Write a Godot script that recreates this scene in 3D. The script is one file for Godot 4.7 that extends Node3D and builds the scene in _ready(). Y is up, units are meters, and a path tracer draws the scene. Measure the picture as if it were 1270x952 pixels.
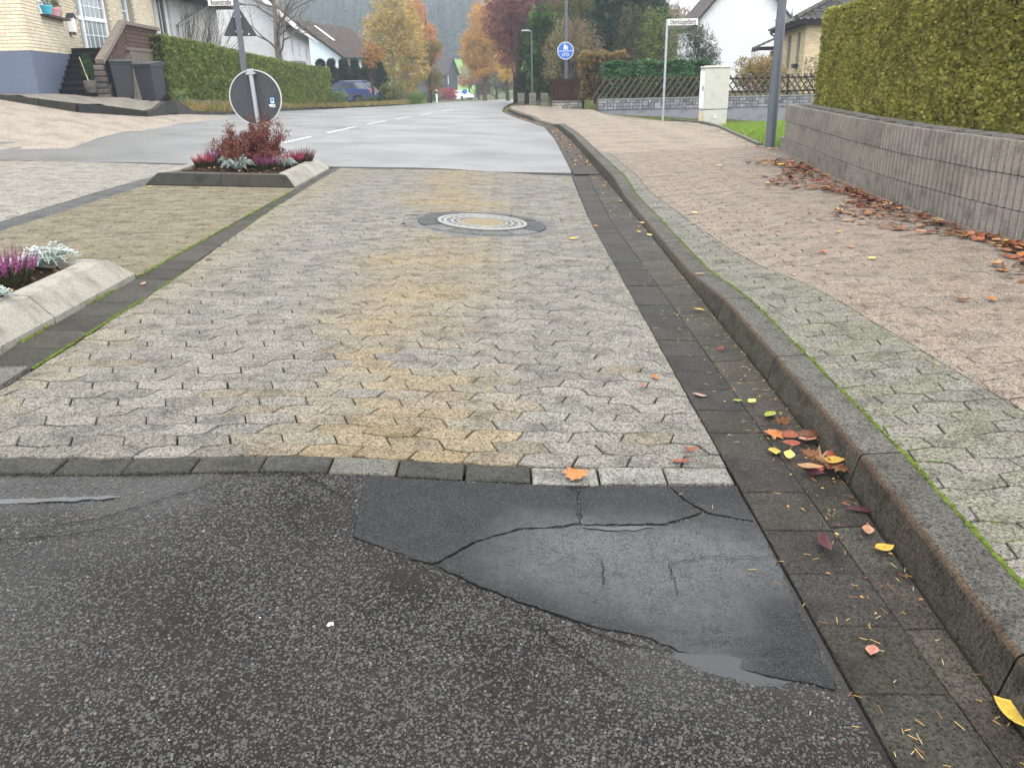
extends Node3D
# A paved village road that meets wet asphalt, on a dull autumn day. x to the right, y up, -z away from the camera, metres.

# ---------------------------------------------------------------- mesh builder
class MB:
	var v := PackedVector3Array()
	var n := PackedVector3Array()
	var c := PackedColorArray()
	var t := PackedVector2Array()
	var col := Color(1, 1, 1)
	var uvf := Vector4(0, 0, 0, 0)  # planar uv: (x - a) * c, (z - b) * d
	func vert(p: Vector3, nn: Vector3) -> void:
		v.append(p); n.append(nn); c.append(col)
		t.append(Vector2((p.x - uvf.x) * uvf.z, (p.z - uvf.y) * uvf.w))
	func tri(a: Vector3, b: Vector3, d: Vector3) -> void:
		var nn := (b - a).cross(d - a)
		if nn.length_squared() < 1e-16:
			return
		nn = nn.normalized()
		vert(a, nn); vert(d, nn); vert(b, nn)
	func trin(a: Vector3, b: Vector3, d: Vector3, na: Vector3, nb: Vector3, nd: Vector3) -> void:
		vert(a, na); vert(d, nd); vert(b, nb)
	func quad(a: Vector3, b: Vector3, d: Vector3, e: Vector3) -> void:
		tri(a, b, d); tri(a, d, e)
	func box(ctr: Vector3, size: Vector3, bs := Basis.IDENTITY, bev := 0.0) -> void:
		var h := size * 0.5
		if bev <= 0.0:
			for s in [-1.0, 1.0]:
				var f := func(x, y, z): return ctr + bs * Vector3(x, y, z)
				var q: Array = [[f.call(s * h.x, -h.y, h.z), f.call(s * h.x, -h.y, -h.z), f.call(s * h.x, h.y, -h.z), f.call(s * h.x, h.y, h.z)],
					[f.call(-h.x, s * h.y, h.z), f.call(h.x, s * h.y, h.z), f.call(h.x, s * h.y, -h.z), f.call(-h.x, s * h.y, -h.z)],
					[f.call(-h.x, -h.y, s * h.z), f.call(h.x, -h.y, s * h.z), f.call(h.x, h.y, s * h.z), f.call(-h.x, h.y, s * h.z)]]
				for k in q:
					if s > 0: quad(k[0], k[1], k[2], k[3])
					else: quad(k[3], k[2], k[1], k[0])
			return
		# chamfered box
		var g := h - Vector3(bev, bev, bev)
		for ax in 3:
			var a1 := (ax + 1) % 3
			var a2 := (ax + 2) % 3
			for s in [-1.0, 1.0]:
				var p := []
				for k in [[-1, -1], [1, -1], [1, 1], [-1, 1]]:
					var w := Vector3.ZERO
					w[ax] = s * h[ax]; w[a1] = k[0] * g[a1]; w[a2] = k[1] * g[a2]
					p.append(ctr + bs * w)
				if s > 0: quad(p[0], p[1], p[2], p[3])
				else: quad(p[3], p[2], p[1], p[0])
			# edges along axis ax
			for k in [[1, 1], [-1, 1], [-1, -1], [1, -1]]:
				var e := []
				for j in [[-1, 0], [1, 0], [1, 1], [-1, 1]]:
					var w := Vector3.ZERO
					w[ax] = j[0] * g[ax]
					w[a1] = k[0] * (h[a1] if j[1] == 0 else g[a1])
					w[a2] = k[1] * (g[a2] if j[1] == 0 else h[a2])
					e.append(ctr + bs * w)
				var nn: Vector3 = (e[1] - e[0]).cross(e[2] - e[0])
				if nn.dot((e[0] + e[2]) * 0.5 - ctr) > 0: quad(e[0], e[1], e[2], e[3])
				else: quad(e[3], e[2], e[1], e[0])
		for sx in [-1, 1]:
			for sy in [-1, 1]:
				for sz in [-1, 1]:
					var a := ctr + bs * Vector3(sx * h.x, sy * g.y, sz * g.z)
					var b := ctr + bs * Vector3(sx * g.x, sy * h.y, sz * g.z)
					var d := ctr + bs * Vector3(sx * g.x, sy * g.y, sz * h.z)
					if (b - a).cross(d - a).dot(a - ctr) > 0: tri(a, b, d)
					else: tri(a, d, b)
	func bar(a: Vector3, b: Vector3, w: float, h: float, up := Vector3.UP) -> void:
		var z := (b - a).normalized()
		var x := up.cross(z)
		x = x.normalized() if x.length() > 1e-4 else Vector3.RIGHT
		box((a + b) * 0.5, Vector3(w, h, (b - a).length()), Basis(x, z.cross(x), z))
	func tube(p: Array, r: Array, sides := 8, cap := true) -> void:
		var rings := []
		var x := Vector3.ZERO
		for i in p.size():
			var d: Vector3 = (p[mini(i + 1, p.size() - 1)] - p[maxi(i - 1, 0)])
			d = d.normalized() if d.length() > 1e-9 else Vector3.UP
			if i == 0:
				x = d.cross(Vector3.RIGHT if absf(d.x) < 0.8 else Vector3.UP).normalized()
			else:
				x = (x - d * x.dot(d)).normalized()
			var y := d.cross(x)
			var ring := []
			for k in sides:
				var a := TAU * k / sides
				ring.append(x * cos(a) + y * sin(a))
			rings.append(ring)
		for i in p.size() - 1:
			for k in sides:
				var k2 := (k + 1) % sides
				var a: Vector3 = p[i] + rings[i][k] * r[i]
				var b: Vector3 = p[i] + rings[i][k2] * r[i]
				var d: Vector3 = p[i + 1] + rings[i + 1][k2] * r[i + 1]
				var e: Vector3 = p[i + 1] + rings[i + 1][k] * r[i + 1]
				trin(a, b, d, rings[i][k], rings[i][k2], rings[i + 1][k2])
				trin(a, d, e, rings[i][k], rings[i + 1][k2], rings[i + 1][k])
		if cap:
			for s in [0, p.size() - 1]:
				if r[s] > 0.0005:
					for k in range(1, sides - 1):
						var a: Vector3 = p[s] + rings[s][0] * r[s]
						var b: Vector3 = p[s] + rings[s][k] * r[s]
						var d: Vector3 = p[s] + rings[s][k + 1] * r[s]
						if s == 0: tri(a, d, b)
						else: tri(a, b, d)
	func lathe(base: Vector3, prof: Array, sides := 24, bs := Basis.IDENTITY) -> void:  # prof: Vector2(r, y)
		for i in prof.size() - 1:
			var d: Vector2 = prof[i + 1] - prof[i]
			var nr := Vector2(d.y, -d.x).normalized()
			for k in sides:
				var a0 := TAU * k / sides
				var a1 := TAU * (k + 1) / sides
				var f := func(q: Vector2, a: float): return base + bs * Vector3(q.x * cos(a), q.y, -q.x * sin(a))
				var g := func(a: float): return bs * Vector3(nr.x * cos(a), nr.y, -nr.x * sin(a))
				trin(f.call(prof[i], a0), f.call(prof[i], a1), f.call(prof[i + 1], a1), g.call(a0), g.call(a1), g.call(a1))
				trin(f.call(prof[i], a0), f.call(prof[i + 1], a1), f.call(prof[i + 1], a0), g.call(a0), g.call(a1), g.call(a0))
	func ext(poly: PackedVector2Array, xf: Transform3D, depth: float) -> void:  # polygon in xf's xy plane, from z = 0 to depth
		var pl := poly
		if Geometry2D.is_polygon_clockwise(pl):
			pl = pl.duplicate(); pl.reverse()
		var id := Geometry2D.triangulate_polygon(pl)
		for i in range(0, id.size(), 3):
			var a := pl[id[i]]; var b := pl[id[i + 1]]; var d := pl[id[i + 2]]
			if (b - a).cross(d - a) < 0:
				var s := b; b = d; d = s
			tri(xf * Vector3(a.x, a.y, depth), xf * Vector3(b.x, b.y, depth), xf * Vector3(d.x, d.y, depth))
			tri(xf * Vector3(a.x, a.y, 0), xf * Vector3(d.x, d.y, 0), xf * Vector3(b.x, b.y, 0))
		for i in pl.size():
			var a := pl[i]; var b := pl[(i + 1) % pl.size()]
			quad(xf * Vector3(a.x, a.y, 0), xf * Vector3(b.x, b.y, 0), xf * Vector3(b.x, b.y, depth), xf * Vector3(a.x, a.y, depth))
	func done(m: Material) -> ArrayMesh:
		var am := ArrayMesh.new()
		if v.is_empty():
			return am
		var ar := []
		ar.resize(Mesh.ARRAY_MAX)
		ar[Mesh.ARRAY_VERTEX] = v; ar[Mesh.ARRAY_NORMAL] = n; ar[Mesh.ARRAY_COLOR] = c
		if uvf.z != 0.0: ar[Mesh.ARRAY_TEX_UV] = t
		am.add_surface_from_arrays(Mesh.PRIMITIVE_TRIANGLES, ar)
		am.surface_set_material(0, m)
		return am

var rng := RandomNumberGenerator.new()
var taken := {}
var M := {}
var LEAF := {}

func R(a: float, b: float) -> float: return rng.randf_range(a, b)
func pick(a: Array) -> Variant: return a[rng.randi() % a.size()]

# ---------------------------------------------------------------- naming helpers
func numbered(called: String) -> String:
	var k: int = taken.get(called, 0)
	taken[called] = k + 1
	return called if k == 0 else "%s_%03d" % [called, k]

func thing(called: String, label: String, category: String, at := Vector3.ZERO, group := "") -> Node3D:
	var o := Node3D.new()
	o.name = numbered(called)
	o.position = at
	add_child(o)
	tag(o, label, category, group)
	return o

func tag(o: Node3D, label: String, category: String, group := "") -> void:
	o.set_meta("label", label)
	o.set_meta("category", category)
	if group: o.set_meta("group", group)

func part(called: String, mesh: Mesh, parent: Node3D, world := true, stuff := false) -> MeshInstance3D:
	# world: the mesh is in world coordinates, so the child undoes the place of its thing
	var o := MeshInstance3D.new()
	o.name = called
	o.mesh = mesh
	parent.add_child(o, true)
	if world and parent.get_parent() == self: o.position = -parent.position
	if stuff: o.set_meta("kind", "stuff")
	return o

func single(called: String, mesh: Mesh, label: String, category: String, group := "", at := Vector3.ZERO) -> MeshInstance3D:
	var o := MeshInstance3D.new()
	o.name = numbered(called)
	o.mesh = mesh
	o.position = at
	add_child(o)
	tag(o, label, category, group)
	return o

func struct(called: String, mesh: Mesh, label: String, category := "ground") -> MeshInstance3D:
	var o := single(called, mesh, label, category)
	o.set_meta("kind", "structure")
	return o

func structnode(called: String, label: String, category := "ground") -> Node3D:
	var o := thing(called, label, category)
	o.set_meta("kind", "structure")
	return o

func scatter(called: String, mesh: Mesh, xf: Array, cols: Array, parent: Node3D = null, label := "", category := "", group := "", local := false) -> MultiMeshInstance3D:
	var mm := MultiMesh.new()
	mm.transform_format = MultiMesh.TRANSFORM_3D
	mm.use_colors = true
	mm.mesh = mesh
	mm.instance_count = xf.size()
	for i in xf.size():
		mm.set_instance_transform(i, xf[i])
		mm.set_instance_color(i, cols[i])
	var o := MultiMeshInstance3D.new()
	o.multimesh = mm
	o.set_meta("kind", "stuff")
	if parent:
		o.name = called
		parent.add_child(o, true)
		if parent.get_parent() == self and not local: o.position = -parent.position
	else:
		o.name = numbered(called)
		add_child(o)
		tag(o, label, category, group)
	return o

# ---------------------------------------------------------------- textures and materials
func ntex(kind: String, freq: float, seed_: int, ramp := [], size := 1024, oct := 4, const_ramp := false) -> NoiseTexture2D:
	var f := FastNoiseLite.new()
	f.seed = seed_
	f.frequency = freq
	match kind:
		"value": f.noise_type = FastNoiseLite.TYPE_CELLULAR; f.cellular_return_type = FastNoiseLite.RETURN_CELL_VALUE; f.fractal_type = FastNoiseLite.FRACTAL_NONE
		"dist": f.noise_type = FastNoiseLite.TYPE_CELLULAR; f.cellular_return_type = FastNoiseLite.RETURN_DISTANCE; f.fractal_type = FastNoiseLite.FRACTAL_NONE
		"distf": f.noise_type = FastNoiseLite.TYPE_CELLULAR; f.cellular_return_type = FastNoiseLite.RETURN_DISTANCE; f.fractal_type = FastNoiseLite.FRACTAL_FBM; f.fractal_octaves = oct
		_: f.noise_type = FastNoiseLite.TYPE_SIMPLEX_SMOOTH; f.fractal_type = FastNoiseLite.FRACTAL_FBM; f.fractal_octaves = oct
	var x := NoiseTexture2D.new()
	x.width = size; x.height = size
	x.seamless = true
	x.seamless_blend_skirt = 0.08
	x.noise = f
	if ramp.size():
		var g := Gradient.new()
		var of := PackedFloat32Array()
		var cl := PackedColorArray()
		for r in ramp:
			of.append(r[0])
			var q: Color = r[1] if r[1] is Color else Color(r[1], r[1], r[1])
			cl.append(q.linear_to_srgb())
		g.offsets = of; g.colors = cl
		if const_ramp: g.interpolation_mode = Gradient.GRADIENT_INTERPOLATE_CONSTANT
		x.color_ramp = g
	return x

func mk(called: String, c: Color, rough: float, o := {}) -> StandardMaterial3D:
	var m := StandardMaterial3D.new()
	m.resource_name = called
	m.albedo_color = Color(c.r, c.g, c.b).clamp(Color(0, 0, 0), Color(1, 1, 1)).linear_to_srgb()
	m.roughness = rough
	m.vertex_color_use_as_albedo = o.get("vc", false)
	if o.has("tex"):
		m.albedo_texture = o.tex
	if o.has("bump"):
		m.heightmap_enabled = true
		m.heightmap_texture = o.bump
		m.heightmap_scale = absf(o.get("bs", 0.2))
		m.heightmap_flip_texture = o.get("bs", 0.2) < 0
	if o.has("rtex"):
		m.roughness_texture = o.rtex
	if o.get("scale", 0.0) > 0.0:
		m.uv1_triplanar = true
		m.uv1_world_triplanar = o.get("world", true)
		m.uv1_scale = Vector3.ONE * o.scale
	if o.has("det"):
		m.detail_enabled = true
		m.detail_albedo = o.det
		m.detail_blend_mode = BaseMaterial3D.BLEND_MODE_MUL
		m.detail_uv_layer = BaseMaterial3D.DETAIL_UV_2
		m.uv2_triplanar = true
		m.uv2_world_triplanar = o.get("world", true)
		m.uv2_scale = Vector3.ONE * o.get("ds", 0.4)
	if o.has("metal"): m.metallic = o.metal
	m.metallic_specular = o.get("spec", 0.16 if rough >= 0.7 else (0.24 if rough >= 0.5 else 0.5))
	if o.has("ctex"): m.clearcoat_texture = o.ctex
	if o.has("coat"): m.clearcoat_enabled = true; m.clearcoat = o.coat; m.clearcoat_roughness = o.get("coatr", 0.1)
	if o.has("back"): m.backlight_enabled = true; m.backlight = Color(o.back, o.back, o.back)
	M[called] = m
	return m

func make_materials() -> void:
	var blotch := ntex("fbm", 0.006, 3, [[0.0, 0.62], [0.5, 0.95], [1.0, 1.25]], 512, 5)
	var blotch2 := ntex("fbm", 0.012, 8, [[0.0, 0.55], [0.45, 1.0], [1.0, 1.15]], 512, 5)
	# exposed aggregate of the pavers: grey, dark and pale chips
	var grain := ntex("value", 0.11, 11, [[0.0, 0.26], [0.08, 0.42], [0.22, 0.58], [0.45, 0.7], [0.66, 0.9], [0.82, 1.2], [0.92, 1.75], [0.97, 2.3]], 2048, 1, true)
	var grainh := ntex("dist", 0.11, 11, [], 2048)
	mk("paver", Color(1.0, 1.0, 1.0), 0.75, {"tex": grain, "scale": 0.62, "bump": grainh, "bs": -0.35, "det": blotch2, "ds": 0.7, "vc": true})
	mk("paver_far", Color(1.0, 1.0, 1.0), 0.75, {"tex": grain, "scale": 0.45, "bump": grainh, "bs": -0.35, "det": blotch, "ds": 0.35, "vc": true})
	# coarse asphalt, 4.2 m square laid out flat
	var asp := ntex("value", 0.27, 21, [[0.0, Color(0.62, 0.62, 0.65)], [0.2, Color(0.8, 0.79, 0.8)], [0.42, Color(1, 1, 1)], [0.62, Color(1.12, 1.1, 1.08)], [0.82, Color(1.3, 1.28, 1.25)], [0.9, Color(1.42, 1.3, 1.18)], [0.965, Color(1.65, 1.5, 1.35)]], 2048, 1, true)
	var asph := ntex("distf", 0.15, 21, [], 2048, 3)
	mk("asphalt", Color(0.0225, 0.0213, 0.0203), 0.7, {"tex": asp, "bump": asph, "bs": -0.8, "det": blotch, "ds": 0.5, "coat": 0.5, "coatr": 0.3, "ctex": wet_map(0)})
	var fineh := ntex("distf", 0.2, 33, [], 2048, 2)
	var fine := ntex("value", 0.26, 31, [[0.0, 0.45], [0.25, 0.8], [0.55, 1.05], [0.8, 1.4], [0.95, 2.1]], 2048, 1, true)
	mk("asphalt_patch", Color(0.0155, 0.017, 0.0187), 0.7, {"tex": fine, "bump": fineh, "bs": -1.2, "det": blotch, "ds": 0.8, "coat": 1.0, "coatr": 0.2, "ctex": wet_map(1)})
	M.asphalt.uv1_triplanar = false
	var farg := ntex("value", 0.12, 41, [[0.0, 0.7], [0.3, 0.95], [0.6, 1.1], [0.9, 1.4]], 512, 1, true)
	var farh := ntex("dist", 0.12, 41, [], 512)
	mk("asphalt_far", Color(0.105, 0.104, 0.104), 1.0, {"tex": ntex("fbm", 0.012, 43, [[0.0, 0.5], [0.45, 0.92], [1.0, 1.25]], 512, 6), "scale": 0.07, "rtex": ntex("fbm", 0.012, 44, [[0.0, 0.15], [0.4, 0.21], [0.6, 0.28], [1.0, 0.4]], 512, 5), "det": farg, "ds": 1.2, "spec": 0.5})
	mk("crack", Color(0.011, 0.011, 0.01), 0.9)
	mk("joint_sand", Color(0.026, 0.024, 0.018), 0.9, {"bump": grainh, "bs": 0.3, "scale": 1.5, "det": blotch2, "ds": 1.5})
	var fineg := ntex("value", 0.13, 51, [[0.0, 0.62], [0.2, 0.82], [0.45, 0.96], [0.7, 1.1], [0.88, 1.3], [0.965, 2.2]], 1024, 1, true)
	var stain := ntex("fbm", 0.01, 55, [[0.0, 0.45], [0.4, 0.9], [0.62, 1.05], [1.0, 1.4]], 512, 6)
	var chh := ntex("fbm", 0.05, 57, [], 512, 5)
	mk("kerb_concrete", Color(1.15, 1.14, 1.12), 0.7, {"tex": grain, "scale": 0.7, "bump": grainh, "bs": -0.15, "det": ntex("fbm", 0.012, 58, [[0.0, 0.5], [0.35, 0.85], [0.62, 1.1], [0.7, Color(1.5, 1.4, 1.15)], [0.76, Color(2.6, 2.4, 1.8)], [1.0, Color(2.8, 2.5, 1.8)]], 512, 6), "ds": 1.1, "vc": true})
	mk("concrete", Color(1, 1, 1), 0.7, {"tex": fineg, "scale": 1.2, "bump": chh, "bs": 0.25, "det": stain, "ds": 0.9, "vc": true})
	mk("gutter_stone", Color(1.0, 1.0, 1.0), 0.6, {"tex": grain, "scale": 0.7, "bump": grainh, "bs": -0.5, "det": stain, "ds": 0.8, "vc": true})
	mk("soil", Color(0.028, 0.018, 0.012), 0.95, {"tex": grain, "scale": 1.1, "bump": chh, "bs": 2.0})
	mk("plain", Color(1, 1, 1), 0.75, {"vc": true})
	mk("leaf", Color(1, 1, 1), 0.6, {"vc": true, "back": 0.35})
	mk("needle", Color(1, 1, 1), 0.6, {"vc": true, "back": 0.2})
	mk("fallen", Color(1, 1, 1), 0.5, {"vc": true, "back": 0.1, "tex": ntex("fbm", 0.03, 71, [[0.0, 0.55], [0.45, 1.0], [1.0, 1.25]], 256, 4), "scale": 9.0})
	mk("bark", Color(1, 1, 1), 0.9, {"vc": true, "tex": ntex("fbm", 0.03, 73, [[0.0, 0.5], [0.5, 1.0], [1.0, 1.3]], 256, 4), "scale": 3.0})
	mk("earth", Color(0.07, 0.075, 0.03), 0.95, {"tex": ntex("fbm", 0.02, 75, [[0.0, Color(0.5, 0.6, 0.5)], [0.5, Color(1, 1, 1)], [1.0, Color(1.5, 1.2, 1.0)]], 512, 6), "scale": 0.3})
	mk("meadow", Color(0.13, 0.24, 0.055), 0.9, {"tex": ntex("fbm", 0.02, 76, [[0.0, 0.7], [0.5, 1.0], [1.0, 1.2]], 256, 5), "scale": 0.03})
	mk("render", Color(0.58, 0.6, 0.63), 0.85, {"tex": ntex("fbm", 0.02, 77, [[0.0, 0.86], [0.5, 0.97], [1.0, 1.0]], 512, 6), "scale": 0.25, "bump": chh, "bs": 0.1})
	mk("render_grey", Color(0.5, 0.49, 0.475), 0.85, {"tex": ntex("fbm", 0.02, 78, [[0.0, 0.8], [0.5, 0.97], [1.0, 1.0]], 256, 6), "scale": 0.3})
	mk("plinth", Color(0.115, 0.135, 0.19), 0.85, {"bump": chh, "bs": 0.2, "scale": 2.0, "tex": ntex("fbm", 0.03, 79, [[0.0, 0.82], [0.5, 1.0], [1.0, 1.12]], 256, 5)})
	mk("mortar", Color(0.33, 0.30, 0.24), 0.9)
	mk("brick", Color(1, 1, 1), 0.75, {"vc": true, "tex": ntex("fbm", 0.05, 81, [[0.0, 0.8], [0.5, 1.0], [1.0, 1.1]], 256, 4), "scale": 2.5})
	mk("roof", Color(1, 1, 1), 0.7, {"vc": true, "tex": ntex("fbm", 0.03, 83, [[0.0, 0.6], [0.5, 1.0], [1.0, 1.3]], 256, 5), "scale": 0.9})
	mk("white_plastic", Color(0.82, 0.83, 0.84), 0.35)
	mk("glass", Color(0.05, 0.065, 0.07), 0.06, {"spec": 0.7})
	mk("glass_pale", Color(0.20, 0.25, 0.26), 0.12, {"spec": 0.6})
	mk("slate", Color(0.018, 0.019, 0.023), 0.5, {"bump": chh, "bs": 0.2, "scale": 2.0})
	mk("bin", Color(0.022, 0.024, 0.03), 0.45)
	mk("rubber", Color(0.012, 0.012, 0.012), 0.8)
	mk("galv", Color(0.36, 0.38, 0.40), 0.42, {"metal": 0.6, "tex": ntex("value", 0.06, 85, [[0.0, 0.8], [0.5, 0.95], [1.0, 1.1]], 256, 1), "scale": 4.0})
	mk("sign_back", Color(0.055, 0.058, 0.066), 0.5, {"tex": ntex("fbm", 0.03, 87, [[0.0, 0.75], [0.5, 1.0], [1.0, 1.2]], 256, 5), "scale": 1.5})
	mk("pole_paint", Color(0.075, 0.085, 0.105), 0.45, {"tex": ntex("fbm", 0.03, 88, [[0.0, 0.8], [0.5, 1.0], [1.0, 1.15]], 256, 5), "scale": 1.5})
	mk("sign_white", Color(0.58, 0.585, 0.58), 0.45)
	mk("sign_blue", Color(0.012, 0.10, 0.42), 0.4)
	mk("ink", Color(0.02, 0.02, 0.022), 0.6)
	mk("marking", Color(0.55, 0.555, 0.56), 0.55, {"tex": ntex("fbm", 0.05, 89, [[0.0, 0.25], [0.42, 0.6], [0.6, 0.95], [1.0, 1.0]], 256, 5), "scale": 1.1})
	mk("cabinet", Color(0.40, 0.405, 0.37), 0.5, {"tex": ntex("fbm", 0.02, 90, [[0.0, 0.85], [0.5, 1.0], [1.0, 1.03]], 256, 5), "scale": 0.8})
	mk("wood_dark", Color(1, 1, 1), 0.85, {"vc": true, "tex": ntex("fbm", 0.04, 91, [[0.0, 0.6], [0.5, 1.0], [1.0, 1.4]], 256, 5), "scale": 2.0})
	mk("car_blue", Color(0.006, 0.026, 0.16), 0.3, {"coat": 1.0, "coatr": 0.05})
	mk("car_white", Color(0.7, 0.72, 0.75), 0.3, {"coat": 1.0, "coatr": 0.05})
	mk("dark_trim", Color(0.02, 0.02, 0.022), 0.5)
	mk("tail_light", Color(0.45, 0.02, 0.02), 0.2, {"coat": 1.0})
	mk("alloy", Color(0.12, 0.12, 0.13), 0.35, {"metal": 0.7})
	mk("moss", Color(1, 1, 1), 0.9, {"vc": true})
	mk("iron", Color(0.17, 0.165, 0.155), 0.4, {"metal": 0.5, "tex": fineg, "scale": 2.0})
	mk("dirt_fill", Color(0.27, 0.225, 0.15), 0.85, {"tex": grain, "scale": 1.5})
	mk("water", Color(0.02, 0.022, 0.025), 0.05, {"spec": 0.42})

func wet_map(which: int) -> ImageTexture:
	# how much of a water film lies on the ground, over the 4.2 m square of the near asphalt
	var f := FastNoiseLite.new()
	f.seed = 5 + which; f.frequency = 0.035; f.fractal_octaves = 4
	var im := Image.create(160, 160, false, Image.FORMAT_RGB8)
	for j in 160:
		for i in 160:
			var x := -3.3 + 4.2 * i / 160.0
			var z := -4.0 + 4.2 * j / 160.0
			var q := 0.05
			var n := f.get_noise_2d(i, j)
			if which == 0:
				q += 0.45 * smoothstep(-1.0, -1.5, x + 0.15 * (z + 2.2) + 0.3 * n) # left wheel track
				q += 0.5 * smoothstep(0.15, 0.6, x + 0.3 * n) * smoothstep(-1.5, -1.75, z)
				q += 0.6 * smoothstep(-1.0, -1.3, x) * smoothstep(-2.5, -2.62, z)
			else:
				var d := Vector2((x - 0.40) / 0.60, (z + 2.32) / 0.36).length()
				q += 0.95 * (1.0 - smoothstep(0.25, 1.2, d + 0.5 * n))
				d = Vector2((x - 0.5) / 0.25, (z + 1.92) / 0.2).length()
				q += 0.5 * (1.0 - smoothstep(0.4, 1.2, d + 0.4 * n))
				q += 0.12
			q = clampf(q * (1.0 + 0.5 * n), 0.0, 1.0)
			im.set_pixel(i, j, Color(q, q, q))
	return ImageTexture.create_from_image(im)

# ---------------------------------------------------------------- the lie of the land
func table(x: float, xs: Array, ys: Array) -> float:
	if x <= xs[0]: return ys[0]
	for i in range(1, xs.size()):
		if x < xs[i]:
			var t: float = (x - xs[i - 1]) / (xs[i] - xs[i - 1])
			return lerpf(ys[i - 1], ys[i], t)
	return ys[-1]

const PD := [0.0, 25.0, 38.0, 50.0, 60.0, 70.0, 85.0, 120.0, 140.0, 160.0, 200.0]
const PY := [0.0, 0.0, -0.10, -0.24, -0.42, -0.66, -1.08, -1.9, -2.5, -2.75, -2.9]
func P(d: float) -> float: return table(d, PD, PY)

func H(x: float, z: float) -> float:  # carriageway and everything left of it
	var d := -z
	var y := P(d)
	y += 0.04 * (1.0 - smoothstep(20.0, 55.0, d)) * clampf(0.86 - x, 0.0, 14.9)
	y += 0.16 * clampf(-8.0 - x, 0.0, 6.0) * (1.0 - smoothstep(21.0, 31.0, d)) * smoothstep(14.0, 19.0, d)
	return y

const KD := [0.0, 1.7, 2.8, 4.0, 11.0, 20.0, 24.5, 26.2, 28.0, 32.0, 37.0, 44.0, 60.0]
const KX := [1.14, 1.21, 1.28, 1.31, 1.43, 1.50, 1.42, 1.22, 0.98, 0.5, 0.10, -0.05, 0.75]
func KXF(d: float) -> float: return table(d, KD, KX)  # foot of the kerb
func KH(d: float) -> float: return table(d, [5.1, 6.3, 10.6, 11.8, 24.3, 25.4, 28.4, 29.4], [0.115, 0.028, 0.028, 0.115, 0.115, 0.03, 0.03, 0.11])

func walk(x: float, z: float) -> float:  # pavement on the right
	var d := -z
	var edge := KXF(d) + 0.2
	var near_k := KH(d) + 0.005
	var y := P(d) + lerpf(near_k, 0.13, smoothstep(edge, edge + 1.3, x)) + 0.02 * maxf(0.0, x - 1.5)
	return y

func _ready() -> void:
	rng.seed = 20
	# --- camera
	var cam := Camera3D.new()
	cam.name = "camera"
	cam.fov = 2.0 * rad_to_deg(atan(476.0 / 1020.0))
	cam.near = 0.05
	cam.far = 2500.0
	cam.position = Vector3(0, 1.5, 0)
	cam.rotation_order = EULER_ORDER_YXZ
	cam.rotation_degrees = Vector3(-20.75, 0, -1.26)
	add_child(cam)
	# --- sky and light
	var env := Environment.new()
	env.background_mode = Environment.BG_SKY
	var sm := ProceduralSkyMaterial.new()
	sm.sky_top_color = Color(0.94, 0.945, 0.95)
	sm.sky_horizon_color = Color(0.96, 0.965, 0.975)
	sm.sky_curve = 0.2
	sm.sky_energy_multiplier = 1.25
	sm.ground_bottom_color = Color(0.25, 0.24, 0.22)
	sm.ground_horizon_color = Color(0.7, 0.72, 0.75)
	var sky := Sky.new()
	sky.sky_material = sm
	env.sky = sky
	env.tonemap_mode = Environment.TONE_MAPPER_LINEAR
	env.tonemap_exposure = 2.4
	env.sdfgi_enabled = true
	env.ssao_enabled = true
	env.ssil_enabled = true
	env.fog_enabled = true
	env.fog_density = 0.001
	env.fog_light_color = Color(0.90, 0.95, 1.0)
	var we := WorldEnvironment.new()
	we.name = "world_environment"
	we.environment = env
	add_child(we)
	var sun := DirectionalLight3D.new()
	sun.name = "sun"
	sun.light_energy = 0.4
	sun.light_color = Color(1.0, 0.97, 0.92)
	sun.light_angular_distance = 25.0
	sun.shadow_enabled = true
	sun.rotation_degrees = Vector3(-55, 28, 0)
	add_child(sun)
	make_materials()
	make_leaf_meshes()
	ground()
	near_asphalt()
	paving()
	kerbs()
	sidewalk()
	far_road()
	manhole()
	right_side()
	left_side()
	islands()
	street_things()
	vegetation()
	backdrop()
	litter()

# ---------------------------------------------------------------- ground
func sheet(mb: MB, xs: Array, zs: Array, hf: Callable) -> void:
	var pts := []
	var nor := []
	for z in zs:
		var row := []
		for x in xs:
			row.append(Vector3(x, hf.call(x, z), z))
		pts.append(row)
	for j in zs.size():
		var row := []
		for i in xs.size():
			var a: Vector3 = pts[j][maxi(i - 1, 0)]
			var b: Vector3 = pts[j][mini(i + 1, xs.size() - 1)]
			var d: Vector3 = pts[maxi(j - 1, 0)][i]
			var e: Vector3 = pts[mini(j + 1, zs.size() - 1)][i]
			var nn := (b - a).cross(e - d)
			row.append((nn if nn.y > 0 else -nn).normalized())
		nor.append(row)
	for j in zs.size() - 1:
		for i in xs.size() - 1:
			# zs run away from the camera
			mb.trin(pts[j][i], pts[j][i + 1], pts[j + 1][i + 1], nor[j][i], nor[j][i + 1], nor[j + 1][i + 1])
			mb.trin(pts[j][i], pts[j + 1][i + 1], pts[j + 1][i], nor[j][i], nor[j + 1][i + 1], nor[j + 1][i])

func steps(a: float, b: float, k: int) -> Array:
	var o := []
	for i in k + 1: o.append(lerpf(a, b, float(i) / k))
	return o

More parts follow.
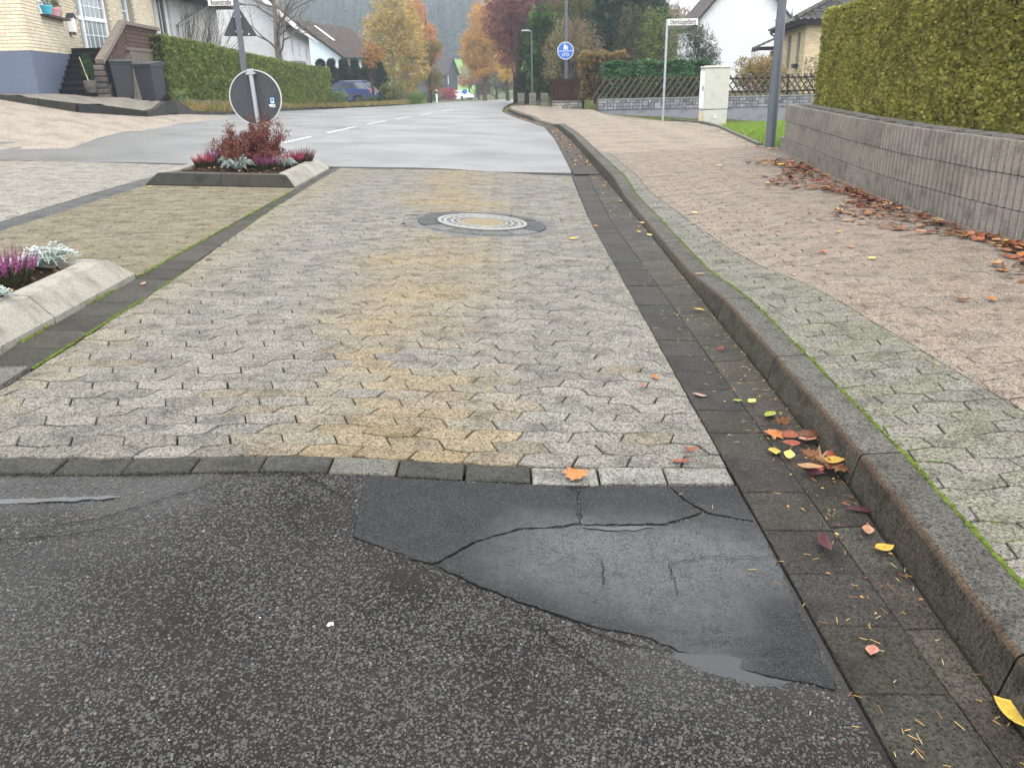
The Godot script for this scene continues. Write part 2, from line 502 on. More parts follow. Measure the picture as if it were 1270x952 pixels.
func poly_sheet(mb: MB, poly: PackedVector2Array, hf: Callable, cell := 1.0) -> void:  # poly in (x, z); cut on a grid so that it follows the ground
	var lo := poly[0]
	var hi := poly[0]
	for p in poly:
		lo = lo.min(p); hi = hi.max(p)
	var nx := int(ceil((hi.x - lo.x) / cell))
	var nz := int(ceil((hi.y - lo.y) / cell))
	for i in nx:
		for j in nz:
			var a := lo + Vector2(i, j) * cell
			var rect := PackedVector2Array([a, a + Vector2(cell, 0), a + Vector2(cell, cell), a + Vector2(0, cell)])
			for q in Geometry2D.intersect_polygons(poly, rect):
				var id := Geometry2D.triangulate_polygon(q)
				for k in range(0, id.size(), 3):
					var w := []
					for m in 3:
						var p2: Vector2 = q[id[k + m]]
						w.append(Vector3(p2.x, hf.call(p2.x, p2.y), p2.y))
					if (w[1] - w[0]).cross(w[2] - w[0]).y > 0: mb.tri(w[0], w[1], w[2])
					else: mb.tri(w[0], w[2], w[1])

func terrain(x: float, z: float) -> float:
	var d := -z
	var y := 0.0
	if x < 1.2:
		y = H(x, z) - 0.06
	else:
		y = P(d) - 0.04
	if x > 3.2 and d > 23.0:  # the side street falls away to the right
		y -= 0.134 * clampf(x - 1.9, 0.0, 8.0) * smoothstep(23.0, 27.0, d) * (1.0 - smoothstep(32.0, 34.0, d)) 
		y += 0.5 * smoothstep(32.6, 34.0, d) * (1.0 - smoothstep(55.0, 80.0, d))
	y += smoothstep(-9.5, -12.0, x) * smoothstep(24.0, 30.0, d) * 0.1
	if d > 190.0:
		y += hill(x, d)
	return y

func hill(x: float, d: float) -> float:
	var side := smoothstep(20.0, -150.0, x)
	var y := 8.6 * smoothstep(195.0, 300.0, d) * (1.0 - 0.8 * smoothstep(25.0, 90.0, x))
	y += smoothstep(285.0, 520.0, d) * (20.0 + 64.0 * side) * (1.0 - smoothstep(2.0, 60.0, x))
	return y

func ground() -> void:
	var mb := MB.new()
	var xs := [-320.0, -200.0, -140.0, -100.0, -75.0, -55.0, -40.0, -30.0, -24.0, -20.0, -17.0, -15.0, -14.0, -13.5, -12.5, -11.0, -10.0, -9.2, -8.0, -6.0, -4.0, -2.0, 0.0, 0.86, 1.2, 1.21, 2.0, 3.2, 3.21, 5.0, 7.0, 9.9, 12.0, 16.0, 22.0, 30.0, 45.0, 70.0, 110.0, 180.0, 320.0]
	var zs := [12.0, 4.0, 0.0, -3.0, -6.0, -10.0, -14.0, -17.0, -20.0, -22.0, -23.0, -24.0, -25.0, -26.0, -27.0, -28.0, -30.0, -32.0, -32.6, -33.3, -34.0, -36.0, -40.0, -45.0, -50.0, -55.0, -60.0, -70.0, -80.0, -95.0, -110.0, -130.0, -150.0, -175.0, -190.0, -205.0, -220.0, -240.0, -260.0, -280.0, -300.0, -330.0, -370.0, -420.0, -470.0, -520.0, -700.0]
	sheet(mb, xs, zs, func(x, z): return terrain(x, z))
	struct("ground", mb.done(M.earth), "dull green and brown earth under the whole village and hillside")

func near_asphalt() -> void:
	var mb := MB.new()
	mb.uvf = Vector4(-3.3, -4.0, 1.0 / 4.2, 1.0 / 4.2)
	var und := FastNoiseLite.new()
	und.seed = 4; und.frequency = 2.2
	var hf := func(x, z): return H(x, z) + hump(x, z) - 0.012 + 0.005 * und.get_noise_2d(x, z)
	sheet(mb, steps(-3.3, 0.858, 140), steps(0.2, -2.828, 110), hf)
	struct("asphalt_road", mb.done(M.asphalt), "coarse dark grey asphalt in the foreground with stones showing", "road")
	mb = MB.new()
	mb.uvf = Vector4(-3.3, -4.0, 1.0 / 4.2, 1.0 / 4.2)
	sheet(mb, steps(-9.0, -3.302, 12), steps(4.0, -2.83, 10), func(x, z): return H(x, z) - 0.012)
	sheet(mb, steps(-3.3, 0.858, 10), steps(4.0, 0.2, 6), func(x, z): return H(x, z) - 0.012)
	struct("asphalt_road_surroundings", mb.done(M.asphalt), "coarse asphalt running on beside and behind the foreground", "road")
	# stones standing proud of the worn asphalt
	var chip := MB.new()
	chip.lathe(Vector3.ZERO, [Vector2(1.0, -0.5), Vector2(0.95, 0.2), Vector2(0.74, 0.42), Vector2(0.0, 0.48)], 6)
	var xf := []
	var cl := []
	var und2 := FastNoiseLite.new()
	und2.seed = 9; und2.frequency = 1.3
	for i in 190000:
		var x := R(-3.0, 0.84)
		var z := -0.9 - 1.93 * rng.randf()
		if und2.get_noise_2d(x, z) < R(-0.9, 0.25) - 0.12 * smoothstep(-2.2, -1.6, z):
			continue
		if in_patch(Vector2(x, z)):
			continue
		var s := 0.0016 + 0.0036 * pow(rng.randf(), 1.8) * (1.0 + 0.6 * float(rng.randf() < 0.08))
		var b := Basis(Vector3.UP, R(0, TAU)) * Basis.from_scale(Vector3(s, s * 0.55, s * R(0.6, 1.0)))
		b = Basis(Vector3(R(-1, 1), 0, R(-1, 1)).normalized(), R(0, 0.5)) * b
		xf.append(Transform3D(b, Vector3(x, hf.call(x, z) + 0.0006, z)))
		var g := 0.018 + 0.021 * pow(rng.randf(), 1.5)
		var q := Color(g, g * 0.965, g * 0.925)
		var r := rng.randf()
		if r < 0.02: q = Color(0.10, 0.07, 0.05)
		elif r < 0.04: q = Color(0.09, 0.087, 0.08)
		elif r < 0.04005: q = Color(0.4, 0.4, 0.38)
		cl.append(q)
	var cm := mk("chip", Color(1, 1, 1), 0.45, {"vc": true})
	scatter("road_stones", chip.done(cm), xf, cl, null, "small stone chips set in the worn foreground asphalt", "stone chips")
	xf = []; cl = []
	while xf.size() < 60000:
		var p := Vector2(R(-0.57, 0.86), R(-2.82, -1.7))
		if not in_patch(p): continue
		var s := 0.0008 + 0.0016 * pow(rng.randf(), 2.0)
		var b := Basis(Vector3(R(-1, 1), 0, R(-1, 1)).normalized(), R(0, 0.5)) * Basis(Vector3.UP, R(0, TAU)) * Basis.from_scale(Vector3(s, s * 0.6, s * R(0.6, 1.0)))
		xf.append(Transform3D(b, Vector3(p.x, H(p.x, p.y) + hump(p.x, p.y) - 0.0062 + 0.0022 * und.get_noise_2d(p.x * 2, p.y * 2), p.y)))
		var g := R(0.012, 0.027)
		cl.append(Color(g * 0.96, g, g * 1.04))
	scatter("patch_grit", chip.done(cm), xf, cl, null, "fine grit standing out of the smooth asphalt repair patch", "grit")
	# the smooth repair patch, broken in four
	var node := structnode("asphalt_patch", "smooth dark wet asphalt repair patch with cracks beside the gutter", "road")
	for pl in PATCH:
		var q := jagged(pl, 0.0055)
		var pm := MB.new()
		pm.uvf = Vector4(-3.3, -4.0, 1.0 / 4.2, 1.0 / 4.2)
		var top := func(x, z): return H(x, z) + hump(x, z) - 0.0065 + 0.0022 * und.get_noise_2d(x * 2, z * 2)
		poly_sheet(pm, q, top, 0.045)
		for i in q.size():
			var a := q[i]
			var b := q[(i + 1) % q.size()]
			var a3 := Vector3(a.x, top.call(a.x, a.y), a.y)
			var b3 := Vector3(b.x, top.call(b.x, b.y), b.y)
			pm.quad(a3, b3, b3 - Vector3(0, 0.018, 0), a3 - Vector3(0, 0.018, 0))
		part("patch_slab", pm.done(M.asphalt_patch), node)
		# dirt in the open joint round the piece
		var jm := MB.new()
		for i in q.size():
			var a := q[i]
			var b := q[(i + 1) % q.size()]
			var w := (b - a).orthogonal().normalized() * (0.001 + 0.0032 * pow(rng.randf(), 2.0))
			var yy: float = hf.call(a.x, a.y) + 0.0025
			var y2: float = hf.call(b.x, b.y) + 0.0025
			jm.quad(Vector3(a.x + w.x, yy, a.y + w.y), Vector3(b.x + w.x, y2, b.y + w.y), Vector3(b.x - w.x, y2, b.y - w.y), Vector3(a.x - w.x, yy, a.y - w.y))
		part("joint_dirt", jm.done(M.crack), node)
	# cracks
	var cn := structnode("cracks", "thin black cracks running through the foreground asphalt and its patch", "crack")
	for k in CRACKS.size():
		var line: Array = CRACKS[k]
		var on := -0.0052 if k in [2, 3, 6] else -0.0095
		var cmb := MB.new()
		var pts := []
		for i in line.size() - 1:
			for s in 9:
				var p: Vector2 = line[i].lerp(line[i + 1], s / 9.0)
				pts.append(p + Vector2(R(-1, 1), R(-1, 1)) * 0.0055)
		pts.append(line[-1])
		for i in pts.size() - 1:
			var t0 := float(i) / pts.size()
			var wd := (0.0009 if k in [2, 3, 6] else 0.0022) * sin(PI * clampf(t0 + 0.08, 0, 1)) * R(0.4, 1.3) + 0.0006
			var o: Vector2 = (pts[i + 1] - pts[i]).orthogonal().normalized() * wd
			var a := Vector3(pts[i].x, H(pts[i].x, pts[i].y) + hump(pts[i].x, pts[i].y) + on + 0.004, pts[i].y)
			var b := Vector3(pts[i + 1].x, H(pts[i + 1].x, pts[i + 1].y) + hump(pts[i + 1].x, pts[i + 1].y) + on + 0.004, pts[i + 1].y)
			var o3 := Vector3(o.x, 0, o.y)
			cmb.quad(a + o3, b + o3, b - o3, a - o3)
		part("crack", cmb.done(M.crack), cn)
	# standing water
	var wl := ["small rain puddle on the lower edge of the dark asphalt patch", "narrow strip of rain water along the crack below the edging stones", "shallow rain water by the left edging stones in the foreground"]
	for k in PUDDLES.size():
		var q := jagged(PUDDLES[k], 0.006)
		var wm := MB.new()
		var lv := -1.0
		for p in q: lv = maxf(lv, H(p.x, p.y))
		if k == 0: lv = H(0.5, -1.83) + hump(0.5, -1.83) - 0.0045   # level water in a dip of the patch
		poly_sheet(wm, q, func(x, z): return lv if k == 0 else H(x, z) + hump(x, z) + (-0.0035 if k == 1 else -0.0085), 0.1)
		struct("puddle", wm.done(M.water), wl[k], "puddle")

func jagged(pl: Array, amp: float) -> PackedVector2Array:
	var o := PackedVector2Array()
	for i in pl.size():
		var a: Vector2 = pl[i]
		var b: Vector2 = pl[(i + 1) % pl.size()]
		var k := maxi(1, int(a.distance_to(b) / 0.025))
		for s in k:
			var p := a.lerp(b, float(s) / k)
			o.append(p + Vector2(R(-1, 1), R(-1, 1)) * amp)
	return o

func in_patch(p: Vector2) -> bool:
	for pl in PATCH:
		if Geometry2D.is_point_in_polygon(p, PackedVector2Array(pl)): return true
	return false

const PATCH := [
	[Vector2(-0.54, -2.40), Vector2(-0.57, -2.815), Vector2(0.238, -2.815), Vector2(0.222, -2.53), Vector2(0.0, -2.48), Vector2(-0.13, -2.40), Vector2(-0.26, -2.255), Vector2(-0.31, -2.27)],
	[Vector2(0.25, -2.815), Vector2(0.585, -2.815), Vector2(0.625, -2.71), Vector2(0.675, -2.615), Vector2(0.53, -2.535), Vector2(0.235, -2.525)],
	[Vector2(0.60, -2.815), Vector2(0.853, -2.815), Vector2(0.848, -2.55), Vector2(0.70, -2.61), Vector2(0.645, -2.70)],
	[Vector2(-0.255, -2.24), Vector2(-0.125, -2.388), Vector2(0.005, -2.468), Vector2(0.225, -2.512), Vector2(0.53, -2.515), Vector2(0.68, -2.588), Vector2(0.85, -2.535), Vector2(0.848, -2.32), Vector2(0.82, -1.70), Vector2(0.69, -1.74), Vector2(0.56, -1.80), Vector2(0.38, -1.90), Vector2(0.21, -1.95), Vector2(-0.04, -2.09)]]
const CRACKS := [
	[Vector2(0.0, -2.05), Vector2(0.05, -1.96), Vector2(0.11, -1.87), Vector2(0.22, -1.76), Vector2(0.30, -1.65)],
	[Vector2(0.14, -1.985), Vector2(0.21, -1.92), Vector2(0.31, -1.87), Vector2(0.44, -1.85)],
	[Vector2(0.84, -2.31), Vector2(0.61, -2.31), Vector2(0.52, -2.39)],
	[Vector2(0.49, -2.10), Vector2(0.49, -2.26), Vector2(0.61, -2.31)],
	[Vector2(-1.58, -2.45), Vector2(-1.42, -2.51), Vector2(-1.20, -2.68), Vector2(-1.04, -2.825)],
	[Vector2(-0.81, -2.82), Vector2(-0.72, -2.74), Vector2(-0.63, -2.66), Vector2(-0.56, -2.64)],
	[Vector2(0.28, -2.30), Vector2(0.27, -2.14)],
	[Vector2(-1.75, -2.36), Vector2(-1.5, -2.39), Vector2(-1.3, -2.47)]]
const PUDDLES := [
	[Vector2(0.25, -1.90), Vector2(0.40, -1.98), Vector2(0.56, -1.96), Vector2(0.72, -1.84), Vector2(0.74, -1.74), Vector2(0.60, -1.68), Vector2(0.42, -1.70), Vector2(0.28, -1.80)],
	[Vector2(0.23, -2.505), Vector2(0.34, -2.503), Vector2(0.49, -2.507), Vector2(0.44, -2.486), Vector2(0.36, -2.478), Vector2(0.31, -2.484), Vector2(0.25, -2.488)],
	[Vector2(-2.1, -2.635), Vector2(-1.85, -2.64), Vector2(-1.69, -2.65), Vector2(-1.46, -2.67), Vector2(-1.43, -2.655), Vector2(-1.58, -2.63), Vector2(-1.70, -2.622), Vector2(-1.83, -2.605), Vector2(-2.1, -2.6)]]

# ---------------------------------------------------------------- pavers
const PL := 0.22
const PW := 0.11
func paver_poly(s: float, gap := 0.0052) -> PackedVector2Array:
	var a := 0.013
	var h := PW / 2 - a * 0.8 - gap / 2
	var L := PL / 2 - gap / 2
	return PackedVector2Array([Vector2(-L - s, -h), Vector2(0, -PW / 2 - a + gap / 2), Vector2(L - s, -h), Vector2(L + s, h), Vector2(0, PW / 2 + a - gap / 2), Vector2(-L + s, h)])

func slab_into(mb: MB, pl: PackedVector2Array, xf: Transform3D, bev := 0.004, deep := 0.03) -> void:  # pl in (x, z); top at y = 0
	if Geometry2D.is_polygon_clockwise(pl):
		pl = pl.duplicate(); pl.reverse()
	# with x right and z towards the camera a counter-clockwise polygon in (x, z) faces down, so the order is turned below
	var ins := PackedVector2Array()
	var ctr := Vector2.ZERO
	for p in pl: ctr += p
	ctr /= pl.size()
	for i in pl.size():
		var e0 := (pl[i] - pl[(i + pl.size() - 1) % pl.size()]).normalized()
		var e1 := (pl[(i + 1) % pl.size()] - pl[i]).normalized()
		var nrm := (Vector2(-e0.y, e0.x) + Vector2(-e1.y, e1.x)).normalized()
		ins.append(pl[i] + nrm * bev * 1.05)
	var id := Geometry2D.triangulate_polygon(ins)
	if id.is_empty():
		ins = pl
		id = Geometry2D.triangulate_polygon(pl)
	var f := func(p: Vector2, y: float): return xf * Vector3(p.x, y, p.y)
	for i in range(0, id.size(), 3):
		var a: Vector3 = f.call(ins[id[i]], 0.0)
		var b: Vector3 = f.call(ins[id[i + 1]], 0.0)
		var d: Vector3 = f.call(ins[id[i + 2]], 0.0)
		if (b - a).cross(d - a).dot(xf.basis.y) > 0: mb.tri(a, b, d)
		else: mb.tri(a, d, b)
	for i in pl.size():
		var j := (i + 1) % pl.size()
		mb.quad(f.call(ins[i], 0.0), f.call(ins[j], 0.0), f.call(pl[j], -bev * 0.8), f.call(pl[i], -bev * 0.8))
		mb.quad(f.call(pl[i], -bev * 0.8), f.call(pl[j], -bev * 0.8), f.call(pl[j], -deep), f.call(pl[i], -deep))

func ground_frame(p: Vector2, hf: Callable) -> Transform3D:
	var y: float = hf.call(p.x, p.y)
	var gx: float = hf.call(p.x + 0.1, p.y) - hf.call(p.x - 0.1, p.y)
	var gz: float = hf.call(p.x, p.y + 0.1) - hf.call(p.x, p.y - 0.1)
	var ax := Vector3(0.2, gx, 0).normalized()
	var az := Vector3(0, gz, 0.2)
	var up := az.cross(ax).normalized()
	return Transform3D(Basis(ax, up, ax.cross(up)), Vector3(p.x, y, p.y))

func pave(node: Node3D, area: PackedVector2Array, tint: Callable, hf: Callable, singles: int, holes := [], slant := 0.015, tilt := 0.012) -> void:
	# lays rows of pavers over the area; the nearest ones are parts of their own
	var lo := area[0]
	var hi := area[0]
	for p in area:
		lo = lo.min(p); hi = hi.max(p)
	var cache := {}
	var rest := MB.new()
	var k := 0
	var z := hi.y - PW / 2
	var row := 0
	while z > lo.y - PW:
		var x := lo.x - PL + (PL / 2 if row % 2 else 0.0)
		var s := slant if row % 2 else -slant
		while x < hi.x + PL:
			var ctr := Vector2(x + R(-0.0015, 0.0015), z + R(-0.0025, 0.0025))
			x += PL
			var skip := false
			for h in holes:
				if Vector2((ctr.x - h.x), (ctr.y - h.y)).length() < h.z: skip = true
			if skip:
				continue
			var pl := paver_poly(s, 0.005 + 0.0035 * (1.0 - smoothstep(3.1, 4.6, -z)) * R(0.2, 1.3))
			var whole := true
			for p in pl:
				if not Geometry2D.is_point_in_polygon(ctr + p, area): whole = false
			var pieces := [pl]
			if not whole:
				var cut := PackedVector2Array()
				for p in area: cut.append(p - ctr)
				pieces = Geometry2D.intersect_polygons(pl, cut)
			for piece in pieces:
				pl = piece
				if pl.size() < 3: continue
				var xf := ground_frame(ctr, hf)
				xf.origin.y += R(-0.003, 0.003)
				xf.basis = xf.basis * Basis(Vector3(R(-1, 1), R(-0.6, 0.6), R(-1, 1)).normalized(), R(0, tilt))
				var cq: Color = tint.call(ctr.x, ctr.y)
				if k < singles:
					var o := MeshInstance3D.new()
					o.name = "paving_stone"
					var key := "%d %d %d %d" % [row % 2, int(cq.r * 40), int(cq.g * 40), int(cq.b * 40)]
					if not whole or not cache.has(key):
						var m := MB.new()
						m.col = cq
						slab_into(m, pl, Transform3D.IDENTITY)
						var am := m.done(M.paver)
						if whole: cache[key] = am
						o.mesh = am
					else:
						o.mesh = cache[key]
					o.transform = xf
					node.add_child(o, true)
					k += 1
				else:
					rest.col = cq
					slab_into(rest, pl, xf)
		z -= PW
		row += 1
	if rest.v.size():
		part("paving_stones_beyond", rest.done(M.paver), node, true, true)

func hump(x: float, z: float) -> float:  # where the seam of cobbles and asphalt has been pushed up
	return 0.026 * exp(-pow((x + 0.85) / 0.5, 2) - pow((z + 2.95) / 0.6, 2)) - 0.012 * exp(-pow((x - 0.25) / 0.4, 2) - pow((z + 2.75) / 0.35, 2)) - 0.015 * exp(-pow((x - 0.50) / 0.15, 2) - pow((z + 1.83 - 0.25 * (x - 0.5)) / 0.06, 2))

func und_road(x: float, z: float) -> float:
	return hump(x, z) + 0.006 * sin(x * 2.1 + z * 0.7) + 0.005 * sin(z * 1.3 - x * 1.7)

const MAN := Vector2(-0.27, -8.55)
func road_h(x: float, z: float) -> float:
	# the manhole sits in a dip that leans to the right
	var d := Vector2(x - MAN.x, (z - MAN.y) * 0.8).length()
	return H(x, z) + und_road(x, z) * smoothstep(0.86, 0.5, x) - 0.055 * (x - MAN.x) * (1.0 - smoothstep(0.7, 1.15, d))

func paving() -> void:
	var tn := FastNoiseLite.new()
	tn.seed = 12; tn.frequency = 0.55
	var road_tint := func(x, z):
		var g := R(0.19, 0.25)
		var q := Color(g * 1.02, g * 0.968, g * 0.865)
		var w := 1.0 - smoothstep(0.03, 0.7, absf(x + 0.60 + 0.14 * sin(z * 0.9) + 0.6 * tn.get_noise_2d(x, z * 0.8)))
		w *= 0.55 + 0.45 * tn.get_noise_2d(z * 2.0, 5.0)
		w = clampf(w * R(0.7, 1.15), 0.0, 1.0)
		q = q.lerp(Color(0.31, 0.235, 0.125) * R(0.88, 1.1), w * 0.9)
		q *= lerpf(1.0, 0.86, (1.0 - smoothstep(2.9, 3.9, -z)) * rng.randf())
		w = (1.0 - smoothstep(0.0, 0.7, absf(x + 2.6))) * R(0.3, 1.0)
		return q.lerp(Color(0.28, 0.245, 0.165), w * 0.6)
	var node := structnode("paved_road", "grey cobbled carriageway of interlocking concrete pavers with a rusty yellow track", "paving")
	pave(node, PackedVector2Array([Vector2(-2.455, -3.68), Vector2(-4.7, -3.68), Vector2(-4.7, -2.965), Vector2(0.855, -2.965), Vector2(0.87, -9.0), Vector2(0.98, -12.9), Vector2(-0.9, -13.4), Vector2(-2.66, -13.5), Vector2(-2.62, -9.5), Vector2(-2.455, -6.0)]), road_tint, func(x, z): return road_h(x, z), 300, [Vector3(MAN.x, MAN.y, 0.74)])
	var mb := MB.new()
	sheet(mb, steps(-9.2, 0.86, 90), steps(-2.9, -13.9, 110), func(x, z): return road_h(x, z) - 0.0085 - 0.016 * float(x < -2.5) - 0.009 * (1.0 - smoothstep(3.6, 5.0, -z)))
	struct("joint_bed", mb.done(M.joint_sand), "dark sand between the pavers of the road", "sand")
	# left of the islands: the other carriageway and the ground between the planted islands
	var lane := structnode("paved_road_opposite", "pale grey cobbled lane left of the two planted islands", "paving")
	pave(lane, PackedVector2Array([Vector2(-8.6, -2.965), Vector2(-4.71, -2.965), Vector2(-4.71, -3.99), Vector2(-5.0, -4.0), Vector2(-4.99, -13.5), Vector2(-8.6, -13.75)]), func(x, z):
		var g := R(0.26, 0.32)
		return Color(g, g * 0.95, g * 0.86).lerp(Color(0.33, 0.25, 0.2), smoothstep(-6.5, -8.5, x) * 0.5), func(x, z): return road_h(x, z), 0)
	var mid := structnode("island_paving", "yellowish mossy paving between the two planted islands", "paving")
	pave(mid, PackedVector2Array([Vector2(-4.70, -6.02), Vector2(-2.755, -6.02), Vector2(-2.755, -10.93), Vector2(-4.70, -10.93)]), func(x, z):
		var g := R(0.17, 0.23)
		return Color(g * 1.06, g * 0.94, g * 0.70).lerp(Color(0.16, 0.155, 0.06), rng.randf() * 0.2), func(x, z): return H(x, z) + 0.004, 160, [], 0.004)
	# the row of edging stones towards the asphalt
	var en := structnode("edging_stones", "row of rectangular edging stones between asphalt and cobbles", "kerb")
	var x := 0.855
	var k := 0
	while x > -3.4:
		var w := 0.262 + R(-0.004, 0.004)
		var m := MB.new()
		var g := 0.25 + R(-0.02, 0.02) if k < 3 else R(0.05, 0.085)
		if k in [3, 4]: g = 0.058
		if k == 5: g = 0.15
		m.col = Color(g, g * 0.97, g * (0.9 if k < 3 else 0.84))
		var hw := w / 2 - 0.004
		slab_into(m, PackedVector2Array([Vector2(-hw, -0.062), Vector2(hw, -0.062), Vector2(hw, 0.063), Vector2(-hw, 0.064)]), Transform3D.IDENTITY, 0.007, 0.06)
		var o := part("edging_stone", m.done(M.gutter_stone), en, false)
		var xf := ground_frame(Vector2(x - w / 2, -2.897), func(a, b): return road_h(a, b))
		xf.origin.y += R(-0.004, 0.003)
		xf.basis = xf.basis * Basis(Vector3(R(-1, 1), R(-0.5, 0.5), R(-1, 1)).normalized(), R(0, 0.018))
		o.transform = xf
		x -= w
		k += 1

func stone_row(node: Node3D, called: String, x0: Callable, x1: Callable, za: float, zb: float, len_: float, y0: Callable, tint: Callable, mat: Material) -> void:
	# a row of slabs along z between the lines x0(z) and x1(z)
	var z := za
	while z > zb:
		var z2 := z - len_ * R(0.96, 1.04)
		var m := MB.new()
		m.col = tint.call(z)
		var g := 0.0016
		var zc := (z + z2) / 2
		var xc: float = (x0.call(zc) + x1.call(zc)) / 2
		var pl := PackedVector2Array([Vector2(x0.call(z2) + g - xc, z2 + g - zc), Vector2(x1.call(z2) - g - xc, z2 + g - zc), Vector2(x1.call(z) - g - xc, z - g - zc), Vector2(x0.call(z) + g - xc, z - g - zc)])
		slab_into(m, pl, Transform3D.IDENTITY, 0.003, 0.05)
		var o := part(called, m.done(mat), node, false)
		var xf := ground_frame(Vector2(xc, zc), y0)
		xf.origin.y += R(-0.002, 0.002)
		xf.basis = xf.basis * Basis(Vector3(R(-1, 1), 0, R(-1, 1)).normalized(), R(0, 0.008))
		o.transform = xf
		z = z2

func kerbs() -> void:
	# --- the gutter on the right: two rows of dark slabs
	var gn := structnode("gutter", "dark wet gutter of two rows of concrete slabs along the right kerb", "gutter")
	var a0 := func(z): return 0.862 if z > -9.0 else lerpf(0.875, 0.99, clampf((-9.0 - z) / 3.9, 0, 1))
	var a1 := func(z): return 1.105 if z > -9.0 else lerpf(1.105, 1.23, clampf((-9.0 - z) / 3.9, 0, 1))
	var a2 := func(z): return KXF(-z) - 0.002
	var tnt := func(z):
		var g := R(0.036, 0.05)
		return Color(g * 1.08, g, g * 0.86)
	var tnt2 := func(z):
		var g := R(0.04, 0.066)
		return Color(g * 1.1, g, g * 0.82)
	stone_row(gn, "gutter_slab", a0, a1, -0.6, -13.0, 0.27, func(x, z): return P(-z) - 0.008 * (x - 0.86) / 0.24 - 0.003, tnt, M.gutter_stone)
	stone_row(gn, "gutter_slab", a1, a2, -0.5, -13.0, 0.29, func(x, z): return P(-z) - 0.012 + 0.006 * (x - 1.1) / 0.2, tnt2, M.gutter_stone)
	var mb := MB.new()
	sheet(mb, steps(0.8, 1.7, 4), steps(3.0, -13.2, 20), func(x, z): return P(-z) - 0.02)
	struct("gutter_bed", mb.done(M.joint_sand), "dark dirt in the joints of the right gutter", "sand")
	# the gutter goes on beside the far asphalt as one dark band
	mb = MB.new()
	mb.col = Color(0.05, 0.043, 0.034)
	var zs := steps(-13.0, -37.0, 40)
	for i in zs.size() - 1:
		var d0: float = -zs[i]
		var d1: float = -zs[i + 1]
		var w0 := lerpf(0.42, 0.3, (d0 - 13.0) / 24.0)
		var w1 := lerpf(0.42, 0.3, (d1 - 13.0) / 24.0)
		mb.quad(Vector3(KXF(d0) - w0, P(d0) + 0.008, -d0), Vector3(KXF(d0), P(d0) + 0.004, -d0), Vector3(KXF(d1), P(d1) + 0.004, -d1), Vector3(KXF(d1) - w1, P(d1) + 0.008, -d1))
	struct("gutter_beyond", mb.done(M.gutter_stone), "dark leaf strewn gutter beside the wet asphalt further up the road", "gutter")
	# --- kerb stones
	var kn := structnode("kerb", "weathered concrete kerb with a rusty edge, lowered at a driveway", "kerb")
	var d := 0.52
	while d < 38.0:
		var d2 := d + 1.15
		var m := MB.new()
		var g := R(0.09, 0.118)
		var steps_ := 4
		var rings := []
		for i in steps_ + 1:
			var dd := lerpf(d + 0.004, d2 - 0.004, float(i) / steps_)
			var x0 := KXF(dd)
			var h := P(dd) + KH(dd)
			var b := P(dd) - 0.06
			rings.append([Vector3(x0, b, -dd), Vector3(x0 + 0.038, h - 0.014, -dd), Vector3(x0 + 0.044, h - 0.005, -dd), Vector3(x0 + 0.056, h, -dd), Vector3(x0 + 0.192, h + 0.004, -dd), Vector3(x0 + 0.2, h - 0.002, -dd), Vector3(x0 + 0.2, b, -dd)])
		for i in steps_:
			for j in 6:
				var rust := j == 1 or j == 2
				if rust: m.col = Color(0.092, 0.07, 0.05)
				elif j == 0: m.col = Color(g * 0.72, g * 0.66, g * 0.54)
				else: m.col = Color(g, g * 0.96, g * 0.86)
				m.quad(rings[i][j + 1], rings[i + 1][j + 1], rings[i + 1][j], rings[i][j])
		for e in [0, steps_]:
			m.col = Color(0.03, 0.03, 0.03)
			for j in range(1, 6):
				if e == 0: m.tri(rings[e][0], rings[e][j], rings[e][j + 1])
				else: m.tri(rings[e][0], rings[e][j + 1], rings[e][j])
		part("kerb_stone", m.done(M.kerb_concrete), kn)
		d = d2
	# --- dark slab strips beside the islands
	var ln := structnode("island_gutter", "dark strip of slabs between the cobbles and the planted islands", "gutter")
	stone_row(ln, "gutter_slab", func(z): return -2.75 - 0.03 * smoothstep(-9, -13, z), func(z): return lerpf(-2.462, -2.63, smoothstep(-5.5, -10.0, z)), -4.0, -13.3, 0.32, func(x, z): return H(x, z) - 0.006, tnt2, M.gutter_stone)
	stone_row(ln, "gutter_slab", func(z): return -4.985, func(z): return -4.71, -4.0, -13.4, 0.32, func(x, z): return H(x, z) - 0.004, func(z):
		var g := R(0.08, 0.11)
		return Color(g, g, g * 1.03), M.gutter_stone)
	var em := MB.new()
	em.col = Color(0.16, 0.15, 0.13)
	slab_into(em, PackedVector2Array([Vector2(-2.9, -3.99), Vector2(-2.47, -3.99), Vector2(-2.47, -3.7), Vector2(-2.9, -3.7)]), Transform3D(Basis.IDENTITY, Vector3(0, H(-2.7, -3.8) + 0.004, 0)), 0.006, 0.05)
	part("end_slab", em.done(M.gutter_stone), ln)

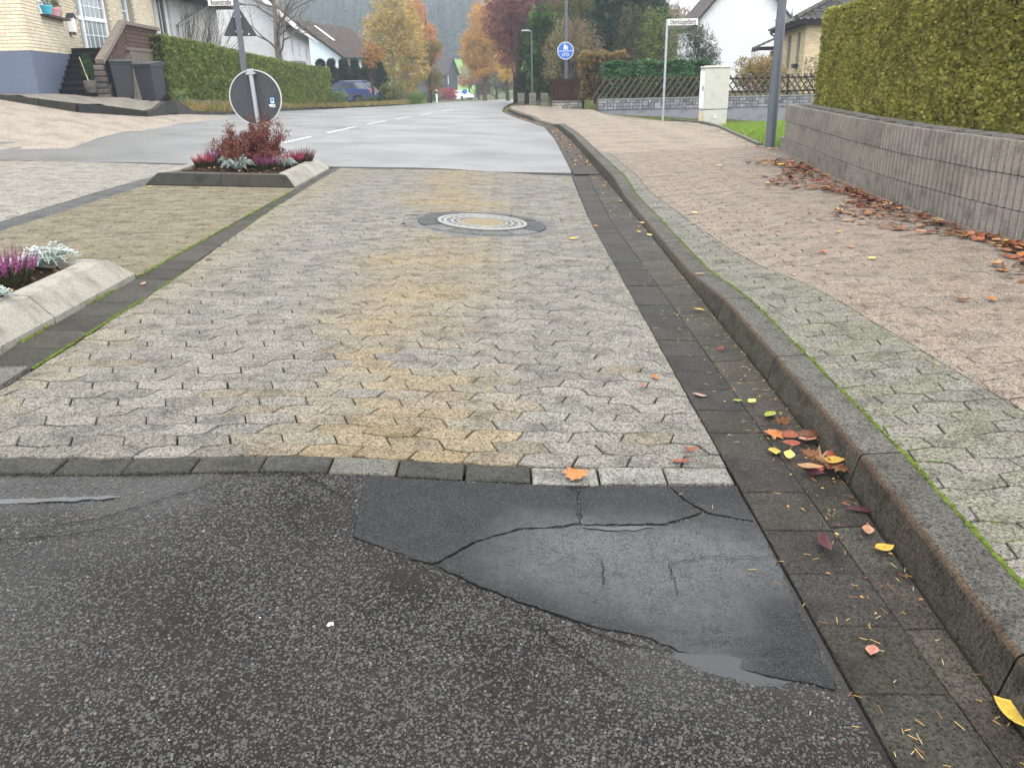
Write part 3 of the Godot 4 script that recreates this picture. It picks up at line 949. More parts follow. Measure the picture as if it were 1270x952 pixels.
func sidewalk() -> void:
	var hf := func(x, z): return walk(x, z)
	var border := structnode("pavement_border", "grey green mossy band of pavers along the back of the kerb", "paving")
	var edge := func(z): return KXF(-z) + 0.203
	var a := PackedVector2Array()
	for z in [-1.2, -2.8, -4.0, -6.0, -8.0, -11.0, -13.0, -15.0]: a.append(Vector2(edge.call(z), z))
	for z in [-15.0, -11.0, -8.0, -6.9, -5.4, -4.0, -3.0, -1.2]: a.append(Vector2(table(-z, [1.2, 3.1, 5.4, 6.9, 10.0], [2.15, 2.13, 2.01, 1.88, 1.80]), z))
	pave(border, a, func(x, z):
		var g := R(0.185, 0.235)
		var q := Color(g, g * 0.955, g * 0.85)
		return q.lerp(Color(0.155, 0.165, 0.08), rng.randf() * 0.3 * (1.0 - smoothstep(5.0, 9.0, -z))), hf, 200, [], 0.006, 0.006)
	var red := structnode("pavement", "pinkish red cobbled pavement between the kerb and the concrete wall", "paving")
	var b := PackedVector2Array()
	for z in [-1.2, -3.0, -4.0, -5.4, -6.9, -8.0, -11.0, -15.0]: b.append(Vector2(table(-z, [1.2, 3.1, 5.4, 6.9, 10.0], [2.156, 2.136, 2.016, 1.886, 1.806]), z))
	for z in [-15.0, -14.3, -12.0, -10.2, -8.6, -7.0, -5.2, -1.2]: b.append(Vector2(wall_x(-z) + 0.03, z))
	pave(red, b, func(x, z):
		var g := R(0.225, 0.275)
		return Color(g * 1.14, g * 0.92, g * 0.77).lerp(Color(0.24, 0.225, 0.19), rng.randf() * 0.5), hf, 280, [], 0.004, 0.006)
	var mb := MB.new()
	var pl := PackedVector2Array()
	for d in [0.0, 2.8, 4.0, 8.0, 11.0, 15.0]: pl.append(Vector2(KXF(d) + 0.195, -d))
	for d in [15.0, 12.0, 10.2, 8.6, 7.0, 5.2, 0.0]: pl.append(Vector2(wall_x(d) + 0.1, -d))
	poly_sheet(mb, pl, func(x, z): return walk(x, z) - 0.013, 0.2)
	struct("pavement_bed", mb.done(M.joint_sand), "mossy sand between the pavers of the right pavement", "sand")
	# further on the pavers are too small to tell apart
	mb = MB.new()
	mb.col = Color(0.30, 0.255, 0.21)
	pl = PackedVector2Array()
	for d in [15.0, 17.0, 20.0, 24.5, 26.2, 28.0, 32.0, 37.0, 42.0]: pl.append(Vector2(KXF(d) + 0.2, -d))
	for q in [Vector2(1.2, -43.0), Vector2(2.2, -36.0), Vector2(3.3, -33.0), Vector2(3.25, -26.0), Vector2(3.9, -23.9), Vector2(4.85, -22.2), Vector2(4.95, -20.0), Vector2(4.5, -15.3), Vector2(4.6, -15.0)]: pl.append(q)
	poly_sheet(mb, pl, hf, 0.6)
	struct("pavement_beyond", mb.done(M.paver_far), "pinkish pavement going on past the lamp post to the crossing", "paving")

func wall_x(d: float) -> float:
	return table(d, [1.0, 5.2, 7.0, 8.6, 10.2, 12.0, 14.3, 16.0], [4.6, 4.14, 3.97, 3.96, 4.10, 4.33, 4.62, 4.8])

func far_road() -> void:
	var mb := MB.new()
	# left and right edge of the wet carriageway
	var ld := [12.6, 13.6, 15.0, 22.0, 28.0, 40.0, 47.0, 54.0, 60.0, 68.0, 80.0, 95.0, 120.0]
	var lx := [-9.0, -9.2, -9.4, -9.9, -9.95, -9.75, -9.0, -7.3, -5.8, -5.3, -4.6, -2.0, 4.0]
	var rd := [12.6, 13.6, 20.0, 24.5, 26.2, 28.0, 32.0, 37.0, 44.0, 60.0, 80.0, 95.0, 120.0]
	var rx := [0.98, 1.02, 1.12, 1.08, 0.9, 0.66, 0.2, -0.18, -0.1, 0.7, 1.9, 4.5, 10.5]
	var ds := [13.15, 13.6, 14.5, 16.0, 18.0, 20.0, 22.0, 24.5, 26.2, 28.0, 30.0, 32.0, 35.0, 37.0, 40.0, 44.0, 47.0, 50.0, 54.0, 57.0, 60.0, 64.0, 68.0, 74.0, 80.0, 87.0, 95.0, 107.0, 120.0]
	var N := 16
	var rows := []
	for d in ds:
		var row := []
		for i in N + 1:
			var f := float(i) / N
			var x := lerpf(table(d, ld, lx), table(d, rd, rx), f)
			var dd: float = d
			if d < 13.5: dd = d + 0.35 * smoothstep(0.0, -1.0, x) + 0.05 * sin(x * 3.0)   # the ragged edge of the asphalt
			row.append(Vector3(x, H(x, -dd) + 0.012, -dd))
		rows.append(row)
	for j in rows.size() - 1:
		for i in N:
			mb.quad(rows[j][i], rows[j][i + 1], rows[j + 1][i + 1], rows[j + 1][i])
	for i in N:
		mb.quad(rows[0][i] - Vector3(0, 0.05, 0), rows[0][i + 1] - Vector3(0, 0.05, 0), rows[0][i + 1], rows[0][i])
	struct("asphalt_road_beyond", mb.done(M.asphalt_far), "smooth wet asphalt of the main road reflecting the pale sky", "road")
	# dashes of the centre line
	for k in [[17.6, 19.5], [20.7, 23.3], [24.6, 26.9], [28.3, 30.8], [32.4, 35.0], [37.0, 40.5]]:
		var m := MB.new()
		var s := steps(k[0], k[1], 5)
		var cx := func(d): return -4.62 + (d - 17.6) * 0.094
		for i in 5:
			var q := []
			for j in [[s[i], -0.055], [s[i], 0.055], [s[i + 1], 0.055], [s[i + 1], -0.055]]:
				var x: float = cx.call(j[0]) + j[1]
				q.append(Vector3(x, H(x, -j[0]) + 0.0165, -j[0]))
			m.quad(q[0], q[1], q[2], q[3])
		struct("lane_marking", m.done(M.marking), "white dash of the centre line on the wet road", "road marking").set_meta("group", "dashes of the centre line")
	# the paved street that climbs to the left, and its dark kerb
	mb = MB.new()
	mb.col = Color(0.365, 0.325, 0.275)
	poly_sheet(mb, PackedVector2Array([Vector2(-8.84, -14.92), Vector2(-14.5, -14.9), Vector2(-14.5, -19.4), Vector2(-13.6, -19.8), Vector2(-11.9, -20.6), Vector2(-10.26, -20.8), Vector2(-9.37, -22.5), Vector2(-9.55, -25.0), Vector2(-9.83, -27.3), Vector2(-9.3, -28.2), Vector2(-8.6, -27.3), Vector2(-8.1, -24.3), Vector2(-7.97, -22.0), Vector2(-8.15, -20.3), Vector2(-8.4, -19.0), Vector2(-8.3, -17.4), Vector2(-7.97, -15.5)]), func(x, z): return H(x, z) + 0.016, 0.8)
	struct("side_street_left", mb.done(M.paver_far), "pale paved side street rising to the left in front of the brick house", "paving")
	mb = MB.new()
	mb.col = Color(0.22, 0.2, 0.17)
	poly_sheet(mb, PackedVector2Array([Vector2(-8.6, -2.0), Vector2(-14.6, -2.0), Vector2(-14.6, -14.89), Vector2(-8.4, -14.89)]), func(x, z): return H(x, z) + 0.003, 1.0)
	struct("paved_margin_left", mb.done(M.paver_far), "pale paving outside the opposite lane on the far left", "paving")
	var line := [Vector2(-13.6, -19.8), Vector2(-11.9, -20.6), Vector2(-10.26, -20.8), Vector2(-9.37, -22.5), Vector2(-9.55, -25.0), Vector2(-9.83, -27.3), Vector2(-9.95, -36.0), Vector2(-9.95, -47.0)]
	var kn := structnode("kerb_left", "low dark kerb in front of the brick house and the clipped hedge", "kerb")
	for i in line.size() - 1:
		var a: Vector2 = line[i]
		var b: Vector2 = line[i + 1]
		var n := maxi(1, int(round(a.distance_to(b) / 1.0)))
		for k in n:
			var p := a.lerp(b, float(k) / n)
			var q := a.lerp(b, float(k + 1) / n - 0.008)
			var m := MB.new()
			var g := R(0.028, 0.045) if i < 3 else R(0.05, 0.07)
			m.col = Color(g, g, g * 0.95)
			var hgt := 0.34 if i < 5 else 0.16
			var p3 := Vector3(p.x, (forecourt_y(p.x, p.y) + 0.02 - hgt / 2) if i < 5 else H(p.x, p.y) + 0.04, p.y)
			var q3 := Vector3(q.x, (forecourt_y(q.x, q.y) + 0.02 - hgt / 2) if i < 5 else H(q.x, q.y) + 0.04, q.y)
			m.bar(p3, q3, 0.14, hgt)
			part("kerb_stone", m.done(M.concrete), kn)
	mb = MB.new()
	mb.col = Color(0.25, 0.235, 0.205)
	poly_sheet(mb, PackedVector2Array([Vector2(-13.6, -19.85), Vector2(-11.9, -20.65), Vector2(-10.3, -20.86), Vector2(-9.43, -22.5), Vector2(-9.6, -25.0), Vector2(-9.88, -27.4), Vector2(-11.3, -28.9), Vector2(-12.2, -31.5), Vector2(-15.5, -33.0), Vector2(-18, -21)]), func(x, z): return forecourt_y(x, z), 0.5)
	struct("forecourt", mb.done(M.paver_far), "pale concrete forecourt in front of the steps where the bins stand", "paving")
	mb = MB.new()
	mb.col = Color(1, 1, 1)
	poly_sheet(mb, PackedVector2Array([Vector2(-9.86, -27.4), Vector2(-9.98, -36.0), Vector2(-9.98, -46.9), Vector2(-9.0, -48.0), Vector2(-8.0, -53.0), Vector2(-6.6, -59.0), Vector2(-8.0, -66.0), Vector2(-10.0, -62.0), Vector2(-10.6, -54.0), Vector2(-11.4, -30.0), Vector2(-11.3, -28.95)]), func(x, z): return verge_y(x, z), 0.8)
	var verge := mk("verge", Color(0.17, 0.145, 0.055), 0.95, {"tex": ntex("fbm", 0.04, 93, [[0.0, Color(0.5, 0.6, 0.5)], [0.5, Color(1, 1, 1)], [1.0, Color(1.3, 1.05, 0.9)]], 256, 5), "scale": 0.8})
	struct("verge", mb.done(verge), "strip of yellowed grass and leaves below the clipped hedge")
	mb = MB.new()
	poly_sheet(mb, PackedVector2Array([Vector2(-9.3, -57.5), Vector2(-9.0, -53.5), Vector2(-16.0, -58.0), Vector2(-16.5, -66.0), Vector2(-9.4, -65.5)]), func(x, z): return H(x, z) + 0.085, 0.8)
	var drv := mk("driveway", Color(0.33, 0.30, 0.26), 0.9)
	struct("driveway", mb.done(drv), "pale driveway under the blue estate car", "paving")

func verge_y(x: float, z: float) -> float:
	return H(x, z) + 0.07 + 0.22 * clampf(-9.95 - x, 0.0, 1.6) * (1.0 - smoothstep(29.0, 52.0, -z))

func manhole() -> void:
	var t := thing("manhole_cover", "round iron manhole cover with a concrete filling, sunk in the cobbles", "manhole cover", Vector3(MAN.x, road_h(MAN.x, MAN.y), MAN.y))
	var bs := ground_frame(MAN, func(x, z): return road_h(x, z)).basis
	t.basis = bs
	# surround: mortar, then a ring of dark wedge stones
	var m := MB.new()
	m.col = Color(0.13, 0.13, 0.13)
	var ring := []
	for k in 40:
		var a := TAU * k / 40
		var r := 0.83 + 0.02 * sin(a * 3.0 + 1.0) + R(-0.012, 0.012)
		if k > 35 or k < 3: r += 0.09
		ring.append(Vector3(cos(a) * r, -0.004, -sin(a) * r * 0.98))
	for k in 40:
		m.tri(Vector3(0, -0.004, 0), ring[k], ring[(k + 1) % 40])
	part("mortar_bed", m.done(M.concrete), t, false)
	for k in 12:
		var a0 := TAU * k / 12 + 0.02
		var a1 := TAU * (k + 1) / 12 - 0.02
		var s := MB.new()
		var g := R(0.07, 0.10) if k < 7 or k > 10 else R(0.13, 0.2)
		s.col = Color(g, g, g * 1.02)
		var pl := PackedVector2Array()
		for i in 4: pl.append(Vector2(cos(lerpf(a0, a1, i / 3.0)), -sin(lerpf(a0, a1, i / 3.0))) * 0.665)
		for i in 4: pl.append(Vector2(cos(lerpf(a1, a0, i / 3.0)), -sin(lerpf(a1, a0, i / 3.0))) * 0.475)
		slab_into(s, pl, Transform3D(Basis.IDENTITY, Vector3(0, 0.006 + R(-0.002, 0.002), 0)), 0.006, 0.02)
		part("ring_stone", s.done(M.gutter_stone), t, false)
	var f := MB.new()
	f.lathe(Vector3.ZERO, [Vector2(0.468, -0.01), Vector2(0.468, 0.014), Vector2(0.462, 0.02), Vector2(0.425, 0.02), Vector2(0.418, 0.012), Vector2(0.418, -0.004)], 48)
	part("frame", f.done(M.iron), t, false)
	var lid := MB.new()
	lid.lathe(Vector3.ZERO, [Vector2(0.410, -0.006), Vector2(0.410, 0.012), Vector2(0.404, 0.016), Vector2(0.372, 0.016), Vector2(0.366, 0.004), Vector2(0.336, 0.004), Vector2(0.33, 0.016), Vector2(0.305, 0.016), Vector2(0.298, 0.008), Vector2(0.27, 0.008), Vector2(0.264, 0.016), Vector2(0.245, 0.016), Vector2(0.24, 0.006)], 48)
	for k in 24:
		var a := TAU * k / 24
		lid.box(Vector3(cos(a) * 0.351, 0.009, -sin(a) * 0.351), Vector3(0.026, 0.012, 0.04), Basis(Vector3.UP, a))
		lid.box(Vector3(cos(a + 0.1) * 0.284, 0.011, -sin(a + 0.1) * 0.284), Vector3(0.02, 0.012, 0.022), Basis(Vector3.UP, a + 0.1))
	var l := part("lid", lid.done(M.iron), t, false)
	var c := MB.new()
	c.lathe(Vector3.ZERO, [Vector2(0.242, 0.004), Vector2(0.235, 0.0095), Vector2(0.0, 0.011)], 32)
	part("concrete_filling", c.done(M.dirt_fill), l, false)

# ---------------------------------------------------------------- right of the road
func right_side() -> void:
	# --- ribbed concrete wall, three courses of planting stones
	var path := []
	for d in [3.2, 5.2, 7.0, 8.6, 10.2, 12.0, 14.35]: path.append(Vector2(wall_x(d), -d))
	var pts := []  # every 0.5 m along the path, from the far end to the near end
	var dense := []
	for i in path.size() - 1:
		for k in 40: dense.append(path[i].lerp(path[i + 1], k / 40.0))
	dense.append(path[-1])
	dense.reverse()
	pts.append(dense[0])
	for p in dense:
		if p.distance_to(pts[-1]) >= 0.5: pts.append(p)
	var w := thing("retaining_wall", "brown grey ribbed concrete block wall of three courses beneath the big hedge", "wall", Vector3(4.1, 0.15, -9.0))
	var hh := 0.262
	for i in pts.size() - 1:
		var a: Vector2 = pts[i]
		var b: Vector2 = pts[i + 1]
		for c in 3:
			var sh := 0.25 * (c % 2)
			var u := (b - a).normalized()
			var a2 := a + u * (sh + 0.0)
			if c == 2 and i == 0: a2 += u * 0.18
			if c == 0 and i == 0: a2 -= u * 0.06
			var b2 := b + u * sh
			if i + 2 < pts.size() and c % 2: b2 = pts[i + 1].lerp(pts[i + 2], 0.5)
			if i > 0 and c % 2: a2 = pts[i].lerp(pts[i + 1], 0.5)
			var m := MB.new()
			var g := R(0.17, 0.215)
			var L := a2.distance_to(b2) - 0.005
			var nrm := Vector3(-(b2 - a2).y, 0, (b2 - a2).x).normalized()  # a to b runs towards the camera; the road lies to the left
			if nrm.x > 0: nrm = -nrm
			var ux := Vector3((b2 - a2).normalized().x, 0, (b2 - a2).normalized().y)
			var o := Vector3(a2.x, 0.14 + hh * c, a2.y) + ux * 0.0025
			var y1 := hh - 0.008
			# ribbed front
			var nr := int(round(L / 0.083))
			var prof := []
			for k in nr:
				var t0 := L * k / nr
				var st := L / nr
				prof.append([t0, 0.0]); prof.append([t0 + st * 0.08, 0.014]); prof.append([t0 + st * 0.72, 0.016]); prof.append([t0 + st * 0.8, 0.0])
			prof.append([L, 0.0])
			for k in prof.size() - 1:
				var rib: bool = prof[k][1] > 0.005
				m.col = Color(g * 1.08, g * 0.98, g * 0.85) if rib else Color(g * 1.7, g * 1.57, g * 1.38)
				var p0: Vector3 = o + ux * prof[k][0] + nrm * prof[k][1]
				var p1: Vector3 = o + ux * prof[k + 1][0] + nrm * prof[k + 1][1]
				m.quad(p0, p1, p1 + Vector3(0, y1, 0), p0 + Vector3(0, y1, 0))
				m.quad(p0 + Vector3(0, y1, 0), p1 + Vector3(0, y1, 0), o + ux * prof[k + 1][0] - nrm * 0.05 + Vector3(0, y1, 0), o + ux * prof[k][0] - nrm * 0.05 + Vector3(0, y1, 0))
			m.col = Color(g, g * 0.94, g * 0.86)
			var bx := Basis(ux, Vector3.UP, ux.cross(Vector3.UP))
			m.box(o + ux * L / 2 - nrm * 0.027 + Vector3(0, y1 / 2 - 0.001, 0), Vector3(L, y1 - 0.004, 0.05), bx)
			m.box(o + ux * L / 2 - nrm * 0.30 + Vector3(0, y1 / 2 + 0.008, 0), Vector3(L, y1 - 0.004, 0.05), bx)
			for e in [0.025, L - 0.025]:
				m.box(o + ux * e - nrm * 0.165 + Vector3(0, y1 / 2 - 0.006, 0), Vector3(0.045, y1 - 0.006, 0.215), bx)
			if c < 2: m.box(o + ux * L / 2 - nrm * 0.165 + Vector3(0, y1 / 2 - 0.006, 0), Vector3(L - 0.1, y1 - 0.012, 0.21), bx)
			else: m.col = Color(0.03, 0.025, 0.018); m.box(o + ux * L / 2 - nrm * 0.165 + Vector3(0, y1 / 2 - 0.04, 0), Vector3(L - 0.1, y1 - 0.09, 0.21), bx)
			part("wall_block", m.done(M.concrete), w)
	var gm := MB.new()
	poly_sheet(gm, PackedVector2Array([Vector2(wall_x(3.2) + 0.3, -3.2), Vector2(wall_x(7.0) + 0.3, -7.0), Vector2(wall_x(10.2) + 0.3, -10.2), Vector2(wall_x(14.2) + 0.3, -14.25), Vector2(12, -14.25), Vector2(12, -3.2)]), func(x, z): return 0.86 + 0.02 * (x - 4), 1.0)
	for q in [[Vector2(wall_x(14.2) + 0.3, -14.25), Vector2(12, -14.25)], [Vector2(12, -14.25), Vector2(12, -3.2)]]:
		gm.quad(Vector3(q[0].x, 0.86, q[0].y), Vector3(q[1].x, 0.86, q[1].y), Vector3(q[1].x, -0.1, q[1].y), Vector3(q[0].x, -0.1, q[0].y))
	struct("garden_bed", gm.done(M.soil), "raised garden soil behind the concrete wall under the hedge", "soil")
	# --- the big hedge
	var hp := []
	for d in [3.6, 5.2, 7.0, 8.6, 10.2, 12.0, 13.9]: hp.append(Vector2(wall_x(d) + 0.38, -d))
	var sd := MB.new()
	for i in hp.size() - 1:
		pass
	hedge("clipped_hedge", "tall clipped yellow green conifer hedge standing on the ribbed wall", hp, 1.1, func(_p): return 0.88, 1.40, 165000, 0.040, [Color(0.265, 0.265, 0.05), Color(0.21, 0.225, 0.045), Color(0.34, 0.32, 0.075), Color(0.165, 0.185, 0.04), Color(0.29, 0.24, 0.085)], 0.1)
	# --- lamp post by the end of the wall
	lamp_post("lamp_post", "thick grey street lamp post beside the end of the ribbed wall", Vector3(4.575, walk(4.575, -14.8), -14.8), 0.086, 0.072, 6.5, false)
	# --- cable distribution cabinet
	var cp := Vector3(5.32, 0.1, -22.2)
	var cb := thing("distribution_cabinet", "pale grey green utility cabinet standing at the pavement edge by the lawn", "utility cabinet", cp)
	cb.rotation.y = 0.10
	var m := MB.new()
	m.box(Vector3(0, 0.18, 0), Vector3(0.62, 0.44, 0.36), Basis.IDENTITY, 0.012)
	part("plinth", m.done(M.cabinet), cb, false)
	m = MB.new()
	m.box(Vector3(0, 0.90, 0), Vector3(0.64, 0.98, 0.38), Basis.IDENTITY, 0.015)
	part("housing", m.done(M.cabinet), cb, false)
	m = MB.new()
	m.box(Vector3(0, 1.415, 0), Vector3(0.68, 0.045, 0.42), Basis.IDENTITY, 0.018)
	m.box(Vector3(0, 1.445, 0), Vector3(0.5, 0.02, 0.3), Basis.IDENTITY, 0.008)
	part("lid", m.done(M.cabinet), cb, false)
	m = MB.new()
	m.box(Vector3(-0.325, 0.88, 0), Vector3(0.014, 0.9, 0.33), Basis.IDENTITY, 0.005)
	var dr := part("door", m.done(mk("cabinet_white", Color(0.75, 0.77, 0.78), 0.45)), cb, false)
	m = MB.new()
	m.box(Vector3(-0.34, 0.92, 0.12), Vector3(0.02, 0.12, 0.03), Basis.IDENTITY, 0.004)
	part("handle", m.done(M.dark_trim), dr, false)
	m = MB.new()
	m.box(Vector3(-0.318, 0.2, 0), Vector3(0.012, 0.34, 0.3), Basis.IDENTITY, 0.004)
	part("base_panel", m.done(mk("beige", Color(0.55, 0.46, 0.33), 0.7)), cb, false)
	m = MB.new()
	m.lathe(Vector3(0.0, 0.23, 0.18), [Vector2(0.05, 0.0), Vector2(0.05, 0.012), Vector2(0.035, 0.014), Vector2(0.03, 0.006), Vector2(0, 0.006)], 20, Basis(Vector3.RIGHT, PI / 2))
	part("round_emblem", m.done(mk("emblem", Color(0.5, 0.52, 0.46), 0.5)), cb, false)
	# --- street name sign
	var sp := Vector3(4.18, walk(4.18, -23.0) - 0.01, -23.0)
	var sn := thing("street_name_sign", "white street name plate on a thin galvanised pole before the stone wall", "street sign", sp)
	m = MB.new()
	m.tube([Vector3(0, -0.2, 0), Vector3(0.01, 2.5, 0)], [0.03, 0.03], 12)
	part("pole", m.done(M.galv), sn, false)
	m = MB.new()
	m.box(Vector3(0.40, 2.44, 0), Vector3(0.80, 0.155, 0.022), Basis.IDENTITY, 0.006)
	var pl := part("plate", m.done(M.sign_white), sn, false)
	lettering("Oberklüppelberg", 0.115, Vector3(0.415, 2.44, 0.0125), Basis.IDENTITY, M.ink, pl, 0.66)
	# --- lawn with its edging and the side street
	var lm := MB.new()
	var lawn := PackedVector2Array([Vector2(4.62, -15.25), Vector2(5.02, -20.0), Vector2(5.62, -22.6), Vector2(8.0, -23.2), Vector2(12.0, -23.4), Vector2(12.0, -14.4), Vector2(4.72, -14.4)])
	var lh := func(x, z): return 0.17 + 0.05 * sin(x) * 0.3 - 0.02 * maxf(0.0, -z - 18.0)
	poly_sheet(lm, lawn, lh, 0.7)
	struct("lawn_soil", lm.done(M.earth), "earth beneath the small lawn behind the lamp post", "soil")
	var blade := MB.new()
	for k in 7:
		var a := R(0, TAU)
		var o := Vector3(R(-0.05, 0.05), 0, R(-0.05, 0.05))
		var tip := o + Vector3(cos(a) * R(0.01, 0.06), R(0.05, 0.11), sin(a) * R(0.01, 0.06))
		var s := Vector3(-sin(a), 0, cos(a)) * 0.006
		blade.tri(o - s, o + s, tip)
	var bmesh := blade.done(M.leaf)
	var xf := []
	var cl := []
	while xf.size() < 22000:
		var p := Vector2(R(4.6, 12.0), R(-23.4, -14.4))
		if not Geometry2D.is_point_in_polygon(p, lawn): continue
		xf.append(Transform3D(Basis(Vector3.UP, R(0, TAU)).scaled(Vector3.ONE * R(0.7, 1.3)), Vector3(p.x, lh.call(p.x, p.y) - 0.005, p.y)))
		var g := R(0.7, 1.15)
		cl.append(Color(0.16 * g, 0.28 * g, 0.045 * g).lerp(Color(0.25, 0.25, 0.06), rng.randf() * 0.35))
	scatter("lawn_grass", bmesh, xf, cl, null, "short bright green grass between the lamp post and the cabinet", "grass")
	var en := structnode("lawn_edging", "low concrete edging stones between pavement and lawn", "kerb")
	var line := [Vector2(4.52, -15.2), Vector2(4.98, -20.0), Vector2(5.0, -21.6), Vector2(4.5, -23.4)]
	for i in line.size() - 1:
		var n := int(round(line[i].distance_to(line[i + 1]) / 0.9))
		for k in maxi(n, 1):
			var p: Vector2 = line[i].lerp(line[i + 1], float(k) / n)
			var q: Vector2 = line[i].lerp(line[i + 1], (k + 0.985) / n)
			m = MB.new()
			m.col = Color(0.12, 0.115, 0.1)
			m.bar(Vector3(p.x, walk(p.x, p.y) - 0.02, p.y), Vector3(q.x, walk(q.x, q.y) - 0.02, q.y), 0.08, 0.12)
			part("edging_stone", m.done(M.concrete), en)
	m = MB.new()
	m.col = Color(0.05, 0.05, 0.052)
	var drop := func(x, z): return P(-z) + 0.10 - 0.134 * clampf(x - 2.9, 0.0, 9.0)
	poly_sheet(m, PackedVector2Array([Vector2(3.2, -25.9), Vector2(3.95, -23.95), Vector2(5.4, -22.75), Vector2(12.0, -23.5), Vector2(14.0, -26.4), Vector2(4.4, -25.7)]), func(x, z): return drop.call(x, z) - 0.07, 0.6)
	struct("side_street", m.done(M.gutter_stone), "dark sunken mouth of the side street behind the street name sign", "road")
	m = MB.new()
	m.col = Color(0.26, 0.225, 0.18)
	poly_sheet(m, PackedVector2Array([Vector2(3.26, -32.95), Vector2(3.2, -26.0), Vector2(4.4, -25.75), Vector2(14.0, -26.45), Vector2(14.0, -32.95)]), func(x, z): return drop.call(x, z) + 0.03 * smoothstep(-26.0, -32.0, z), 0.6)
	struct("side_street_pavement", m.done(M.paver_far), "pale pavement falling away to the right below the stone faced wall", "paving")
	garden_wall()
	# --- lattice fence on the wall
	lattice_fence()
	# --- brown panel fence further left, on its low wall
	var bf := thing("panel_fence", "reddish brown upright board fence left of the lattice fence", "fence", Vector3(1.8, 0.3, -37.5))
	for k in 25:
		m = MB.new()
		var x := 1.95 + k * 0.085
		var g := R(0.7, 1.2)
		m.col = Color(0.04 * g, 0.021 * g, 0.017 * g)
		m.box(Vector3(x, 0.72 + R(-0.012, 0.012), -37.2 + x * 0.35), Vector3(0.078, 0.95, 0.02), Basis(Vector3.UP, -0.34))
		part("board", m.done(M.wood_dark), bf)
	m = MB.new()
	m.col = Color(0.03, 0.018, 0.015)
	for y in [0.42, 1.0]: m.bar(Vector3(1.92, y, -37.2 + 1.92 * 0.35 - 0.03), Vector3(4.05, y, -37.2 + 4.05 * 0.35 - 0.03), 0.03, 0.07)
	part("rail", m.done(M.wood_dark), bf)
	var lw := thing("low_stone_wall", "low pale natural stone wall under the brown board fence", "wall", Vector3(2.2, 0.0, -36.5))
	stone_face(lw, Vector3(1.95, -0.08, -36.4), Vector3(3.95, -0.02, -35.7), 0.34, [Color(0.34, 0.32, 0.29), Color(0.27, 0.26, 0.25), Color(0.40, 0.37, 0.32)], 0.24)
	# grey masonry pillars of the next gateway
	for k in 3:
		var pp := Vector3(0.75 + k * 0.55, P(43.0) + 0.1, -42.6 + k * 0.5)
		var gp := thing("gate_pillar", ["left pale block pillar of the gateway by the columnar thuja", "middle pale block pillar of the gateway by the columnar thuja", "right pale block pillar of the gateway by the columnar thuja"][k], "pillar", pp, "pillars of the far gateway")
		for j in 3:
			m = MB.new()
			var g := R(0.13, 0.2)
			m.col = Color(g, g * 0.97, g * 0.92)
			m.box(Vector3(0, 0.1 + j * 0.2, 0), Vector3(0.34 - 0.02 * (j % 2), 0.19, 0.3), Basis.IDENTITY, 0.012)
			part("block", m.done(M.concrete), gp, false)
	bungalow()
	white_gable_house()

func lamp_post(called: String, label: String, at: Vector3, r0: float, r1: float, h: float, arm: bool) -> Node3D:
	var t := thing(called, label, "street lamp", at)
	var m := MB.new()
	m.tube([Vector3(0, -0.3, 0), Vector3(0, 1.2, 0), Vector3(0, 1.26, 0), Vector3(0, h, 0)], [r0, r0, lerpf(r0, r1, 0.5), r1 * 0.72], 20)
	part("pole", m.done(M.pole_paint), t, false)
	m = MB.new()
	m.box(Vector3(0.0, 0.75, -r0 + 0.004), Vector3(r0 * 0.9, 0.4, 0.012), Basis.IDENTITY, 0.004)
	part("service_door", m.done(M.pole_paint), t, false)
	m = MB.new()
	m.box(Vector3(-0.3, h + 0.02, 0), Vector3(0.62, 0.07, 0.2), Basis.IDENTITY, 0.025)
	part("lamp_head", m.done(M.galv), t, false)
	return t

func lettering(text: String, height: float, at: Vector3, bs: Basis, mat: Material, parent: Node3D, wide := 0.0) -> void:
	var f := SystemFont.new()
	f.font_names = PackedStringArray(["Droid Sans"])
	f.font_weight = 700
	var tm := TextMesh.new()
	tm.font = f
	tm.font_size = 64
	tm.pixel_size = height / 46.0
	tm.text = text
	tm.depth = 0.002
	tm.curve_step = 2.0
	tm.material = mat
	var o := MeshInstance3D.new()
	o.name = "lettering"
	o.mesh = tm
	var sx := 1.0
	if wide > 0.0:
		var w := tm.get_aabb().size.x
		if w > 0.01: sx = wide / w
	o.transform = Transform3D(bs * Basis.from_scale(Vector3(sx, 1, 1)), at)
	parent.add_child(o, true)

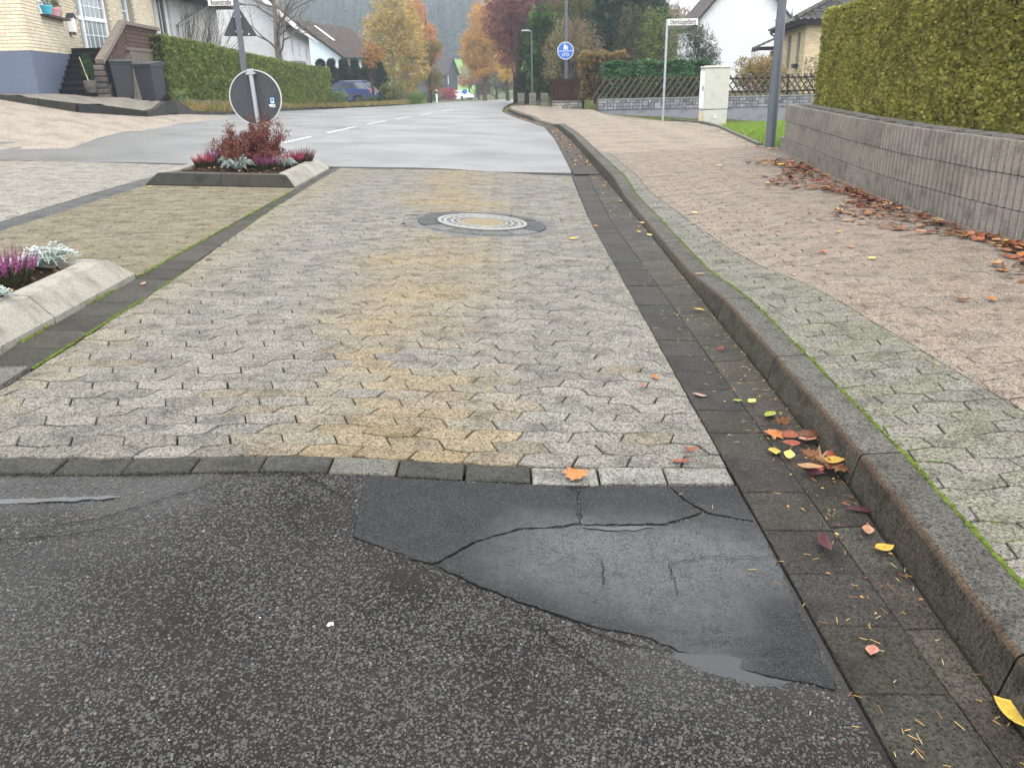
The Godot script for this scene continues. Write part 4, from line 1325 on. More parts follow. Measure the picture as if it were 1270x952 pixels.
func stone_face(node: Node3D, a: Vector3, b: Vector3, h: float, cols: Array, thick: float) -> void:
	# wall core and squared stones of mixed sizes on its front; a to b along the foot
	var L := Vector2(b.x - a.x, b.z - a.z).length()
	var u := Vector3(b.x - a.x, 0, b.z - a.z).normalized()
	var n := u.cross(Vector3.UP) * -1.0
	if n.z < 0: n = -n
	var bs := Basis(u, Vector3.UP, u.cross(Vector3.UP))
	var m := MB.new()
	m.col = Color(0.11, 0.11, 0.115)
	m.box((a + b) / 2 + Vector3(0, h / 2, 0) - n * thick / 2, Vector3(L, h, thick), bs)
	part("core", m.done(M.concrete), node)
	m = MB.new()
	m.col = Color(0.20, 0.20, 0.21)
	m.box((a + b) / 2 + Vector3(0, h + 0.025, 0) - n * (thick / 2 - 0.02), Vector3(L + 0.02, 0.05, thick + 0.06), bs, 0.008)
	part("coping", m.done(M.concrete), node)
	var cell := h / 3.0
	var nx := int(L / cell)
	var used := {}
	for j in 3:
		for i in nx:
			if used.has(Vector2i(i, j)): continue
			var wv := 1 + int(rng.randf() < 0.62)
			var hv := 1 + int(rng.randf() < 0.30 and j < 2)
			if wv == 2 and rng.randf() < 0.2 and hv == 1: wv = 3
			var ok := true
			for p in wv:
				for q in hv:
					if used.has(Vector2i(i + p, j + q)) or i + p >= nx: ok = false
			if not ok: wv = 1; hv = 1
			for p in wv:
				for q in hv: used[Vector2i(i + p, j + q)] = true
			var s := MB.new()
			var c: Color = pick(cols)
			var g := R(0.8, 1.2)
			s.col = Color(c.r * g, c.g * g, c.b * g)
			var gap := 0.016
			s.box(a.lerp(b, (i + wv * 0.5) * cell / L) + Vector3(0, (j + hv * 0.5) * cell, 0) + n * (0.004 + R(0, 0.012)), Vector3(wv * cell - gap, hv * cell - gap, 0.04), bs, 0.01)
			part("stone", s.done(M.concrete), node)

func garden_wall() -> void:
	var t := thing("stone_faced_wall", "grey blue stone faced garden wall with plastered foot under the lattice fence", "wall", Vector3(7.5, -0.3, -33.0))
	stone_face(t, Vector3(3.5, 0.08, -33.0), Vector3(13.4, 0.06, -33.0), 0.36, [Color(0.20, 0.21, 0.24), Color(0.16, 0.17, 0.195), Color(0.25, 0.26, 0.28), Color(0.22, 0.22, 0.23)], 0.26)
	var m := MB.new()
	var pr := PackedVector2Array([Vector2(3.5, 0.078), Vector2(13.4, 0.058), Vector2(13.4, -1.4), Vector2(3.5, -0.2)])
	m.ext(pr, Transform3D(Basis.IDENTITY, Vector3(0, 0, -33.25)), 0.246)
	part("plaster_foot", m.done(mk("plaster_foot", Color(0.17, 0.18, 0.205), 0.85, {"tex": ntex("fbm", 0.02, 95, [[0.0, 0.7], [0.5, 1.0], [1.0, 1.15]], 256, 5), "scale": 0.6})), t)

func lattice_fence() -> void:
	var t := thing("lattice_fence", "dark brown crossed lattice fence on top of the stone faced wall", "fence", Vector3(7.5, 0.46, -33.1))
	var half := MB.new()
	half.col = Color(0.10, 0.082, 0.062)
	half.tube([Vector3(0, -0.47, 0), Vector3(0, 0.47, 0)], [0.026, 0.024], 7)
	var fm := half.done(M.wood_dark)
	var back := MB.new()
	back.col = Color(0.032, 0.026, 0.022)
	back.tube([Vector3(0, -0.47, 0), Vector3(0, 0.47, 0)], [0.026, 0.024], 7)
	var bm := back.done(M.wood_dark)
	var x := 3.55
	while x < 13.2:
		for s in [0, 1]:
			var o := MeshInstance3D.new()
			o.name = "slat"
			o.mesh = fm if s == 0 else bm
			o.transform = Transform3D(Basis(Vector3.BACK, (-0.62 if s == 0 else 0.62) + R(-0.02, 0.02)), Vector3(x + 0.03 * s, 0.85 + R(-0.012, 0.012), -33.07 - 0.06 * s) - t.position)
			t.add_child(o, true)
		x += 0.235
	for y in [0.62, 1.1]:
		var m := MB.new()
		m.col = Color(0.035, 0.028, 0.023)
		m.tube([Vector3(3.4, y, -33.19), Vector3(13.3, y, -33.19)], [0.035, 0.035], 8)
		part("rail", m.done(M.wood_dark), t)
	for k in 5:
		var m := MB.new()
		m.col = Color(0.035, 0.028, 0.023)
		m.tube([Vector3(3.42 + k * 2.45, 0.3, -33.27), Vector3(3.42 + k * 2.45, 1.22, -33.27)], [0.05, 0.048], 8)
		part("post", m.done(M.wood_dark), t)

# ---------------------------------------------------------------- buildings
func wall_with_openings(mb: MB, a: Vector3, b: Vector3, h: float, thick: float, holes: Array, trim := 0.0) -> void:
	# a to b along the foot of the outer face; holes: Rect2 in (along, up); outward is u x up
	var L := Vector2(b.x - a.x, b.z - a.z).length()
	var u := Vector3(b.x - a.x, 0, b.z - a.z).normalized()
	var n := u.cross(Vector3.UP)
	var xs := [trim, L - trim]
	var ys := [0.0, h]
	for r in holes:
		for q in [r.position.x, r.end.x]: if q > 0 and q < L: xs.append(q)
		for q in [r.position.y, r.end.y]: if q > 0 and q < h: ys.append(q)
	xs.sort(); ys.sort()
	for i in xs.size() - 1:
		for j in ys.size() - 1:
			if xs[i + 1] - xs[i] < 1e-4 or ys[j + 1] - ys[j] < 1e-4: continue
			var c := Vector2((xs[i] + xs[i + 1]) / 2, (ys[j] + ys[j + 1]) / 2)
			var open := false
			for r in holes:
				if r.has_point(c): open = true
			if open: continue
			mb.box(a + u * c.x + Vector3(0, c.y, 0) - n * thick / 2, Vector3(xs[i + 1] - xs[i], ys[j + 1] - ys[j], thick), Basis(u, Vector3.UP, u.cross(Vector3.UP)))

func bricks_on(node: Node3D, a: Vector3, b: Vector3, y0: float, y1: float, holes: Array, cols: Array, singles: Array, rest: MB) -> void:
	var L := Vector2(b.x - a.x, b.z - a.z).length()
	var u := Vector3(b.x - a.x, 0, b.z - a.z).normalized()
	var n := u.cross(Vector3.UP)
	var bs := Basis(u, Vector3.UP, u.cross(Vector3.UP))
	var y := y0
	var row := 0
	while y < y1:
		var x := -0.125 * (row % 2)
		while x < L - 0.03:
			var xa := maxf(x, 0.0)
			var xb := minf(x + 0.24, L)
			x += 0.25
			var open := false
			for r in holes:
				if r.intersects(Rect2(xa + 0.01, y + 0.01 - a.y, xb - xa - 0.02, 0.05)): open = true
			if open or xb - xa < 0.03: continue
			var mb: MB = MB.new() if singles[0] > 0 else rest
			var c: Color = pick(cols)
			var g := R(0.92, 1.06)
			mb.col = Color(c.r * g, c.g * g, c.b * g)
			mb.box(Vector3(a.x, y + 0.0355, a.z) + u * (xa + xb) / 2 + n * 0.002, Vector3(xb - xa, 0.071, 0.03), bs)
			if singles[0] > 0:
				part("brick", mb.done(M.brick), node)
				singles[0] -= 1
		y += 0.083
		row += 1

func window_in(node: Node3D, a: Vector3, u: Vector3, r: Rect2, deep: float, cols: int, rows_: int, frame: Material, pane: Material, fw := 0.06) -> MeshInstance3D:
	var n := u.cross(Vector3.UP)
	var bs := Basis(u, Vector3.UP, u.cross(Vector3.UP))
	var o := a + u * r.position.x + Vector3(0, r.position.y, 0) - n * deep
	var w := r.size.x
	var h := r.size.y
	var m := MB.new()
	m.box(o + u * fw / 2 + Vector3(0, h / 2, 0), Vector3(fw, h, 0.07), bs)
	m.box(o + u * (w - fw / 2) + Vector3(0, h / 2, 0), Vector3(fw, h, 0.07), bs)
	m.box(o + u * w / 2 + Vector3(0, fw / 2, 0), Vector3(w - 2 * fw, fw, 0.07), bs)
	m.box(o + u * w / 2 + Vector3(0, h - fw / 2, 0), Vector3(w - 2 * fw, fw, 0.07), bs)
	var f := part("window", m.done(frame), node)
	m = MB.new()
	m.box(o + u * w / 2 + Vector3(0, h / 2, 0) - n * 0.01, Vector3(w - 2 * fw, h - 2 * fw, 0.012), bs)
	part("pane", m.done(pane), f)
	for i in range(1, cols):
		m = MB.new()
		m.box(o + u * (w * i / cols) + Vector3(0, h / 2, 0) + n * 0.006, Vector3(0.028, h - 2 * fw, 0.022), bs)
		part("glazing_bar", m.done(frame), f)
	for j in range(1, rows_):
		m = MB.new()
		m.box(o + u * w / 2 + Vector3(0, h * j / rows_, 0) + n * 0.007, Vector3(w - 2 * fw, 0.028, 0.022), bs)
		part("glazing_bar", m.done(frame), f)
	return f

func tiled_slope(mb: MB, e0: Vector3, e1: Vector3, r0: Vector3, r1: Vector3, tile := 0.3, rowh := 0.34, tone := Color(0.06, 0.058, 0.055)) -> void:
	# eave e0 to e1, ridge r0 to r1: rows of wavy tiles, each row lapping the one below
	var nr := int(ceil(((r0 - e0).length() + (r1 - e1).length()) * 0.5 / rowh))
	var nn := (e1 - e0).cross(r0 - e0)
	if nn.length() < 1e-5: nn = (e1 - e0).cross(r1 - e0)
	nn = nn.normalized()
	if nn.y < 0: nn = -nn
	for j in nr:
		var f0 := float(j) / nr
		var f1 := float(j + 1) / nr
		var a := e0.lerp(r0, f0)
		var b := e1.lerp(r1, f0)
		var c := e0.lerp(r0, f1)
		var d := e1.lerp(r1, f1)
		var nt := maxi(1, int((b - a).length() / tile))
		for i in nt:
			var g := R(0.8, 1.2)
			mb.col = Color(tone.r * g, tone.g * g, tone.b * g)
			for s in 3:
				var q0 := (i + s / 3.0) / nt
				var q1 := (i + (s + 1) / 3.0) / nt
				var h0: float = [0.045, 0.075, 0.02][s]
				var h1: float = [0.075, 0.02, 0.045][s]
				var p0 := a.lerp(b, q0) + nn * h0
				var p1 := a.lerp(b, q1) + nn * h1
				var p2 := c.lerp(d, q1) + nn * (h1 - 0.03)
				var p3 := c.lerp(d, q0) + nn * (h0 - 0.03)
				mb.quad(p0, p1, p2, p3)
				mb.quad(p0 - nn * 0.04, p1 - nn * 0.04, p1, p0)

func bungalow() -> void:
	# corner at (13.4, -40); one long wall runs away to the back right, the other to the right
	var base := Vector3(14.5, 0.4, -44.0)
	var t := thing("brick_bungalow", "cream brick bungalow with dark tiled roof behind the lattice fence", "house", base)
	var c := Vector3(13.55, 0.2, -40.0)
	var u := Vector3(2.9, 0, -15.0).normalized()   # along the long wall, away
	var far := c + u * 9.5
	var rt := c + Vector3(5.0, 0, -0.6)
	var holes := [Rect2(1.55, 1.35, 0.95, 1.4), Rect2(4.9, 1.1, 1.3, 1.65)]
	var m := MB.new()
	# the long wall is seen from the left, so it runs from far to near for its outside to face the road
	var La := 9.5
	var hb := []
	for r in holes: hb.append(Rect2(La - r.end.x, r.position.y, r.size.x, r.size.y))
	wall_with_openings(m, far, c, 3.2, 0.3, hb, 0.09)
	wall_with_openings(m, c, rt, 3.2, 0.3, [], 0.09)
	m.box(Vector3(17.5, 1.6, -46.0), Vector3(4.0, 3.0, 9.0))
	part("wall", m.done(M.mortar), t)
	var rest := MB.new()
	var left := [0]
	var cream := [Color(0.52, 0.43, 0.28), Color(0.56, 0.47, 0.32), Color(0.48, 0.39, 0.25)]
	bricks_on(t, far, c, 0.25, 3.4, hb, cream, left, rest)
	bricks_on(t, c, rt, 0.25, 3.4, [], cream, left, rest)
	part("brickwork", rest.done(M.brick), t, true, true)
	for k in hb.size():
		var f := window_in(t, far, -u, hb[k], 0.16, 2, 1, mk("brown_frame", Color(0.035, 0.02, 0.014), 0.5), M.glass, 0.1)
		var n := (-u).cross(Vector3.UP)
		m = MB.new()
		m.box(far - u * (hb[k].position.x + hb[k].size.x * 0.74) + Vector3(0, hb[k].position.y + hb[k].size.y * 0.5, 0) - n * 0.145, Vector3(hb[k].size.x * 0.3, hb[k].size.y - 0.2, 0.01), Basis(-u, Vector3.UP, (-u).cross(Vector3.UP)))
		part("curtain", m.done(M.sign_white), f)
	# flower box under the nearer window
	m = MB.new()
	var wp: Vector3 = far - u * (hb[0].position.x + 0.48) + Vector3(0, 1.42, 0) + (-u).cross(Vector3.UP) * 0.1
	m.box(wp - Vector3(0, 0.12, 0), Vector3(0.9, 0.2, 0.2), Basis(-u, Vector3.UP, (-u).cross(Vector3.UP)))
	part("flower_box", m.done(M.dark_trim), t)
	# roof: hipped, wide dark eaves
	var n1 := (-u).cross(Vector3.UP).normalized()
	var e0 := c + n1 * 0.55 - u * 0.6 + Vector3(0, 3.24, 0)
	var e1 := c + n1 * 0.55 + u * 10.0 + Vector3(0, 3.24, 0)
	var e2 := rt - u * 0.6 + Vector3(1.0, 3.24, 0)
	var top0 := c - n1 * 3.6 + u * 3.6 + Vector3(0, 5.3, 0)
	var top1 := c - n1 * 3.6 + u * 8.5 + Vector3(0, 5.3, 0)
	var rm := MB.new()
	tiled_slope(rm, e0, e1, top0, top1)
	tiled_slope(rm, e2, e0, top0 + Vector3(0.5, 0, 0), top0)
	var rf := part("roof", rm.done(M.roof), t)
	m = MB.new()
	m.col = Color(0.018, 0.015, 0.014)
	m.bar(e0 + Vector3(0, -0.12, 0), e1 + Vector3(0, -0.12, 0), 0.04, 0.26)
	m.bar(e0 + Vector3(0, -0.12, 0), e2 + Vector3(0, -0.12, 0), 0.04, 0.26)
	m.quad(e0 + Vector3(0, -0.22, 0), e1 + Vector3(0, -0.22, 0), e1 - n1 * 0.6 + Vector3(0, -0.22, 0), e0 - n1 * 0.6 + Vector3(0, -0.22, 0))
	part("fascia", m.done(M.plain), rf)
	m = MB.new()
	m.col = Color(0.09, 0.085, 0.08)
	for k in 12:
		m.tube([e0.lerp(top0, k / 12.0) + Vector3(0, 0.06, 0), e0.lerp(top0, (k + 0.9) / 12.0) + Vector3(0, 0.1, 0)], [0.13, 0.11], 8)
	part("hip_tiles", m.done(M.roof), rf)
	m = MB.new()
	m.tube([e0 + n1 * 0.07 + Vector3(0, -0.03, 0), e1 + n1 * 0.07 + Vector3(0, -0.03, 0)], [0.075, 0.075], 8)
	var gt := part("rain_gutter", m.done(mk("brown_metal", Color(0.04, 0.028, 0.024), 0.4)), t)
	m = MB.new()
	var dp := e1 - u * 0.35
	m.tube([dp + Vector3(0, -0.1, 0), dp + Vector3(0, -0.25, 0), dp - n1 * 0.45 + Vector3(0, -0.55, 0), dp - n1 * 0.5 + Vector3(0, -3.0, 0)], [0.05, 0.05, 0.05, 0.05], 8)
	part("downpipe", m.done(M.brown_metal), gt)
	# lower annexe at the far end
	var ac := far - n1 * 0.0 + u * 0.1
	var af := ac + u * 5.0 
	m = MB.new()
	wall_with_openings(m, af, ac, 2.2, 0.3, [Rect2(2.2, 1.0, 0.8, 0.8)])
	part("annexe_wall", m.done(M.mortar), t)
	rest = MB.new()
	bricks_on(t, af, ac, 0.25, 2.4, [Rect2(2.2, 1.0, 0.8, 0.8)], cream, [0], rest)
	part("annexe_brickwork", rest.done(M.brick), t, true, true)
	window_in(t, af, -u, Rect2(2.2, 1.0, 0.8, 0.8), 0.16, 1, 1, M.brown_frame, M.glass)
	rm = MB.new()
	var g0 := ac + n1 * 1.1 + Vector3(0, 2.35, 0)
	var g1 := af + n1 * 1.1 + Vector3(0, 2.35, 0)
	tiled_slope(rm, g0, g1, g0 - n1 * 2.6 + Vector3(0, 1.1, 0), g1 - n1 * 2.6 + Vector3(0, 1.1, 0))
	rm.col = Color(0.018, 0.015, 0.014)
	rm.bar(g0 + Vector3(0, -0.1, 0), g1 + Vector3(0, -0.1, 0), 0.05, 0.2)
	rm.bar(g0 + Vector3(0, -0.1, 0), g0 - n1 * 1.1 + Vector3(0, -0.1, 0), 0.05, 0.2)
	part("annexe_roof", rm.done(M.roof), t)

func gable_house(t: Node3D, c: Vector3, right: Vector3, back: Vector3, w: float, len_: float, eave: float, ridge: float, wall: Material, holes_front: Array, holes_side: Array, side_left: bool, tone: Color, over := 0.5, verge: Material = null) -> void:
	# gable front from c along right (width w), the house runs along back
	var m := MB.new()
	wall_with_openings(m, c, c + right * w, eave, 0.3, holes_front)
	var pr := PackedVector2Array([Vector2(0, eave), Vector2(w, eave), Vector2(w / 2, ridge)])
	m.ext(pr, Transform3D(Basis(right, Vector3.UP, right.cross(Vector3.UP)), c - right.cross(Vector3.UP) * 0.3), 0.3)
	m.ext(pr, Transform3D(Basis(right, Vector3.UP, right.cross(Vector3.UP)), c + back * len_), 0.3)
	if side_left:
		wall_with_openings(m, c + back * len_, c, eave, 0.3, holes_side)
		wall_with_openings(m, c + right * w, c + right * w + back * len_, eave, 0.3, [])
	else:
		wall_with_openings(m, c + right * w, c + right * w + back * len_, eave, 0.3, holes_side)
		wall_with_openings(m, c + back * len_, c, eave, 0.3, [])
	wall_with_openings(m, c + right * w + back * len_, c + back * len_, eave, 0.3, [])
	part("wall", m.done(wall), t)
	var dirs := (ridge - eave) / (w / 2)
	var rm := MB.new()
	var y0 := Vector3(0, eave - over * dirs, 0)
	var fr := -back * over
	tiled_slope(rm, c - right * over + y0 + fr, c - right * over + y0 + back * (len_ + over), c + right * w / 2 + Vector3(0, ridge, 0) + fr, c + right * w / 2 + Vector3(0, ridge, 0) + back * (len_ + over), 0.45, 0.4, tone)
	tiled_slope(rm, c + right * (w + over) + y0 + back * (len_ + over), c + right * (w + over) + y0 + fr, c + right * w / 2 + Vector3(0, ridge, 0) + back * (len_ + over), c + right * w / 2 + Vector3(0, ridge, 0) + fr, 0.45, 0.4, tone)
	var rf := part("roof", rm.done(M.roof), t)
	m = MB.new()
	m.col = Color(1, 1, 1)
	for s in [0, 1]:
		var e := (c - right * over if s == 0 else c + right * (w + over)) + y0 + fr
		m.bar(e + Vector3(0, -0.03, 0), c + right * w / 2 + Vector3(0, ridge - 0.03, 0) + fr, 0.05, 0.2)
		var e2: Vector3 = e + back * (len_ + 2 * over)
		m.bar(e + Vector3(0, -0.06, 0), e2 + Vector3(0, -0.06, 0), 0.1, 0.14)
	part("bargeboard", m.done(verge if verge else M.dark_trim), rf)

func white_gable_house() -> void:
	var t := thing("white_gable_house", "tall white house with a blank windowless gable behind the bungalow", "house", Vector3(19.2, 0.0, -75.0))
	gable_house(t, Vector3(16.2, -0.3, -75.0), Vector3(1, 0, 0.05).normalized(), Vector3(0.05, 0, -1).normalized(), 7.6, 11.0, 5.6, 9.9, M.render, [], [], true, Color(0.075, 0.06, 0.055), 0.4)
	var m := MB.new()
	m.col = Color(0.30, 0.31, 0.33)
	m.box(Vector3(20.6, 4.1, -66.0), Vector3(0.9, 1.1, 0.9), Basis.IDENTITY, 0.02)
	m.box(Vector3(20.6, 4.7, -66.0), Vector3(1.0, 0.1, 1.0), Basis.IDENTITY, 0.02)
	var ch := thing("chimney", "square pale grey chimney stack between bungalow roof and white gable", "chimney", Vector3(20.6, 0.0, -66.0))
	m.box(Vector3(20.6, 1.5, -66.0), Vector3(0.88, 4.2, 0.88))
	part("stack", m.done(M.concrete), ch)

# ---------------------------------------------------------------- left of the road
func forecourt_y(x: float, z: float) -> float:
	# levels read off along the kerb, the house, the steps and the bins, blended
	var sum := 0.0
	var w := 0.0
	for p in [[-13.6, -19.8, 1.32], [-11.9, -20.6, 1.24], [-10.26, -20.8, 1.0], [-9.37, -22.5, 0.74], [-9.83, -27.3, 0.5], [-12.99, -22.5, 1.26], [-12.1, -22.6, 1.23], [-12.4, -24.2, 1.18], [-11.06, -24.0, 1.1], [-10.9, -25.0, 1.0], [-10.1, -25.0, 0.91], [-11.4, -29.3, 0.8]]:
		var k := 1.0 / (0.05 + pow(x - p[0], 2) + pow(z - p[1], 2))
		k *= k
		sum += k * p[2]
		w += k
	return sum / w

func left_side() -> void:
	brick_house()
	white_houses()
	# --- the clipped hedge along the road
	var hp := [Vector2(-11.35, -29.6), Vector2(-11.1, -36.0), Vector2(-10.8, -45.0), Vector2(-10.55, -53.0)]
	hedge("clipped_hedge", "long clipped dark green thuja hedge along the left side of the road", hp, -1.1, func(p): return verge_y(p.x, p.y), 2.12, 70000, 0.10, [Color(0.155, 0.215, 0.045), Color(0.115, 0.175, 0.04), Color(0.21, 0.26, 0.06), Color(0.085, 0.135, 0.034), Color(0.22, 0.21, 0.065)], 0.15)
	var kn := thing("hedge_border", "row of grey edging blocks at the foot of the left hedge", "edging", Vector3(-11.0, 0.5, -38.0))
	for i in 24:
		var z := -29.8 - i * 0.95
		var x := table(-z, [29.6, 36.0, 45.0, 53.0], [-11.22, -10.97, -10.67, -10.42])
		var m := MB.new()
		var g := R(0.12, 0.17)
		m.col = Color(g, g, g * 0.95)
		m.bar(Vector3(x, verge_y(x, z) + 0.04, z), Vector3(x + 0.02, verge_y(x, z - 0.94) + 0.04, z - 0.94), 0.1, 0.24)
		part("edging_block", m.done(M.concrete), kn)

func brick_house() -> void:
	var C := Vector3(-12.0, 0.9, -22.5)
	var E_ := Vector3(-13.22, 0.9, -27.6)
	var F := Vector3(-13.45, 0.9, -34.6)
	var A := Vector3(-19.0, 0.9, -22.4)
	var t := thing("brick_house", "cream brick house with blue grey plinth and glazed white door", "house", Vector3(-14.5, 0.9, -27.0))
	var h1 := [Rect2(1.7, 2.32, 2.2, 1.3)]
	var h2 := [Rect2(0.45, 1.50, 2.25, 2.6), Rect2(4.0, 2.35, 0.95, 1.15)]
	var m := MB.new()
	wall_with_openings(m, A, C, 5.6, 0.3, [], 0.1)
	wall_with_openings(m, C, E_, 5.6, 0.3, h1, 0.12)
	wall_with_openings(m, E_, F, 5.6, 0.3, h2)
	m.box(Vector3(-17.0, 3.6, -28.5), Vector3(5.0, 5.6, 11.5))
	part("wall", m.done(M.mortar), t)
	# plinth, standing proud
	m = MB.new()
	m.ext(PackedVector2Array([Vector2(A.x, -A.z), Vector2(C.x + 0.03, -C.z - 0.03), Vector2(E_.x + 0.03, -E_.z), Vector2(E_.x - 2.0, -E_.z), Vector2(A.x, -A.z + 2.0)]), Transform3D(Basis(Vector3.RIGHT, Vector3.FORWARD, Vector3.UP), Vector3(0, 0.4, 0)), 1.86)
	part("plinth", m.done(M.plinth), t)
	var cream := [Color(0.60, 0.53, 0.40), Color(0.64, 0.57, 0.44), Color(0.57, 0.50, 0.37), Color(0.62, 0.55, 0.43)]
	var rest := MB.new()
	var left := [300]
	# the visible end of the front first, then the side
	bricks_on(t, Vector3(-13.75, 0.9, C.z + 0.02), C, 2.27, 4.75, [], cream, left, rest)
	bricks_on(t, C, E_, 2.27, 4.75, h1, cream, left, rest)
	bricks_on(t, E_, F, 2.27, 4.75, h2, cream, left, rest)
	bricks_on(t, A, Vector3(-13.75, 0.9, C.z + 0.02), 2.27, 4.75, [], cream, [0], rest)
	part("brickwork", rest.done(M.brick), t, true, true)
	m = MB.new()
	for e in [[A, C], [C, E_], [E_, F]]:
		var u: Vector3 = (e[1] - e[0]).normalized()
		var n: Vector3 = u.cross(Vector3.UP)
		m.box((e[0] + e[1]) / 2 + Vector3(0, 5.1, 0) + n * 0.012, Vector3((e[1] - e[0]).length(), 1.1, 0.02), Basis(u, Vector3.UP, u.cross(Vector3.UP)))
	part("upper_wall", m.done(mk("cream_render", Color(0.55, 0.48, 0.36), 0.8)), t)
	var roof := MB.new()
	tiled_slope(roof, A + Vector3(-0.5, 5.4, 0.7), C + Vector3(0.7, 5.4, 0.7), A + Vector3(-0.5, 9.0, -5.5), C + Vector3(-2.0, 9.0, -5.5), 0.4, 0.4)
	tiled_slope(roof, C + Vector3(0.7, 5.4, 0.7), F + Vector3(0.7, 5.4, -0.5), C + Vector3(-2.0, 9.0, -5.5), F + Vector3(-3.0, 9.0, -0.5), 0.4, 0.4)
	roof.col = Color(0.06, 0.058, 0.055)
	roof.tube([C + Vector3(0.7, 5.44, 0.7), C + Vector3(-2.0, 9.04, -5.5)], [0.14, 0.14], 8)
	part("roof", roof.done(M.roof), t)
	# windows
	var u1 := (E_ - C).normalized()
	var u2 := (F - E_).normalized()
	var n1 := u1.cross(Vector3.UP)
	var n2 := u2.cross(Vector3.UP)
	window_in(t, C, u1, h1[0], 0.22, 1, 1, M.white_plastic, mk("blind", Color(0.66, 0.68, 0.69), 0.6), 0.07)
	window_in(t, E_, u2, h2[1], 0.2, 2, 2, M.white_plastic, M.glass_pale, 0.09)
	m = MB.new()
	m.box(C + u1 * 2.8 + Vector3(0, 2.29, 0) + n1 * 0.03, Vector3(2.3, 0.05, 0.4), Basis(u1, Vector3.UP, u1.cross(Vector3.UP)))
	part("window_sill", m.done(mk("sill", Color(0.05, 0.035, 0.035), 0.5)), t)
	# glazed door: frame, panes with bars, and a side light
	var bs2 := Basis(u2, Vector3.UP, u2.cross(Vector3.UP))
	var d0 := E_ + u2 * 0.45 + Vector3(0, 1.5, 0) - n2 * 0.1
	m = MB.new()
	for x in [0.06, 0.42, 2.19]: m.box(d0 + u2 * x + Vector3(0, 1.3, 0), Vector3(0.11, 2.6, 0.09), bs2)
	for y in [0.05, 0.98, 2.55]: m.box(d0 + u2 * 1.125 + Vector3(0, y, 0) + n2 * 0.003, Vector3(2.25, 0.11, 0.09), bs2)
	var dr := part("door", m.done(M.white_plastic), t)
	m = MB.new()
	m.box(d0 + u2 * 1.125 + Vector3(0, 1.3, 0) - n2 * 0.02, Vector3(2.2, 2.55, 0.012), bs2)
	part("pane", m.done(M.glass_pale), dr)
	for k in 4:
		m = MB.new()
		m.box(d0 + u2 * (0.42 + 1.77 * (k + 1) / 5.0) + Vector3(0, 1.3, 0) - n2 * 0.004, Vector3(0.025, 2.5, 0.02), bs2)
		part("glazing_bar", m.done(M.white_plastic), dr)
	for y in [0.5, 1.36, 1.75, 2.15]:
		m = MB.new()
		m.box(d0 + u2 * 1.3 + Vector3(0, y, 0) - n2 * 0.003, Vector3(1.75, 0.025, 0.02), bs2)
		part("glazing_bar", m.done(M.white_plastic), dr)
	m = MB.new()
	m.tube([d0 + u2 * 0.5 + Vector3(0, 0.95, 0) + n2 * 0.06, d0 + u2 * 0.5 + Vector3(0, 1.25, 0) + n2 * 0.09, d0 + u2 * 0.5 + Vector3(0, 1.5, 0) + n2 * 0.06], [0.014, 0.014, 0.014], 6)
	part("handle", m.done(M.galv), dr)
	# --- steps and landing
	var st := thing("front_steps", "flight of dark slate steps climbing to the glazed door", "steps", Vector3(-12.0, 1.14, -25.0))
	for k in 8:
		var z := -24.35 - 0.32 * k
		var y := 1.16 + 0.16 * (k + 1)
		var xl := lerpf(-12.42, -13.05, (-z - 24.35) / 2.6) + 0.02
		var xr := -11.10 - 0.16 * (-z - 24.0)
		m = MB.new()
		m.box(Vector3((xl + xr) / 2, y - 0.025, z - 0.17), Vector3(xr - xl, 0.05, 0.36), Basis.IDENTITY, 0.008)
		var s := part("step", m.done(M.slate), st)
		m = MB.new()
		m.box(Vector3((xl + xr) / 2, (y - 0.05 + 0.7) / 2, z - 0.18), Vector3(xr - xl, y - 0.75, 0.31))
		part("riser", m.done(M.slate), s)
	m = MB.new()
	m.ext(PackedVector2Array([Vector2(-13.15, 26.95), Vector2(-11.6, 26.95), Vector2(-12.1, 30.9), Vector2(-13.28, 30.9)]), Transform3D(Basis(Vector3.RIGHT, Vector3.FORWARD, Vector3.UP), Vector3(0, 0.5, 0)), 1.92)
	part("landing", m.done(M.slate), st)
	# --- balustrade of pierced blocks
	var b := thing("balustrade", "brown pierced block balustrade with sloping cap beside the dark steps", "balustrade", Vector3(-11.4, 1.0, -27.0))
	var q0 := Vector3(-10.98, 2.0, -24.0)
	var q1 := Vector3(-11.46, 3.13, -27.0)
	var q2 := Vector3(-11.98, 3.13, -30.9)
	var capm := MB.new()
	capm.col = Color(0.20, 0.175, 0.15)
	capm.bar(q0, q1 + Vector3(0, 0.02, 0), 0.22, 0.12)
	capm.bar(q1, q2, 0.22, 0.1)
	part("cap", capm.done(M.concrete), b)
	m = MB.new()
	m.col = Color(0.16, 0.135, 0.115)
	var low0 := Vector3(-11.0, 1.1, -24.1)
	var uu := (q2 - q1).normalized()
	m.box((q1 + q2) / 2 + Vector3(0, -1.63, 0), Vector3(0.14, 1.86, (q2 - q1).length()), Basis(Vector3.UP.cross(uu) * -1.0, Vector3.UP, -uu))
	m.bar(q1 + Vector3(0.03, -0.72, 0.3), q2 + Vector3(0.03, -0.72, 0), 0.18, 0.1)
	part("lower_wall", m.done(M.concrete), b)
	var blk := MB.new()
	blk.col = Color(0.15, 0.10, 0.085)
	blk.box(Vector3(0, 0.0, 0), Vector3(0.05, 0.035, 0.17), Basis(Vector3.RIGHT, 0.5))
	blk.box(Vector3(0, 0.02, 0.05), Vector3(0.06, 0.10, 0.03), Basis(Vector3.RIGHT, -0.4))
	blk.box(Vector3(0.012, 0.035, -0.03), Vector3(0.05, 0.05, 0.05), Basis(Vector3.RIGHT, 0.78))
	var blkm := blk.done(M.concrete)
